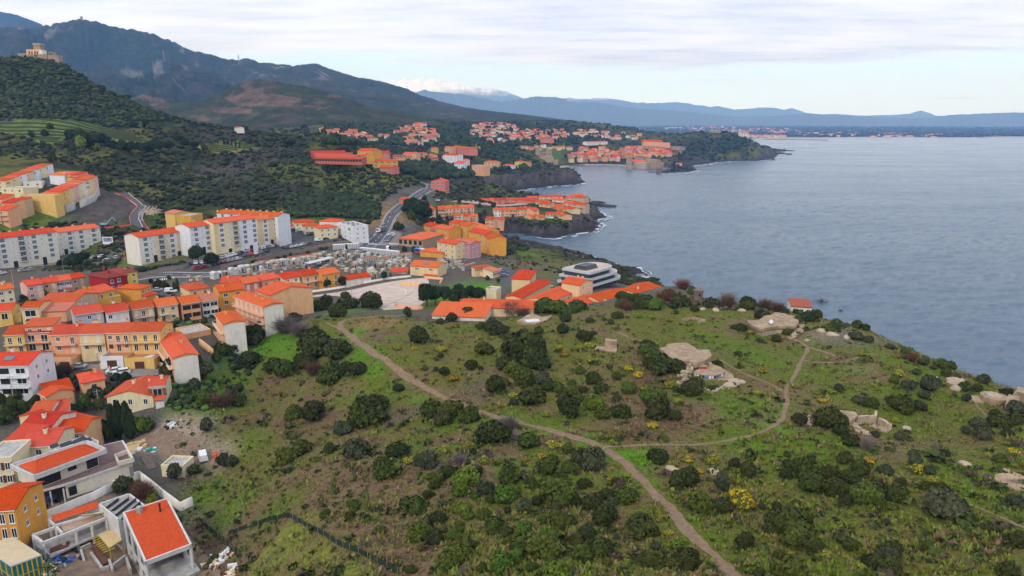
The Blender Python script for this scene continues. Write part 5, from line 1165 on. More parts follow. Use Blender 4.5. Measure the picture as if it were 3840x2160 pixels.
def bus(reg,u,v,u2,v2,label):
 a=at(*q(reg,u,v));b=at(*q(reg,u2,v2));d=b-a;L=12.0
 e=empty('bus',((a.x+b.x)/2,(a.y+b.y)/2,max(gz1(a.x,a.y),gz1(b.x,b.y))+.15),math.atan2(d.y,d.x),label,'bus')
 MB().box(-L/2,-1.27,.4,L/2,1.27,3.1).build('body',car_paint('busblue',(.03,.22,.60)),e)
 MB().box(-L/2+.05,-1.29,.42,-1.0,1.29,1.2).build('livery_stripe',car_paint('red',(.38,.02,.02)),e)
 for s in(-1,1):
  for i in range(6):MB().poly([(-L/2+.6+i*1.85,s*1.285,1.6),(-L/2+2.3+i*1.85,s*1.285,1.6),(-L/2+2.3+i*1.85,s*1.285,2.7),(-L/2+.6+i*1.85,s*1.285,2.7)][::-s]).build('window',M_GLASS,e)
 wh=car_meshes('hatch')[2]
 for x in(-3.8,3.6):
  for s in(-1,1):o=link('wheel',wh,e,(x,s*1.12,.48));o.scale=(1.5,1.5,1.5)
 MB().box(-2,-.9,3.104,1.2,.9,3.3).build('roof_unit',M_WHITE,e)
bus('i',310,838,480,860,'blue and red coach standing behind the cemetery wall')
def lorry(reg,u,v,ang,label):
 p=at(*q(reg,u,v));e=empty('lorry',(p.x,p.y,p.z+.15),R(ang),label,'lorry')
 MB().extr_x([(-1.2,.5),(1.2,.5),(1.2,2.3),(1.0,2.7),(-1.0,2.7),(-1.2,2.3)],-3.6,-1.9).build('cab',car_paint('white',CARC['white']),e)
 MB().poly([(-3.61,-1.0,1.5),(-3.61,-1.0,2.4),(-3.61,1.0,2.4),(-3.61,1.0,1.5)]).build('windscreen',M_GLASS,e)
 MB().box(-1.8,-1.25,.9,3.6,1.25,3.3).build('cargo_box',car_paint('grey',CARC['grey']),e)
 wh=car_meshes('hatch')[2]
 for x in(-2.7,1.6,2.6):
  for s in(-1,1):o=link('wheel',wh,e,(x,s*1.05,.45));o.scale=(1.4,1.4,1.4)
lorry('h',2118,405,60,'dark lorry with white cab coming down the coast road')
lorry('h',2140,590,175,'orange and white works lorry parked at the roundabout')
# walls, tombs, bunkers, works
def thing(name,loc,label,cat,group=None):return empty(name,loc,0,label,cat,group)
def wpart(mb,name,m,e,parent=None):
 """child mesh measured in world coordinates"""
 o=e.location;mb.v=[(v[0]-o.x,v[1]-o.y,v[2]-o.z)for v in mb.v]
 return mb.build(name,m,parent or e)
def dl(reg,pts):return[at(*q(reg,*p)).to_2d()[:]for p in pts]
kerbwall('retaining_wall',dl('h',[(1800,545),(1750,530),(1500,575),(1200,640),(900,700),(650,765),(520,812)]),2.6,.5,M_STONE,label='long dark stone retaining wall between the planted bank and the road',cat='wall')
kerbwall('retaining_wall',dl('d',[(-200,1205),(0,1185),(300,1150),(560,1125),(720,1105)]),2.8,.5,M_STONE,label='brown stone retaining wall under the white apartment blocks',cat='wall')
kerbwall('retaining_wall',dl('d',[(1385,1285),(1500,1265),(1640,1238),(1800,1215),(1900,1190)]),1.6,.5,M_STONE,label='low stone wall along the grass under the long apartment block',cat='wall')
kerbwall('retaining_wall',dl('d',[(905,1165),(1000,1160),(1100,1150),(1180,1120),(1210,1095)]),1.3,.4,M_STONE,label='curved stone wall round the lane bend above the red house',cat='wall')
kerbwall('retaining_wall',dl('d',[(660,640),(700,625),(760,600)]),4.5,.6,M_CONC,label='sprayed concrete slope wall below the yellow terrace, lower piece',cat='wall')
kerbwall('retaining_wall',dl('d',[(810,590),(880,560),(960,520),(985,470),(980,400)]),4.5,.6,M_CONC,label='curved sprayed concrete slope wall round the yellow terrace',cat='wall')
kerbwall('car_park_wall',dl('h',[(2260,1150),(2330,1165),(2450,1185),(2540,1180)]),1.3,.35,wallm('salmon'),label='salmon wall at the entrance of the paved car park',cat='wall')
kerbwall('car_park_wall',dl('i',[(165,1155),(400,1165)]),1.6,.4,wallm('peach'),label='pale wall with faded painted capitals at the planted end of the car park',cat='wall')
kerbwall('car_park_wall',dl('i',[(410,1085),(590,1098),(562,1140)]),1.0,.35,wallm('peach'),label='peach kerb wall round the grass end of the car park',cat='wall')
kerbwall('cemetery_wall',dl('i',[(930,1060),(1100,1070),(1180,1020)]),2.0,.4,wallm('peach'),label='peach boundary wall of the cemetery along the clinic road',cat='wall')
kerbwall('cemetery_wall',dl('h',[(1420,1010),(1900,930),(2420,855)]),.9,.3,wallm('offwhite'),label='low pale wall between the cemetery houses and the verge',cat='wall')
kerbwall('villa_wall',dl('i',[(390,745),(560,700),(660,660)]),2.2,.4,M_LSTONE,label='stone wall with hedge above the supermarket yard',cat='wall')
kerbwall('street_wall',dl('e',[(1010,1030),(1100,1015),(1110,1080)]),1.6,.25,wallm('peach'),label='peach bin shelter wall on the village street',cat='wall')
kerbwall('garden_wall',dl('e',[(1440,960),(1500,930),(1560,870),(1590,840)]),1.3,.25,wallm('yellow'),label='curved yellow garden wall beside the delivery van',cat='wall')
kerbwall('garden_wall',dl('e',[(1570,985),(1640,1010),(1700,1030)]),1.2,.3,wallm('cream'),label='cream wall under the clipped shrubs by the delivery van',cat='wall')
kerbwall('garden_wall',dl('e',[(2010,790),(2080,840),(2150,900)]),2.2,.3,wallm('peach'),label='tall peach wall stepping down beside the orange courtyard house',cat='wall')
kerbwall('garden_wall',dl('g',[(1000,690),(1090,650),(1160,620),(1225,600),(1330,680),(1430,765),(1585,880),(1690,830)]),1.9,.35,wallm('offwhite'),label='white zigzag boundary wall behind the building site',cat='wall')
kerbwall('garden_wall',dl('g',[(160,1030),(540,900),(700,830),(830,780),(1000,695)]),1.7,.3,wallm('offwhite'),label='white straight wall between the two new villas',cat='wall')
def niche_wall(reg,A,B,h,label,c='offwhite',rows=4,zg=23.0):
 a=atZ(*q(reg,*A),zg);b=atZ(*q(reg,*B),zg);d=b-a;L=d.length;n=max(4,int(L/1.0))
 e=empty('niche_wall',(a.x,a.y,min(gz1(a.x,a.y),gz1(b.x,b.y))-.3),math.atan2(d.y,d.x),label,'niche wall')
 MB().box(0,0,0,L,1.6,h+.3).build('wall',wallm(c),e)
 mb=MB()
 for i in range(n):
  for r in range(rows):
   x=L*(i+.5)/n;z=.75+(h-.6)*(r+.5)/rows-.3;mb.box(x-.32,-.03,z-.24,x+.32,.01,z+.24)
 tag(mb.build('niche',mat('niche_stone',(.15,.15,.16),.6,var=.5,vscale=1.2),e),kind='stuff')
 MB().box(-.1,-.25,h+.304,L+.1,1.85,h+.45).build('coping',ROOF['p']if c!='white' else M_WHITE,e)
niche_wall('h',(1640,615),(1900,598),3.2,'white niche wall along the road end of the cemetery','white')
niche_wall('h',(1900,598),(2290,640),3.2,'long curved white niche wall below the roundabout','white')
niche_wall('h',(2280,668),(2430,650),3.0,'niche wall with mauve coping by the coach')
niche_wall('h',(1920,735),(2080,715),2.6,'low niche wall with mauve coping in the middle of the tombs')
niche_wall('h',(2090,715),(2240,690),2.6,'low niche wall with mauve coping next to the middle one')
niche_wall('h',(1190,740),(1540,690),2.6,'long niche wall with mauve coping behind the terraced houses')
niche_wall('h',(860,815),(1090,785),2.2,'short niche wall with mauve coping behind the crimson house')
niche_wall('i',(810,1045),(915,1010),2.6,'grey niche wall beside the yellow niche building','grey')
M_TOMB=[mat('tomb_'+n,c,.9,var=.2,vscale=1.2,dirt=.3)for n,c in(('white',(.60,.58,.54)),('cream',(.54,.45,.32)),('grey',(.32,.30,.28)),('sand',(.44,.35,.25)),('dark',(.20,.17,.15)))]
TN=['white','cream','grey','sandstone','dark stone']
def tomb(x,y,rz,w,d,h,ci,kind,label,z=None):
 z=gz1(x,y)-.2 if z is None else z
 e=empty('tomb',(x,y,z),rz,label,'tomb','tombs of the walled cemetery')
 m=M_TOMB[ci];h+=.2
 if kind=='slab':
  MB().box(-w/2,-d/2,0,w/2,d/2,h).build('plinth',m,e);MB().box(-w/2+.1,-d/2+.1,h+.003,w/2-.1,d/2-.1,h+.15).build('slab',M_TOMB[(ci+2)%5],e)
  MB().box(-.06,d/2-.3,h+.15,.06,d/2-.2,h+1.2).box(-.35,d/2-.3,h+.75,.35,d/2-.2,h+.9).build('cross',m,e);return
 MB().box(-w/2,-d/2,0,w/2,d/2,h).build('wall',m,e)
 if kind=='gable':
  MB().extr_x([(-d/2-.12,h+.01),(d/2+.12,h+.01),(0,h+w*.32)],-w/2-.1,w/2+.1).build('roof',m,e)
 elif kind=='arch':
  pr=[(-d/2-.08,h+.01)]+[(-math.cos(t)*d/2,h+math.sin(t)*d*.38+.12)for t in np.linspace(0,math.pi,9)]+[(d/2+.08,h+.01)]
  MB().extr_x(pr,-w/2-.08,w/2+.08).build('roof',m,e)
 else:
  MB().box(-w/2-.15,-d/2-.15,h+.003,w/2+.15,d/2+.15,h+.28).build('roof',m,e)
 MB().box(-.42,-d/2-.03,.2,.42,-d/2+.01,min(2.1,h-.3)).build('door',M_DARK,e)
trn=random.Random(5)
SEENL={}
def tlabel(ci,kind,where):
 return '%s %s %s'%(TN[ci],{'gable':'gabled family tomb','arch':'vaulted family tomb','flat':'flat-topped family tomb','slab':'low grave with a cross'}[kind],where)
a_=at(*q('h',410,880));b_=at(*q('h',1560,655));TDIR=math.atan2(b_.y-a_.y,b_.x-a_.x)
for i in range(24):
 p=a_+(b_-a_)*((i+.5+trn.uniform(-.2,.2))/24)
 ci=trn.choice([0,0,1,1,3,2]);kd=trn.choice(['gable','gable','arch','flat'])
 if i in(0,1):ci,kd=0,'gable'
 if i in(3,):ci,kd=0,'arch'
 tomb(p.x,p.y,TDIR+(0 if trn.random()<.7 else math.pi/2),trn.uniform(1.8,2.6),trn.uniform(2.0,2.8),trn.uniform(1.9,2.7),ci,kd,tlabel(ci,kd,'in the row beside the main road'))
occ=[]
def scatter_tombs(reg,poly,n,where,zg=None,big=.6):
 w_=pol(reg,poly)if zg is None else[atZ(*q(reg,*p),zg).to_2d()[:]for p in poly]
 x0,x1=min(p[0]for p in w_),max(p[0]for p in w_);y0,y1=min(p[1]for p in w_),max(p[1]for p in w_);c=0;tries=0
 while c<n and tries<n*60:
  tries+=1;x=trn.uniform(x0,x1);y=trn.uniform(y0,y1)
  if not in_poly(np.array([x]),np.array([y]),w_)[0]or any((x-a)**2+(y-b)**2<3.0**2 for a,b in occ):continue
  occ.append((x,y));c+=1
  bigone=trn.random()<big;ci=trn.choice([0,1,2,2,3,3,4,1]);kd=trn.choice(['gable','flat','gable','arch'])if bigone else 'slab'
  tomb(x,y,TDIR+trn.choice([0,math.pi/2,math.pi,-math.pi/2]),trn.uniform(1.4,2.1)if bigone else 1.1,trn.uniform(1.6,2.2)if bigone else 2.0,trn.uniform(1.3,2.2)if bigone else.4,ci,kd,tlabel(ci,kd,where))
scatter_tombs('h',[(700,800),(1150,720),(1600,640),(1700,720),(1650,780),(1250,770),(850,850)],45,'behind the terraced houses')
scatter_tombs('h',[(1600,620),(1900,620),(2280,660),(2400,700),(2400,800),(2150,790),(1900,760),(1700,760)],85,'in the open middle of the cemetery')
scatter_tombs('h',[(1700,770),(2150,800),(2210,850),(2100,870),(1760,800)],16,'beside the long low garage roof')
scatter_tombs('h',[(90,900),(330,880),(380,920),(120,960)],6,'behind the cream hipped house')
scatter_tombs('i',[(540,900),(900,950),(920,1010),(780,1040),(560,1010)],22,'beyond the yellow cemetery lodge',zg=23)
niche_=None
p=at(*q('h',1500,740));e=empty('glazed_shelter',(p.x,p.y,p.z),TDIR,'long flat pale metal shelter roof among the tombs','shelter')
MB().box(-9,-2,2.6,9,2,2.85).build('roof',mat('pale_metal',(.55,.56,.58),.4,metal=.3),e)
for i in range(5):
 MB().bar((-8+4*i,-1.6,0),(-8+4*i,-1.6,2.6),.08).build('post',M_GREYM,e)
 # grey clinic with curved decks
def deck_outline(a,ex,ey,x0,x1,y0,y1,r):
 pts=[(x0,y0),(x1-r,y0)]
 for t in np.linspace(-90,90,11):pts.append((x1-r+math.cos(R(t))*r,(y0+y1)/2+math.sin(R(t))*(y1-y0)/2))
 pts+=[(x1-r,y1),(x0,y1)]
 return pts
a=atZ(*q('i',2070,1225),27);b=atZ(*q('i',2440,1110),27);d=b-a;L=d.length
e=empty('modern_clinic',(a.x,a.y,26),math.atan2(d.y,d.x),'modern grey clinic with curved white decks and dark ribbon windows','clinic')
M_LGREY=mat('pale_cladding',(.50,.53,.57),.5,var=.08);M_DGREY=mat('dark_cladding',(.055,.058,.064),.5,var=.15)
for k,(x0,x1,z0,dep)in enumerate([(0,L,1.0,17),(0,L*.90,3.8,16),(0,L*.74,6.6,14.5)]):
 MB().prism(deck_outline(0,0,0,x0+.6,x1-1.0,.7,dep-.7,6),z0,z0+1.75).build('storey',M_DGREY,e)
 rb=MB().prism(deck_outline(0,0,0,x0,x1,0,dep,6.5),z0+1.753,z0+2.78)
 rb.build('deck_band',M_LGREY,e)
 MB().prism(deck_outline(0,0,0,x0+.35,x1-.35,.35,dep-.35,6.2),z0+2.783,z0+2.795).build('deck_floor',M_PAVE,e)
 gp=MB();
 for i in range(9):gp.poly([(x0+1+i*(x1-8)/9,.69,z0+.5),(x0+.6+(i+1)*(x1-8)/9,.69,z0+.5),(x0+.6+(i+1)*(x1-8)/9,.69,z0+1.5),(x0+1+i*(x1-8)/9,.69,z0+1.5)])
 gp.build('ribbon_window',M_GLASS,e)
MB().extr_x([(3,9.4),(10,9.4),(9,11),(4,11)],2,10).build('roof_plant',M_DGREY,e)
rb=MB();o_=deck_outline(0,0,0,.6,L*.74-.6,.6,13.9,6)
for i in range(len(o_)):rb.bar((*o_[i],10.3),(*o_[(i+1)%len(o_)],10.3),.04);rb.bar((*o_[i],9.38),(*o_[i],10.3),.03)
rb.build('roof_railing',M_GREYM,e)
# bunkers
M_BUNK=mat('bunker_concrete',(.37,.262,.160),.95,var=.45,vscale=.6,dirt=.6,bump=.06,bscale=2)
M_GRAF=[mat('graffiti_'+n,c,.7,var=.3,vscale=3)for n,c in(('red',(.45,.02,.04)),('white',(.65,.65,.68)),('black',(.03,.03,.035)),('blue',(.10,.20,.42)))]
def slab_outline(reg,pts,z):return[atZ(*q(reg,*p),z).to_2d()[:]for p in pts]
def rubble(name,e,line,n,r0,r1,h,seed,m=M_LSTONE,parent=None):
 rr=random.Random(seed);mb=MB()
 P=resample(line,.3)
 for i in range(n):
  x,y=P[rr.randrange(len(P))];x+=rr.gauss(0,.45);y+=rr.gauss(0,.45);z=gz1(x,y)+rr.uniform(0,h);s=rr.uniform(r0,r1)
  pts=[(x+math.cos(t+rr.uniform(-.3,.3))*s*rr.uniform(.7,1.2),y+math.sin(t+rr.uniform(-.3,.3))*s*rr.uniform(.7,1.2))for t in np.linspace(0,2*math.pi,6)[:-1]]
  mb.prism(pts,z-s*.6,[z+s*rr.uniform(.3,.8)for _ in pts])
 return tag(wpart(mb,name,m,e),kind='stuff')
zr=at(*q('k',900,1060)).z+2.7
o1=slab_outline('k',[(455,818),(522,860),(450,938),(575,950),(612,915),(700,945),(768,952),(845,965),(845,828),(740,763),(640,768),(528,780),(546,803)],zr)
o2=slab_outline('k',[(765,950),(830,968),(935,938),(992,892),(966,832),(880,836),(846,832)],zr+.25)
c_=Vector((sum(p[0]for p in o1)/len(o1),sum(p[1]for p in o1)/len(o1)))
e=thing('bunker',(c_.x,c_.y,gz1(c_.x,c_.y)),'large star-roofed concrete bunker with graffiti entrance and curved gun platform','bunker')
wpart(MB().prism(o1,zr-.75,zr),'roof_slab',M_BUNK,e)
wpart(MB().prism(o2,zr-1.1,zr+.25),'entrance_hood',M_BUNK,e)
inn=[tuple((Vector(p)-c_)*.86+c_)for p in o1]
wpart(MB().prism(inn,zr-7,zr-.76),'wall',M_BUNK,e)
cc=Vector((sum(p[0]for p in o2)/len(o2),sum(p[1]for p in o2)/len(o2)))
wpart(MB().prism([tuple((Vector(p)-cc)*.82+cc)for p in o2],zr-7,zr-1.11),'entrance_wall',M_LSTONE,e)
E0=Vector(slab_outline('k',[(832,975)],zr-.9)[0]);E1=Vector(slab_outline('k',[(930,945)],zr-.9)[0]);ed=(E1-E0).normalized();en=Vector((ed.y,-ed.x))
def on_wall(s0,s1,z0,z1,m,name,out):
 a=E0+ed*s0+en*out;b=E0+ed*s1+en*out
 wpart(MB().poly([(a.x,a.y,z0),(b.x,b.y,z0),(b.x,b.y,z1),(a.x,a.y,z1)]),name,m,e)
Lw=(E1-E0).length
wpart(MB().prism([tuple(E0-en*.6),tuple(E1-en*.6),tuple(E1+en*.02),tuple(E0+en*.02)],zr-4.4,zr-1.12),'entrance_front',M_BUNK,e)
on_wall(Lw*.02,Lw*.5,zr-4.0,zr-1.3,M_DARK,'doorway',.04)
on_wall(Lw*.28,Lw*.46,zr-3.8,zr-1.8,M_GRAF[1],'graffiti',.06)
on_wall(Lw*.55,Lw*.75,zr-2.6,zr-1.9,M_GRAF[0],'graffiti',.06)
on_wall(Lw*.5,Lw*.95,zr-3.9,zr-2.8,M_GRAF[1],'graffiti',.05)
on_wall(Lw*.8,Lw*.97,zr-2.6,zr-1.7,M_GRAF[3],'graffiti',.06)
gp=at(*q('k',965,1095));
def arc_pts(c,r,t0,t1,n=14):return[(c[0]+math.cos(R(t))*r,c[1]+math.sin(R(t))*r)for t in np.linspace(t0,t1,n)]
gzr=gz1(gp.x,gp.y)
wpart(MB().prism(arc_pts((gp.x,gp.y),5.6,-150,60)+[(gp.x,gp.y+2.5)],gzr-3.0,gzr+.25),'lower_platform',M_BUNK,e)
wpart(MB().prism(arc_pts((gp.x-.6,gp.y+1.2),4.3,-150,60)+[(gp.x-.6,gp.y+3.2)],gzr-.3,gzr+1.2),'upper_platform',M_BUNK,e)
gr=MB();P=arc_pts((gp.x-.6,gp.y+1.2),4.32,-140,-20,9)
for i in range(8):gr.poly([(*P[i],gzr+.35),(*P[i+1],gzr+.35),(*P[i+1],gzr+1.05),(*P[i],gzr+1.05)],(i*2)%3)
wpart(gr,'graffiti',[M_GRAF[1],M_GRAF[3],M_GRAF[2]],e)
wpart(MB().box(gp.x-2.2,gp.y+1.2,gzr+1.2,gp.x-.2,gp.y+2.6,gzr+1.75).box(gp.x+.5,gp.y+2.2,gzr+1.2,gp.x+1.3,gp.y+3.6,gzr+2.1),'gun_mount',M_BUNK,e)
wpart(MB().poly([(gp.x-2.1,gp.y+1.19,gzr+1.25),(gp.x-.4,gp.y+1.19,gzr+1.25),(gp.x-.4,gp.y+1.19,gzr+1.7),(gp.x-2.1,gp.y+1.19,gzr+1.7)]),'graffiti',M_GRAF[0],e)
rubble('rubble_wall',e,dl('k',[(770,990),(780,1060),(740,1120),(700,1160)]),130,.18,.45,2.2,4)
rubble('rubble',e,dl('k',[(640,1180),(720,1150),(1000,1260),(1180,1180),(1280,1150)]),120,.12,.35,.2,5)
zr=at(*q('k',1800,690)).z+2.2
oz=slab_outline('k',[(1345,540),(1460,542),(1520,506),(1590,500),(1625,482),(1715,494),(1760,506),(1842,506),(1868,560),(1832,600),(1750,602),(1640,598),(1560,612),(1490,628),(1430,604),(1362,562)],zr)
c_=Vector((sum(p[0]for p in oz)/len(oz),sum(p[1]for p in oz)/len(oz)))
e=thing('bunker',(c_.x,c_.y,gz1(c_.x,c_.y)),'seaward concrete bunker with cracked roof and dark side doorway','bunker')
wpart(MB().prism(oz,zr-.7,[zr+(.9 if 1 else 0)*max(0,1-abs(i-4.5)/4)for i in range(len(oz))]),'roof_slab',M_BUNK,e)
wpart(MB().prism([tuple((Vector(p)-c_)*.85+c_)for p in oz],zr-7,zr-.71),'wall',M_LSTONE,e)
E0=Vector(slab_outline('k',[(1770,625)],zr-1)[0]);E1=Vector(slab_outline('k',[(1850,600)],zr-1)[0]);ed=(E1-E0).normalized();en=Vector((ed.y,-ed.x));Lw=(E1-E0).length
wpart(MB().prism([tuple(E0-en*2),tuple(E1-en*2),tuple(E1),tuple(E0)],zr-5,zr-.72),'entrance_front',M_LSTONE,e)
on_wall(Lw*.1,Lw*.5,zr-4.0,zr-1.9,M_DARK,'doorway',.03)
on_wall(Lw*.55,Lw*.95,zr-3.6,zr-1.0,M_GRAF[1],'graffiti',.03)
on_wall(Lw*.05,Lw*.9,zr-1.6,zr-.9,M_GRAF[2],'graffiti',.035)
rubble('rubble',e,dl('k',[(1880,600),(1900,640),(1840,680),(1790,730)]),90,.15,.5,.8,6)
gq=slab_outline('k',[(1560,575),(1590,548),(1612,572),(1590,600)],zr+.05)
wpart(MB().prism(gq,zr+.62,zr+.66),'graffiti',M_GRAF[1],e)
zr=at(*q('l',800,770)).z+1.7
oz=slab_outline('l',[(488,705),(528,636),(600,640),(640,622),(880,656),(905,690),(832,746),(790,746),(700,702),(592,688),(545,668)],zr)
c_=Vector((sum(p[0]for p in oz)/len(oz),sum(p[1]for p in oz)/len(oz)))
e=thing('bunker',(c_.x,c_.y,gz1(c_.x,c_.y)),'ruined sandy emplacement with flat roof and broken courtyard','bunker')
wpart(MB().prism(oz,zr-.5,zr),'roof_slab',M_BUNK,e)
wpart(MB().prism([tuple((Vector(p)-c_)*.9+c_)for p in oz],zr-5,zr-.51),'wall',M_LSTONE,e)
def wallseg(pts,h,th,name,m=M_LSTONE,b=.6):
 P=dl('l',pts);mb=MB()
 for a,b_ in zip(P[:-1],P[1:]):
  a=Vector(a);b_=Vector(b_);t=(b_-a).normalized();n=Vector((-t.y,t.x))*th/2;z0=min(gz1(*a),gz1(*b_))-b;z1=max(gz1(*a),gz1(*b_))+h
  mb.prism([tuple(a-n),tuple(b_-n),tuple(b_+n),tuple(a+n)],z0,z1)
 wpart(mb,name,m,e)
wallseg([(890,775),(1000,770),(1070,772),(1080,720)],1.5,.5,'courtyard_wall')
wallseg([(1110,770),(1160,790),(1210,830),(1240,835)],1.1,.6,'curved_wall')
wpart(MB().prism(dl('l',[(862,812),(950,790),(1080,785),(1250,835),(1200,868),(1000,885)]),gz1(*dl('l',[(1000,885)])[0])-.8,gz1(*dl('l',[(1080,800)])[0])+.15),'courtyard_floor',M_BUNK,e)
rubble('rubble',e,dl('l',[(860,790),(900,840),(990,880)]),80,.12,.35,.3,8)
rubble('rubble',e,dl('l',[(380,700),(460,740),(400,800)]),50,.12,.35,.1,9)
for(u,v,r,h,lab)in[(2270,560,2.6,1.5,'round concrete gun pit on the cliff edge with a flat ramp slab'),]:
 p=at(*q('l',u,v));e=thing('gun_pit',(p.x,p.y,p.z),lab,'bunker')
 wpart(MB().cyl(p.x,p.y,p.z-1.5,p.z+h,r,24),'drum',M_BUNK,e)
 wpart(MB().cyl(p.x,p.y,p.z+h+.003,p.z+h+.12,r*.55,20),'turntable',M_LSTONE,e)
 wpart(MB().prism(dl('l',[(2020,520),(2160,525),(2170,575),(2040,560)]),p.z-1,p.z+.55),'ramp_slab',M_BUNK,e)
p=at(*q('l',2450,620));e=thing('concrete_block',(p.x,p.y,p.z),'tilted broken concrete block beside the round gun pit','concrete block')
wpart(MB().prism(dl('l',[(2375,640),(2490,655),(2520,600),(2400,590)]),p.z-1,[p.z+1.0,p.z+1.2,p.z+1.9,p.z+1.6]),'block',M_BUNK,e)
wpart(MB().prism(dl('l',[(2475,560),(2620,570),(2640,530),(2490,528)]),p.z-1,p.z+1.5),'rear_block',M_BUNK,e)
p=at(*q('l',2490,1390));e=thing('gun_pit',(p.x,p.y,p.z),'sunken round concrete base on the slope below the gun pit','bunker')
wpart(MB().cyl(p.x,p.y,p.z-2.0,p.z+.5,2.6,20),'drum',M_BUNK,e);wpart(MB().cyl(p.x,p.y,p.z+.503,p.z+.56,.6,14),'pivot',M_STONE,e)
for j,P in enumerate([[(2290,1225),(2430,1245),(2440,1285),(2330,1262)],[(2450,1275),(2620,1310),(2620,1345),(2500,1320)]]):
 p=at(*q('l',*P[0]));e=thing('concrete_slab',(p.x,p.y,p.z),['flat pale slab lying above the sunken round base','long pale slab leaning beside the sunken round base'][j],'concrete slab')
 wpart(MB().prism(dl('l',P),p.z-1.5,p.z+.35),'slab',M_BUNK,e)
zr=at(*q('j',1290,535)).z+.9
p=at(*q('j',1290,535));e=thing('bunker_roof',(p.x,p.y,p.z),'low wavy concrete bunker roof with white graffiti behind the shrubs','bunker')
wpart(MB().prism(slab_outline('j',[(1155,522),(1200,500),(1240,472),(1290,463),(1350,490),(1440,476),(1400,512),(1300,546),(1220,541)],zr),zr-2,zr),'roof_slab',M_BUNK,e)
wpart(MB().prism(slab_outline('j',[(1210,512),(1330,505),(1340,525),(1240,535)],zr+.01),zr+.004,zr+.02),'graffiti',M_GRAF[1],e)
p=at(*q('j',1880,760));e=thing('observation_post',(p.x,p.y,p.z),'small square concrete post with slit on the open slope','bunker')
wpart(MB().prism(dl('j',[(1862,745),(1955,752),(1962,735),(1870,728)]),p.z-1,p.z+2.2),'post',M_BUNK,e)
wpart(MB().prism(dl('j',[(1782,765),(1955,778),(1960,752),(1800,740)]),p.z-1,p.z+.35),'apron',M_BUNK,e)
p=at(*q('k',800,560));e=thing('foundation',(p.x,p.y,p.z),'roofless low concrete foundation in the grass near the clinic roofs','ruin')
for A,B in[((695,552),(785,535)),((785,530),(925,558)),((925,562),(850,578))]:
 a=Vector(dl('k',[A])[0]);b=Vector(dl('k',[B])[0]);t=(b-a).normalized();n=Vector((-t.y,t.x))*.2;z0=min(gz1(*a),gz1(*b))
 wpart(MB().prism([tuple(a-n),tuple(b-n),tuple(b+n),tuple(a+n)],z0-1,z0+.9),'wall',M_BUNK,e)
p=at(*q('k',850,370));e=thing('turret',(p.x,p.y,p.z),'small round brown stone watch turret by the turning circle','turret')
wpart(MB().cyl(p.x,p.y,p.z-1,p.z+4.2,1.6,16,r2=1.5),'shaft',M_STONE,e);wpart(MB().cyl(p.x,p.y,p.z+4.203,p.z+4.8,1.75,16),'parapet',M_STONE,e)
wpart(MB().box(p.x-.3,p.y-1.8,p.z+3.0,p.x+.3,p.y-1.3,p.z+3.7),'opening',M_DARK,e)
house('white cliff house with maroon roof behind leafless trees','k',(1795,400),(2000,412),4.0,9,'offwhite','b','mono',4,zg=30.2,fl=1,cols=3,win=(1.4,1.6),chim=0,base=9)
# plants
def leaf_mat(name,tr=.15):
 m=bpy.data.materials.new(name);m.use_nodes=True;t=m.node_tree;b=t.nodes['Principled BSDF'];L=t.links
 an=t.nodes.new('ShaderNodeAttribute');an.attribute_name='Col'
 oi=t.nodes.new('ShaderNodeObjectInfo');hs=t.nodes.new('ShaderNodeHueSaturation')
 mr=t.nodes.new('ShaderNodeMapRange');mr.inputs[3].default_value=.72;mr.inputs[4].default_value=1.3;L.new(oi.outputs['Random'],mr.inputs[0]);L.new(mr.outputs[0],hs.inputs['Value'])
 w=t.nodes.new('ShaderNodeTexWhiteNoise');w.noise_dimensions='1D';L.new(oi.outputs['Random'],w.inputs['W'])
 m2=t.nodes.new('ShaderNodeMapRange');m2 .inputs[3].default_value=.475;m2 .inputs[4].default_value=.515;L.new(w.outputs[0],m2 .inputs[0]);L.new(m2 .outputs[0],hs.inputs['Hue'])
 L.new(an.outputs['Color'],hs.inputs['Color']);L.new(hs.outputs[0],b.inputs['Base Color'])
 b.inputs['Roughness'].default_value=.75;b.inputs['Specular IOR Level'].default_value=.2
 return m
M_LEAF=leaf_mat('foliage')
M_LEAFS=mat('foliage_mass',(1,1,1),.85,attr='Col',spec=.15)
M_BARK=mat('bark',(.10,.07,.05),.9,var=.3,vscale=3)
PLANTC={'d':[(.027,.036,.006),(.056,.068,.012)],'g':[(.042,.060,.007),(.080,.102,.015)],'b':[(.054,.098,.007),(.105,.160,.018)],'o':[(.040,.048,.022),(.076,.086,.040)],'y':[(.10,.13,.02),(.48,.33,.015)],'Y':[(.10,.15,.02),(.34,.30,.03)],'r':[(.10,.055,.035),(.17,.09,.05)],'x':[(.14,.11,.10),(.26,.22,.20)],'p':[(.016,.034,.010),(.030,.052,.016)],'l':[(.10,.13,.02),(.22,.24,.03)]}
def orient_quads(C,Nn,size,rs,tilt=.7,aspect=1.0):
 n=len(C);r=rs.normal(size=(n,3))*tilt;nn=Nn+r;nn/=np.linalg.norm(nn,axis=1)[:,None]
 up=rs.normal(size=(n,3));a=np.cross(nn,up);a/=np.linalg.norm(a,axis=1)[:,None]+1e-9;b=np.cross(nn,a)
 s=size[:,None]
 return np.stack([C-a*s-b*s*aspect,C+a*s-b*s*aspect*.6,C+a*s*.7+b*s*aspect,C-a*s*.8+b*s*aspect*.8],1)
_ico=None
def ico(sub=2):
 bm=bmesh.new();bmesh.ops.create_icosphere(bm,subdivisions=sub,radius=1.0);V=np.array([v.co[:]for v in bm.verts]);F=np.array([[v.index for v in f.verts]for f in bm.faces]);bm.free();return V,F
ICO2=ico(2);ICO1=ico(1)
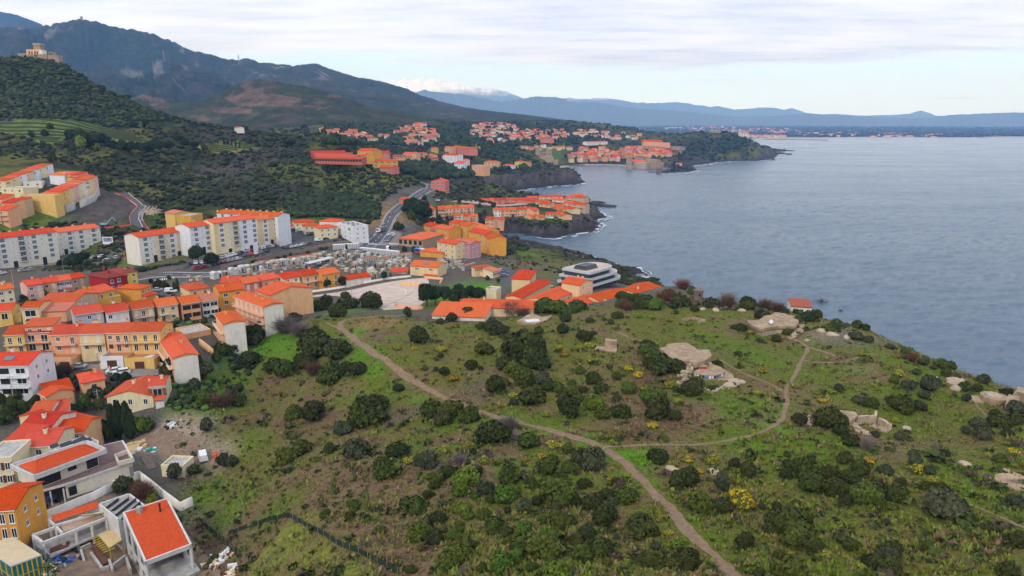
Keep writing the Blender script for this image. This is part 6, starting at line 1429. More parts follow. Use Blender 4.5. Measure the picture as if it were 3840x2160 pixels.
def blob_mesh(name,seed,kind,nleaf=1100,lobes=9,flat=1.0,leaf=.085,spread=.62,flower=.0):
 """rounded crown of unit radius standing on z=0: dark lobes inside, leaf clumps over them"""
 rs=np.random.RandomState(seed);c0,c1=[np.array(c)for c in PLANTC[kind]]
 cen=[(0,0,.52,.62)]
 for i in range(lobes):
  t=rs.uniform(0,2*math.pi);rr=rs.uniform(.3,spread);cen.append((math.cos(t)*rr,math.sin(t)*rr,rs.uniform(.25,.78)*(1-.35*rr),rs.uniform(.26,.46)))
 V,Q,C=[],[],[]
 nb=0
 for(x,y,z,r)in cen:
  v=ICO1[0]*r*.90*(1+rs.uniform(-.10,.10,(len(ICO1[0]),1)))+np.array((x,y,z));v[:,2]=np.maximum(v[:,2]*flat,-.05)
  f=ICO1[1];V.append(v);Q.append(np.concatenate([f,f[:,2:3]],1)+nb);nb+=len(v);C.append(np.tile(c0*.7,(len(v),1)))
 per=nleaf//len(cen)
 allc=np.array(cen)
 for(x,y,z,r)in cen:
  n=int(per*(r/.4)**1.5)+20
  d=rs.normal(size=(n,3));d/=np.linalg.norm(d,axis=1)[:,None];d[:,2]=np.where(d[:,2]<-.35,-d[:,2],d[:,2])
  p=np.array((x,y,z))+d*r*rs.uniform(.88,1.10,(n,1))
  inside=np.zeros(n,bool)
  for(a,b,c,rr)in cen:
   if(a,b,c)==(x,y,z):continue
   inside|=((p-np.array((a,b,c)))**2).sum(1)<(rr*.82)**2
  p=p[~inside];d=d[~inside]
  if len(p)==0:continue
  p[:,2]=np.maximum(p[:,2]*flat,.02)
  qd=orient_quads(p,d,rs.uniform(.6,1.3,len(p))*leaf,rs,.55)
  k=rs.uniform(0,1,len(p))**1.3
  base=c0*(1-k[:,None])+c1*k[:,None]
  if flower:
   fl=rs.uniform(0,1,len(p))<flower*np.clip(.4+d[:,2],0,1.2);base[fl]=c1*rs.uniform(.8,1.15,(fl.sum(),1));base[~fl]=c0*rs.uniform(.6,1.3,((~fl).sum(),1))
  V.append(qd.reshape(-1,3));m_=len(p);Q.append(np.arange(m_*4).reshape(m_,4)+nb);nb+=m_*4
  C.append(np.repeat(base,4,0))
 V=np.concatenate(V);Q=np.concatenate(Q);C=np.concatenate(C)
 return np_tri_mesh(name,V,Q,C)
def np_tri_mesh(name,V,Q,C,m=None):
 tri=Q[:,2]==Q[:,3]
 T=np.concatenate([Q[:,:3],Q[~tri][:,[0,2,3]]])
 return np_mesh(name,V,T,[m or M_LEAF],colors=C)
def twig_mesh(name,seed,kind='x',n=420,up=.8):
 rs=np.random.RandomState(seed);c0,c1=[np.array(c)for c in PLANTC[kind]];V=[];C=[]
 for i in range(n):
  t=rs.uniform(0,2*math.pi);e=rs.uniform(.25,1.0)*up;p0=np.array((rs.normal()*.18,rs.normal()*.18,rs.uniform(0,.4)));L=rs.uniform(.5,1.0)
  d=np.array((math.cos(t)*(1-e*.6),math.sin(t)*(1-e*.6),e+.15));d=d/np.linalg.norm(d);p1=p0+d*L;s=np.cross(d,rs.normal(size=3));s=s/np.linalg.norm(s)*.018
  V+=[p0-s,p0+s,p1+s*.4];C+=[c0,c0,c1]
  for j in range(2):
   a=p0+d*L*rs.uniform(.4,.9);dd=d+rs.normal(size=3)*.5;b=a+dd*.28
   V+=[a-s*.7,a+s*.7,b];C+=[c0,c0,c1]
 V=np.array(V);T=np.arange(len(V)).reshape(-1,3)
 return np_mesh(name,V,T,[M_LEAF],colors=np.array(C))
SH={}
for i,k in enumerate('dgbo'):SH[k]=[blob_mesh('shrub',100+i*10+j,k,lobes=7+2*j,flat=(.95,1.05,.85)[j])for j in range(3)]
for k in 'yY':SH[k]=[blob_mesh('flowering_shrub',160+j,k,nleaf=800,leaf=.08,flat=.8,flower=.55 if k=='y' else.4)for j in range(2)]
SH['x']=[twig_mesh('dry_shrub',171,'x'),twig_mesh('dry_shrub',172,'x',up=1.1)]
SH['r']=[twig_mesh('bare_shrub',173,'r',520),twig_mesh('bare_shrub',174,'r',600,1.1)]
CW={'d':'dark green mastic','g':'mid green mastic','b':'bright green','o':'grey green','y':'bright yellow flowering','Y':'yellow green spurge','x':'silvery leafless','r':'reddish brown leafless'}
PLACES=[('beside the star-roofed bunker',at(*q('k',700,950)),15),('round the curved gun platform',at(*q('k',950,1180)),9),('around the ruined sandy emplacement',at(*q('l',850,780)),11),('by the seaward bunker',at(*q('k',1650,620)),14),('below the clinic roofs on the hill crest',at(*q('j',1400,470)),18),('along the cliff top hedge',at(*q('k',1300,430)),24),('by the seaside turning circle',at(*q('k',600,380)),14),('near the round gun pit',at(*q('l',2300,620)),12),('where the two tracks meet',at(1540,1140),9),('on the tan meadow by the track bend',at(900,840),16),('on the bank below the white zigzag wall',at(560,1290),14),('above the bare earth yard',at(600,1080),18),('beside the garden plot',at(700,880),18),('around the paved car park edge',at(860,765),16),('on the thicket slope under the main track',at(1250,1300),30),('on the open slope beyond the main track',at(2100,1300),34),('on the slope above the main track',at(1250,930),34)]
def place_of(p):
 best,bl=9e9,''
 for l,c,r in PLACES:
  d=((p.x-c.x)**2+(p.y-c.y)**2)**.5/r
  if d<best:best,bl=d,l
 return bl
prn=random.Random(21);NSH=0
def shrub(reg,u,v,r,k):
 global NSH
 u2,v2=q(reg,u,v);s=REG[reg][2]
 p=at(u2,v2+.32*r*s);dist=Vector((p.x,p.y,p.z-HC)).length;rw=r*s*dist/FPX*1.15
 me=prn.choice(SH[k]);nm={'y':'flowering_shrub','Y':'spurge_plant','x':'dry_shrub','r':'bare_shrub','d':'dark_shrub','g':'green_shrub','b':'bright_shrub','o':'grey_shrub'}[k]
 o=link(nm,me,None,(p.x,p.y,p.z-.08*rw),prn.uniform(0,6.28))
 o.scale=(rw*prn.uniform(.92,1.08),rw*prn.uniform(.92,1.08),rw*prn.uniform(.95,1.2)*(1.0 if k not in 'yY' else.9))
 sz='small' if rw<1.1 else 'large' if rw>2.3 else 'rounded'
 tag(o,'%s %s shrub %s'%(sz,CW[k],place_of(p)),'shrub','shrubs of the headland');NSH+=1
SHR={'m':[(250,430,95,'o'),(850,190,150,'d'),(1160,240,110,'g'),(760,150,60,'d'),(1000,90,95,'x'),(1020,200,70,'x'),(930,70,60,'x'),(1510,310,60,'g'),(1330,480,105,'g'),(1390,410,60,'g'),(1520,480,80,'g'),(1720,430,140,'o'),(1650,400,90,'d'),(1470,580,60,'d'),(1180,590,50,'d'),(1670,620,65,'d'),(600,590,125,'b'),(570,680,90,'b'),(680,510,70,'d'),(430,520,75,'d'),(330,580,75,'g'),(310,640,50,'g'),(240,550,35,'b'),(980,570,95,'g'),(780,670,90,'o'),(950,720,110,'b'),(1040,690,65,'b'),(810,770,50,'g'),(670,730,45,'b'),(1460,740,160,'g'),(1560,770,80,'d'),(1420,830,60,'o'),(1240,780,60,'d'),(1130,830,70,'o'),(970,860,40,'d'),(760,890,65,'g'),(550,840,80,'b'),(610,900,60,'b'),(380,800,50,'o'),(140,820,105,'g'),(60,790,70,'d'),(250,720,55,'d'),(860,990,110,'g'),(960,1060,55,'d'),(1130,1030,75,'b'),(1440,970,110,'g'),(1540,960,60,'d'),(1290,930,40,'b'),(1320,1080,65,'b'),(1430,1100,55,'g'),(1750,790,110,'d'),(1870,720,70,'d'),(2030,740,100,'g'),(1920,790,50,'o'),(1860,920,110,'d'),(1690,1060,90,'d'),(1600,1130,70,'d'),(1800,1200,115,'d'),(1640,1250,100,'g'),(1330,1240,150,'g'),(1090,1190,110,'g'),(1060,1270,70,'b'),(500,1270,120,'g'),(430,1330,110,'g'),(200,1040,115,'g'),(310,1110,85,'d'),(350,930,80,'d'),(500,1080,75,'g'),(540,1000,50,'g'),(560,1120,50,'g'),(660,1170,45,'d'),(950,1140,30,'b'),(920,1360,110,'b'),(990,1310,50,'b'),(740,1390,50,'g'),(1190,1380,55,'g'),(1420,1440,130,'b'),(2170,1030,140,'d'),(2290,1060,60,'d'),(2440,1300,130,'d'),(2500,1230,90,'b'),(2320,1190,50,'o'),(2260,1320,90,'d'),(1880,1320,40,'g'),(1960,1100,30,'o'),(2340,370,105,'d'),(2530,600,90,'d'),(20,300,60,'d'),(200,1200,40,'g'),(100,1400,50,'d'),(1950,585,35,'d'),(1390,260,60,'Y'),(1470,270,45,'y'),(760,400,55,'Y'),(1290,370,40,'y'),(1430,400,28,'y'),(1900,570,32,'y'),(900,410,40,'Y'),(1130,400,40,'Y'),(2290,90,50,'y'),(870,1230,45,'Y'),(720,1220,40,'Y'),(600,280,50,'Y'),(400,300,50,'Y'),(2370,900,60,'Y'),(2290,1010,50,'Y'),(2430,1060,45,'Y'),(1250,690,35,'Y'),(2100,650,40,'Y'),(2480,430,50,'Y'),(540,400,70,'x'),(1280,430,30,'o'),(640,260,40,'Y'),(1170,440,30,'Y'),(2390,1180,40,'Y'),(2050,1330,40,'Y')],'n':[(50,480,80,'d'),(145,680,105,'g'),(290,695,78,'d'),(385,370,40,'d'),(490,420,70,'d'),(290,460,45,'o'),(300,530,55,'o'),(880,40,52,'d'),(1110,55,100,'d'),(1190,130,50,'d'),(1270,195,65,'d'),(1450,145,30,'o'),(1640,165,40,'o'),(1390,230,60,'x'),(790,295,28,'d'),(975,320,30,'d'),(870,390,70,'d'),(790,360,40,'d'),(780,440,55,'d'),(940,400,80,'g'),(960,530,100,'d'),(1110,460,75,'d'),(1140,560,85,'d'),(1230,650,50,'d'),(1225,330,58,'d'),(1340,420,70,'d'),(1270,490,62,'d'),(1530,420,55,'o'),(1740,300,35,'o'),(1760,350,40,'o'),(1850,420,40,'o'),(1980,290,30,'d'),(1380,610,105,'g'),(1450,570,85,'d'),(1620,600,82,'d'),(1650,505,35,'d'),(1960,560,40,'d'),(1830,540,40,'g'),(1580,690,38,'g'),(1950,715,125,'o'),(2290,850,45,'d'),(710,700,40,'d'),(600,690,28,'o'),(850,665,32,'g'),(690,790,88,'d'),(830,830,125,'g'),(870,930,120,'g'),(780,770,100,'d'),(660,860,60,'d'),(960,1000,75,'d'),(475,960,72,'d'),(490,880,25,'o'),(725,1060,52,'d'),(1270,985,55,'g'),(1550,1090,85,'o'),(1440,1110,75,'d'),(1590,1010,65,'d'),(1530,1150,75,'d'),(1860,980,42,'g'),(1900,865,20,'g'),(1530,810,28,'o'),(820,1180,125,'g'),(730,1170,68,'g'),(2540,960,68,'d'),(2520,660,58,'o'),(2450,1190,58,'d'),(60,1090,70,'d'),(10,1110,85,'d'),(580,1195,50,'d'),(2400,55,75,'d'),(2250,110,50,'o'),(2450,140,45,'d'),(430,640,105,'y'),(400,600,60,'y'),(490,680,50,'y'),(1300,370,30,'y'),(1400,340,45,'y'),(1770,410,50,'y'),(40,330,40,'y'),(135,420,28,'y'),(960,740,45,'Y'),(1330,890,25,'Y'),(1900,490,45,'Y'),(1070,1040,40,'Y'),(1355,1140,28,'Y'),(820,1040,25,'Y'),(120,620,55,'Y'),(220,340,60,'Y'),(2500,270,35,'y')],'j':[(370,670,85,'d'),(885,760,80,'g'),(960,580,80,'d'),(1010,600,85,'d'),(870,570,50,'d'),(1520,600,58,'d'),(1550,510,55,'d'),(1740,520,40,'d'),(1330,610,42,'g'),(1690,660,58,'d'),(1770,620,32,'d'),(1740,655,38,'d'),(540,810,28,'d'),(790,880,60,'d'),(500,915,25,'o'),(570,940,42,'d'),(860,905,28,'d'),(1210,790,165,'d'),(1090,740,70,'g'),(1060,870,85,'d'),(1120,930,75,'g'),(1320,880,95,'d'),(1260,840,110,'g'),(1200,1010,92,'g'),(1360,1000,75,'o'),(980,1060,82,'d'),(1040,1040,55,'g'),(1270,1150,115,'g'),(1480,1060,68,'g'),(1400,1070,48,'d'),(1600,1110,68,'g'),(1600,1020,38,'g'),(1680,1080,48,'d'),(1770,1000,68,'d'),(1830,1070,68,'d'),(1660,930,42,'g'),(1760,1200,85,'b'),(1570,1250,105,'d'),(1650,1150,55,'g'),(1870,1270,75,'g'),(2000,1260,85,'d'),(1900,900,28,'d'),(1960,980,42,'g'),(2060,1080,62,'g'),(2020,1030,28,'b'),(1960,1150,48,'d'),(2250,1150,95,'g'),(2290,1260,105,'d'),(2420,1300,58,'d'),(2540,1080,75,'d'),(2230,800,95,'g'),(2310,900,120,'d'),(2250,880,80,'d'),(2430,910,80,'d'),(2200,740,70,'d'),(200,1070,52,'d'),(470,1250,115,'d'),(620,1250,105,'g'),(780,1290,92,'g'),(560,1330,80,'d'),(60,1210,78,'d'),(1380,425,100,'g'),(1490,435,90,'g'),(1640,415,85,'g'),(1590,440,65,'g'),(1100,450,95,'r'),(1200,460,65,'r'),(760,475,75,'d'),(830,482,48,'d'),(1000,435,38,'g'),(1940,490,38,'d'),(1910,540,28,'o'),(2000,340,55,'d'),(2060,375,70,'d'),(2160,375,70,'g'),(2320,340,55,'r'),(2380,340,65,'d'),(2450,375,65,'d'),(2010,405,55,'r'),(2110,405,55,'d'),(2250,405,55,'b'),(630,512,48,'d'),(540,530,38,'d'),(190,740,40,'Y'),(330,745,25,'y'),(640,990,45,'y'),(1120,1120,40,'Y'),(1660,740,40,'Y'),(1750,720,45,'Y'),(1540,790,45,'y'),(1500,735,25,'y'),(1640,840,40,'Y'),(1760,840,50,'Y'),(2050,910,45,'y'),(2130,960,45,'y'),(2190,1070,55,'Y'),(2390,1040,55,'Y'),(2440,1170,40,'Y'),(2250,1370,45,'y'),(1130,1180,45,'o'),(1390,1280,35,'Y'),(660,565,35,'Y')],'k':[(700,200,85,'r'),(830,205,60,'r'),(920,205,40,'r'),(790,265,55,'g'),(960,295,55,'d'),(1010,380,85,'d'),(1150,375,100,'r'),(1340,370,85,'d'),(1350,405,70,'g'),(1450,385,55,'d'),(1530,405,85,'r'),(1650,435,75,'r'),(1700,445,48,'d'),(1840,410,65,'r'),(1870,445,55,'d'),(2080,430,80,'r'),(1950,505,60,'d'),(2150,505,55,'d'),(2290,475,40,'d'),(2430,525,55,'x'),(2280,525,75,'g'),(2200,515,60,'d'),(2050,505,55,'g'),(2450,595,55,'d'),(2540,632,40,'d'),(820,432,45,'d'),(630,462,30,'d'),(50,502,48,'d'),(1640,735,48,'d'),(1280,622,62,'d'),(1210,612,38,'d'),(1460,507,40,'d'),(1750,662,45,'g'),(350,335,65,'d'),(420,405,80,'b'),(560,335,100,'r'),(660,352,105,'d'),(230,345,90,'g'),(300,402,55,'d'),(150,422,65,'r'),(60,385,55,'g'),(780,1250,100,'d'),(830,1185,85,'d'),(980,1222,38,'o'),(1035,1212,28,'o'),(1210,1192,28,'o'),(1050,985,55,'d'),(2270,1232,45,'o'),(2550,1375,75,'d'),(1440,1270,35,'Y'),(2110,1350,35,'y'),(1500,1055,40,'y'),(250,500,40,'Y'),(400,510,35,'Y'),(560,540,35,'Y'),(760,580,35,'Y'),(1380,660,30,'y'),(2040,1270,35,'Y')],'l':[(310,742,75,'d'),(710,422,42,'o'),(640,457,38,'Y'),(930,552,65,'o'),(1040,572,70,'g'),(1230,542,48,'o'),(1340,612,105,'g'),(1510,612,70,'o'),(1390,402,65,'o'),(1610,402,90,'o'),(1560,502,55,'o'),(1440,392,48,'d'),(1270,347,45,'g'),(1370,112,28,'o'),(1490,262,42,'o'),(1790,282,45,'d'),(1740,190,60,'g'),(1830,215,60,'g'),(2020,257,25,'d'),(2410,402,32,'d'),(2390,492,55,'d'),(1980,422,55,'g'),(2100,432,45,'d'),(2000,532,38,'o'),(2280,682,48,'d'),(2310,762,75,'d'),(2480,642,75,'o'),(2490,742,85,'d'),(2100,782,75,'o'),(2410,892,48,'d'),(2150,902,80,'o'),(1980,862,45,'o'),(1770,1082,42,'d'),(1620,1252,55,'o'),(1460,1092,48,'o'),(1480,1162,55,'o'),(2340,1132,55,'g'),(550,545,35,'y'),(490,465,28,'y'),(1310,275,60,'Y'),(970,75,55,'Y'),(820,820,40,'Y'),(1290,745,35,'Y')],'f':[(800,872,44,'d'),(850,885,38,'d'),(790,852,32,'d'),(835,942,34,'g'),(770,912,30,'d'),(720,932,28,'g'),(690,922,24,'d'),(720,825,32,'x'),(755,835,28,'x'),(625,905,28,'d'),(932,762,28,'d'),(880,767,24,'d'),(850,790,22,'d'),(770,777,17,'d'),(800,772,24,'d'),(820,762,17,'d'),(870,747,12,'d'),(740,802,20,'d'),(560,882,24,'d'),(592,872,24,'g'),(640,852,28,'d'),(665,825,26,'d'),(930,1035,42,'d'),(915,1055,44,'g'),(860,1082,24,'o'),(900,1135,34,'o'),(1000,1135,32,'d'),(720,1152,28,'g'),(760,1132,24,'g'),(790,1042,34,'d'),(740,1042,24,'g'),(830,1132,17,'d'),(970,1192,28,'g'),(820,1292,14,'g'),(560,1015,26,'r'),(900,935,24,'d'),(870,925,18,'d'),(790,935,22,'r'),(600,1010,22,'d'),(1055,852,18,'o'),(510,1005,20,'g'),(1110,880,14,'Y'),(960,1170,22,'d'),(890,1275,18,'g'),(955,1335,16,'g'),(880,1300,14,'d'),(1030,1160,16,'Y'),(1075,1165,30,'o')]}
for rg_,L_ in SHR.items():
 for(u,v,r,k)in L_:shrub(rg_,u,v,r,k)
def tufts(name,n,y0,y1,seed,hs,spread,umax=.82):
 rs=np.random.RandomState(seed)
 s=rs.uniform(-umax,umax,n);Y=np.exp(rs.uniform(math.log(y0),math.log(y1),n));X=s*Y
 dg=in_poly(X,Y,COAST)&(seg_dist(X,Y,COAST[:NCOAST])>6)&~in_poly(X,Y,TOWN)
 for P,w in PATHS:dg&=seg_dist(X,Y,P)>w*.5+.15
 X,Y=X[dg],Y[dg];z=gz(X,Y);n=len(X)
 fy=(np.log(Y)-G1 .ly[0])/(G1 .ly[1]-G1 .ly[0]);fx=(X/Y-G1 .s[0])/(G1 .s[1]-G1 .s[0])
 gc=G1 .col[np.clip(fy.astype(int),0,G1 .ny-1),np.clip(fx.astype(int),0,G1 .nx-1)]
 nz=fbm(X/3.5,Y/3.5,4,seed);keep=nz>rs.uniform(-.9,.35,n);X,Y,z,gc=X[keep],Y[keep],z[keep],gc[keep];n=len(X)
 k=5;sz=rs.uniform(.5,1.3,n)*hs*(1+.8*(nz[keep]>.3));V=np.zeros((n,k,3,3));C=np.zeros((n,k,3,3))
 hue=rs.uniform(0,1,n);tint=np.where((hue<.30)[:,None],gc*.55+C_GREEN*.9,np.where((hue<.6)[:,None],gc*1.35,np.where((hue<.82)[:,None],C_DRY*1.25*rs.uniform(.8,1.3,(n,1)),np.where((hue<.95)[:,None],C_OLIVE*1.2,C_PURPLE))))
 for i in range(k):
  t=rs.uniform(0,2*math.pi,n);r=rs.uniform(0,spread,n)*sz;l=rs.uniform(.3,.9,n)*sz;w=rs.uniform(.25,.5,n)*sz
  bx=X+np.cos(t)*r;by=Y+np.sin(t)*r;t2=t+rs.uniform(-.8,.8,n)
  V[:,i,0]=np.stack([bx-np.sin(t2)*w,by+np.cos(t2)*w,z-.05],-1);V[:,i,1]=np.stack([bx+np.sin(t2)*w,by-np.cos(t2)*w,z-.05],-1)
  V[:,i,2]=np.stack([bx+np.cos(t2)*l*.7,by+np.sin(t2)*l*.7,z+sz*rs.uniform(.45,1.0,n)],-1)
  C[:,i]=(tint*rs.uniform(.65,1.35,(n,1)))[:,None]
 me=np_mesh(name,V.reshape(-1,3),np.arange(n*k*3).reshape(-1,3),[M_LEAFS],colors=np.clip(C.reshape(-1,3),.004,1))
 return tag(link(name,me),label='low dry grass and weeds covering the headland',cat='grass',kind='stuff')
tufts('grass',52000,52,255,5,.42,1.1)
def clumps(name,X,Y,size,cols,seed,hfac=1.0,label=None,sink=.25):
 rs=np.random.RandomState(seed);n=len(X);z=gz(X,Y);V0,F0=np.array(ico0[0]),np.array(ico0[1]);nv=len(V0)
 jit=1+rs.uniform(-.28,.28,(n,nv,1));rot=rs.uniform(0,6.28,n);c,s=np.cos(rot)[:,None],np.sin(rot)[:,None]
 P=V0[None]*jit;x=P[...,0]*c-P[...,1]*s;y=P[...,0]*s+P[...,1]*c
 V=np.stack([X[:,None]+x*size[:,None],Y[:,None]+y*size[:,None],z[:,None]+(P[...,2]*.75+.75-sink)*size[:,None]*hfac],-1)
 F=F0[None]+(np.arange(n)*nv)[:,None,None]
 ci=cols*rs.uniform(.7,1.35,(n,1));C=ci[:,None]*(rs.uniform(.75,1.3,(n,nv,1)))
 me=np_mesh(name,V.reshape(-1,3),F.reshape(-1,3),[M_LEAFS],colors=C.reshape(-1,3))
 return tag(link(name,me),label=label,cat='scrub',kind='stuff')
bm=bmesh.new();bmesh.ops.create_icosphere(bm,subdivisions=1,radius=1.0);ico0=([v.co[:]for v in bm.verts],[[v.index for v in f.verts]for f in bm.faces]);bm.free()
def hill_points(n,y0,y1,seed,smin=-.85,smax=.35):
 rs=np.random.RandomState(seed);s=rs.uniform(smin,smax,n);Y=np.exp(rs.uniform(math.log(y0),math.log(y1),n));X=s*Y
 ok=in_poly(X,Y,COAST)&(seg_dist(X,Y,COAST[:NCOAST])>9)&~in_poly(X,Y,TOWN)
 for o,_,_ in VINEYARDS:ok&=~in_poly(X,Y,o)
 ok&=seg_dist(X,Y,ROADPTS)>7
 for fx,fy,fr in FOOT:
  if fy>y0*.8:ok&=(X-fx)**2+(Y-fy)**2>(fr+2)**2
 for k_ in NOSCRUB:ok&=~in_poly(X,Y,k_)
 nz=fbm(X/(40+Y*.05),Y/(40+Y*.05),4,seed+1)
 ok&=nz>rs.uniform(-1.1,.15,n)
 return X[ok],Y[ok],rs,nz[ok]
NOSCRUB=[pol('i',[(1020,800),(1250,700),(1700,740),(2000,880),(2300,940),(1900,1060),(1480,1000),(1100,950)]),pol('d',[(1020,410),(1300,420),(1520,560),(1580,640),(1500,820),(1000,800),(640,700),(640,620),(960,500)]),pol('d',[(-60,120),(500,120),(940,260),(1000,420),(640,640),(240,720),(-60,760)]),pol('i',[(440,290),(2000,240),(2060,380),(1800,540),(1000,540),(440,500)]),pol('h',[(1160,240),(1900,260),(1900,500),(1160,480)])]
rs=np.random.RandomState(61);n=9000;s_=rs.uniform(-.8,.82,n);Y=np.exp(rs.uniform(math.log(55),math.log(235),n));X=s_*Y
ok=in_poly(X,Y,COAST)&(seg_dist(X,Y,COAST[:NCOAST])>8)&~in_poly(X,Y,TOWN)&(fbm(X/9,Y/9,4,63)>rs.uniform(-.5,.55,n))
for P,w in PATHS:ok&=seg_dist(X,Y,P)>w*.5+.6
X,Y=X[ok],Y[ok];lc=np.array([(.040,.056,.014),(.066,.090,.020),(.100,.120,.028),(.085,.060,.045),(.12,.105,.035)])
sz=rs.gamma(2.2,.17,len(X))+.2;z=gz(X,Y);nq=14;d=rs.normal(size=(len(X),nq,3));d/=np.linalg.norm(d,axis=2)[...,None];d[...,2]=np.abs(d[...,2])
cc=np.stack([X,Y,z],-1)[:,None]+d*sz[:,None,None]*rs.uniform(.5,1.0,(len(X),nq,1))*np.array((1,1,.8));qv=orient_quads(cc.reshape(-1,3),d.reshape(-1,3),np.repeat(sz,nq)*rs.uniform(.22,.42,len(X)*nq),rs,.6)
kc=np.repeat(lc[rs.choice(5,len(X),p=[.34,.26,.14,.13,.13])],nq,0)*rs.uniform(.6,1.4,(len(X)*nq,1))
tag(link('low_scrub',np_mesh('low_scrub',qv.reshape(-1,3),np.arange(len(qv)*4).reshape(-1,4),[M_LEAFS],colors=np.repeat(kc,4,0))),'knee-high scrub scattered between the headland shrubs','scrub',kind='stuff')
X,Y,rs,nz=hill_points(40000,300,1250,31)
gcol=np.array([(.018,.023,.008),(.027,.035,.011),(.050,.056,.020),(.056,.045,.032),(.028,.028,.013)])
clumps('scrub',X,Y,rs.gamma(2.6,.34,len(X))*(.5+Y/950)+.35,gcol[rs.choice(5,len(X),p=[.34,.28,.18,.08,.12])],33,.8,'dense dark green scrub covering the hillsides behind the town')
X,Y,rs,nz=hill_points(6000,1250,2500,37,-.8,.45)
clumps('scrub',X,Y,rs.uniform(2.0,5.5,len(X)),gcol[rs.choice(3,len(X))]*.9,35,.9,'far dark woodland round the coastal town')
# building site: two new villas
M_NEWW=mat('fresh_render',(.70,.63,.50),.9,var=.1,dirt=.12);M_SLABW=mat('white_concrete',(.60,.58,.55),.9,var=.15,dirt=.25)
M_DECK=mat('brown_decking',(.19,.115,.10),.8,var=.25,vscale=1.5);M_PANEL=mat('solar_glass',(.03,.03,.035),.25,spec=.6);M_GRAVEL=mat('roof_gravel',(.34,.32,.28),.95,var=.35,vscale=6)
M_RUST=mat('rusty_steel',(.13,.05,.03),.9,var=.3);M_YEL=mat('yellow_formwork',(.62,.40,.03),.7);M_PLY=mat('plywood',(.58,.42,.20),.8,var=.15)
def pz(reg,pts,z):return[atZ(*q(reg,*p),z).to_2d()[:]for p in pts]
def grow(pts,k):
 c=Vector((sum(p[0]for p in pts)/len(pts),sum(p[1]for p in pts)/len(pts)));return[tuple((Vector(p)-c)*k+c)for p in pts]
ZG=20.5
def tile_roof(e,A,B,C,D,z,rise,name='roof',along=True):
 """corrugated tiled slope A-B (eave) to D-C (top), real tile ridges"""
 A,B,C,D=[Vector(p)for p in(A,B,C,D)];w=(B-A).length;d=(D-A).length;nx=int(w/.085);ny=int(d/.36)
 V,F=[],[]
 for j in range(ny+1):
  for k2 in(0,1):
   t=min(1,(j+(0 if k2==0 else.98))/ny)
   if j==ny and k2:continue
   for i in range(nx+1):
    s=i/nx;p=(A*(1-s)+B*s)*(1-t)+(D*(1-s)+C*s)*t
    V.append((p.x,p.y,z+rise*t+.045*math.sin(s*w/.27*2*math.pi)+(.05 if k2==0 else 0)))
 rows=len(V)//(nx+1)
 for j in range(rows-1):
  for i in range(nx):a=j*(nx+1)+i;F.append((a,a+1,a+nx+2,a+nx+1))
 o=e.location;V=np.array(V)-np.array(o[:])
 me=np_mesh(name,V,np.array(F),[M_TILE]);return link(name,me,e)
M_TILE=mat('new_tile',(.62,.085,.02),.8,var=.2,vscale=2.2)
p=at(*q('g',700,640));ZG=p.z
zu=ZG+6.6
e=thing('new_villa',(p.x,p.y,ZG),'unfinished white villa with tiled roof inside a wide parapet and brown terraces','villa')
par=pz('g',[(85,490),(300,592),(940,352),(768,278)],zu)
A,B,C,D=[Vector(x)for x in(par[1],par[2],par[3],par[0])]
wpart(MB().prism([tuple(A),tuple(B),tuple(C),tuple(D)],zu-.45,zu),'roof_slab',M_SLABW,e)
rim=MB()
for s0,s1 in((A,B),(B,C),(C,D),(D,A)):
 t=(s1-s0).normalized();n=Vector((-t.y,t.x))*.25;rim.prism([tuple(s0),tuple(s1),tuple(s1+n),tuple(s0+n)],zu+.002,zu+.55)
wpart(rim,'parapet',M_SLABW,e)
mid=lambda a,b,t:a*(1-t)+b*t
inn=[mid(mid(A,B,s),mid(D,C,s),t)for s,t in((.06,.14),(.94,.14),(.94,.86),(.06,.86))]
rg0=mid(inn[0],inn[3],.5);rg1=mid(inn[1],inn[2],.5);ra=mid(rg0,rg1,.18);rb_=mid(rg0,rg1,.82)
tile_roof(e,inn[0],inn[1],rb_,ra,zu+.2,1.25);tile_roof(e,inn[2],inn[3],ra,rb_,zu+.2,1.25);tile_roof(e,inn[1],inn[2],mid(rb_,rb_,0)+(inn[2]-inn[1])*.02,rb_,zu+.2,1.25);tile_roof(e,inn[3],inn[0],ra+(inn[0]-inn[3])*.02,ra,zu+.2,1.25)
wpart(MB().bar((ra.x,ra.y,zu+1.5),(rb_.x,rb_.y,zu+1.5),.14,n=6),'ridge',M_TILE,e)
up=[mid(mid(A,B,s),mid(D,C,s),t)for s,t in((.05,.16),(.90,.16),(.90,.9),(.05,.9))]
wpart(MB().prism([tuple(x)for x in up],ZG+3.55,zu-.46),'upper_wall',M_NEWW,e)
U0,U1=up[0],up[1];ud=(U1-U0).normalized();un=Vector((ud.y,-ud.x));uw=(U1-U0).length
def upw(s0,s1,z0,z1,m,name,out=.03):
 a=U0+ud*uw*s0+un*out;b=U0+ud*uw*s1+un*out;wpart(MB().poly([(a.x,a.y,z0),(b.x,b.y,z0),(b.x,b.y,z1),(a.x,a.y,z1)]),name,m,e)
upw(.02,.38,ZG+3.7,zu-.8,M_DARK,'opening');upw(.50,.64,ZG+4.7,zu-.9,M_GLASS,'window');upw(.49,.65,ZG+4.6,zu-.8,M_SLABW,'window_surround',.015);upw(.80,.99,ZG+3.7,zu-.8,M_GLASS,'glazing')
dk=pz('g',[(-60,720),(60,778),(560,645),(800,565),(1060,475),(1180,432),(1080,258),(880,305),(600,420),(330,560),(150,650)],ZG+3.5)
wpart(MB().prism(dk,ZG+3.05,ZG+3.5),'terrace_slab',M_SLABW,e);wpart(MB().prism(grow(dk,.965),ZG+3.503,ZG+3.53),'decking',M_DECK,e)
lw=pz('g',[(560,660),(800,585),(1060,495),(1170,455),(1090,330),(760,430),(560,520)],ZG+3.0)
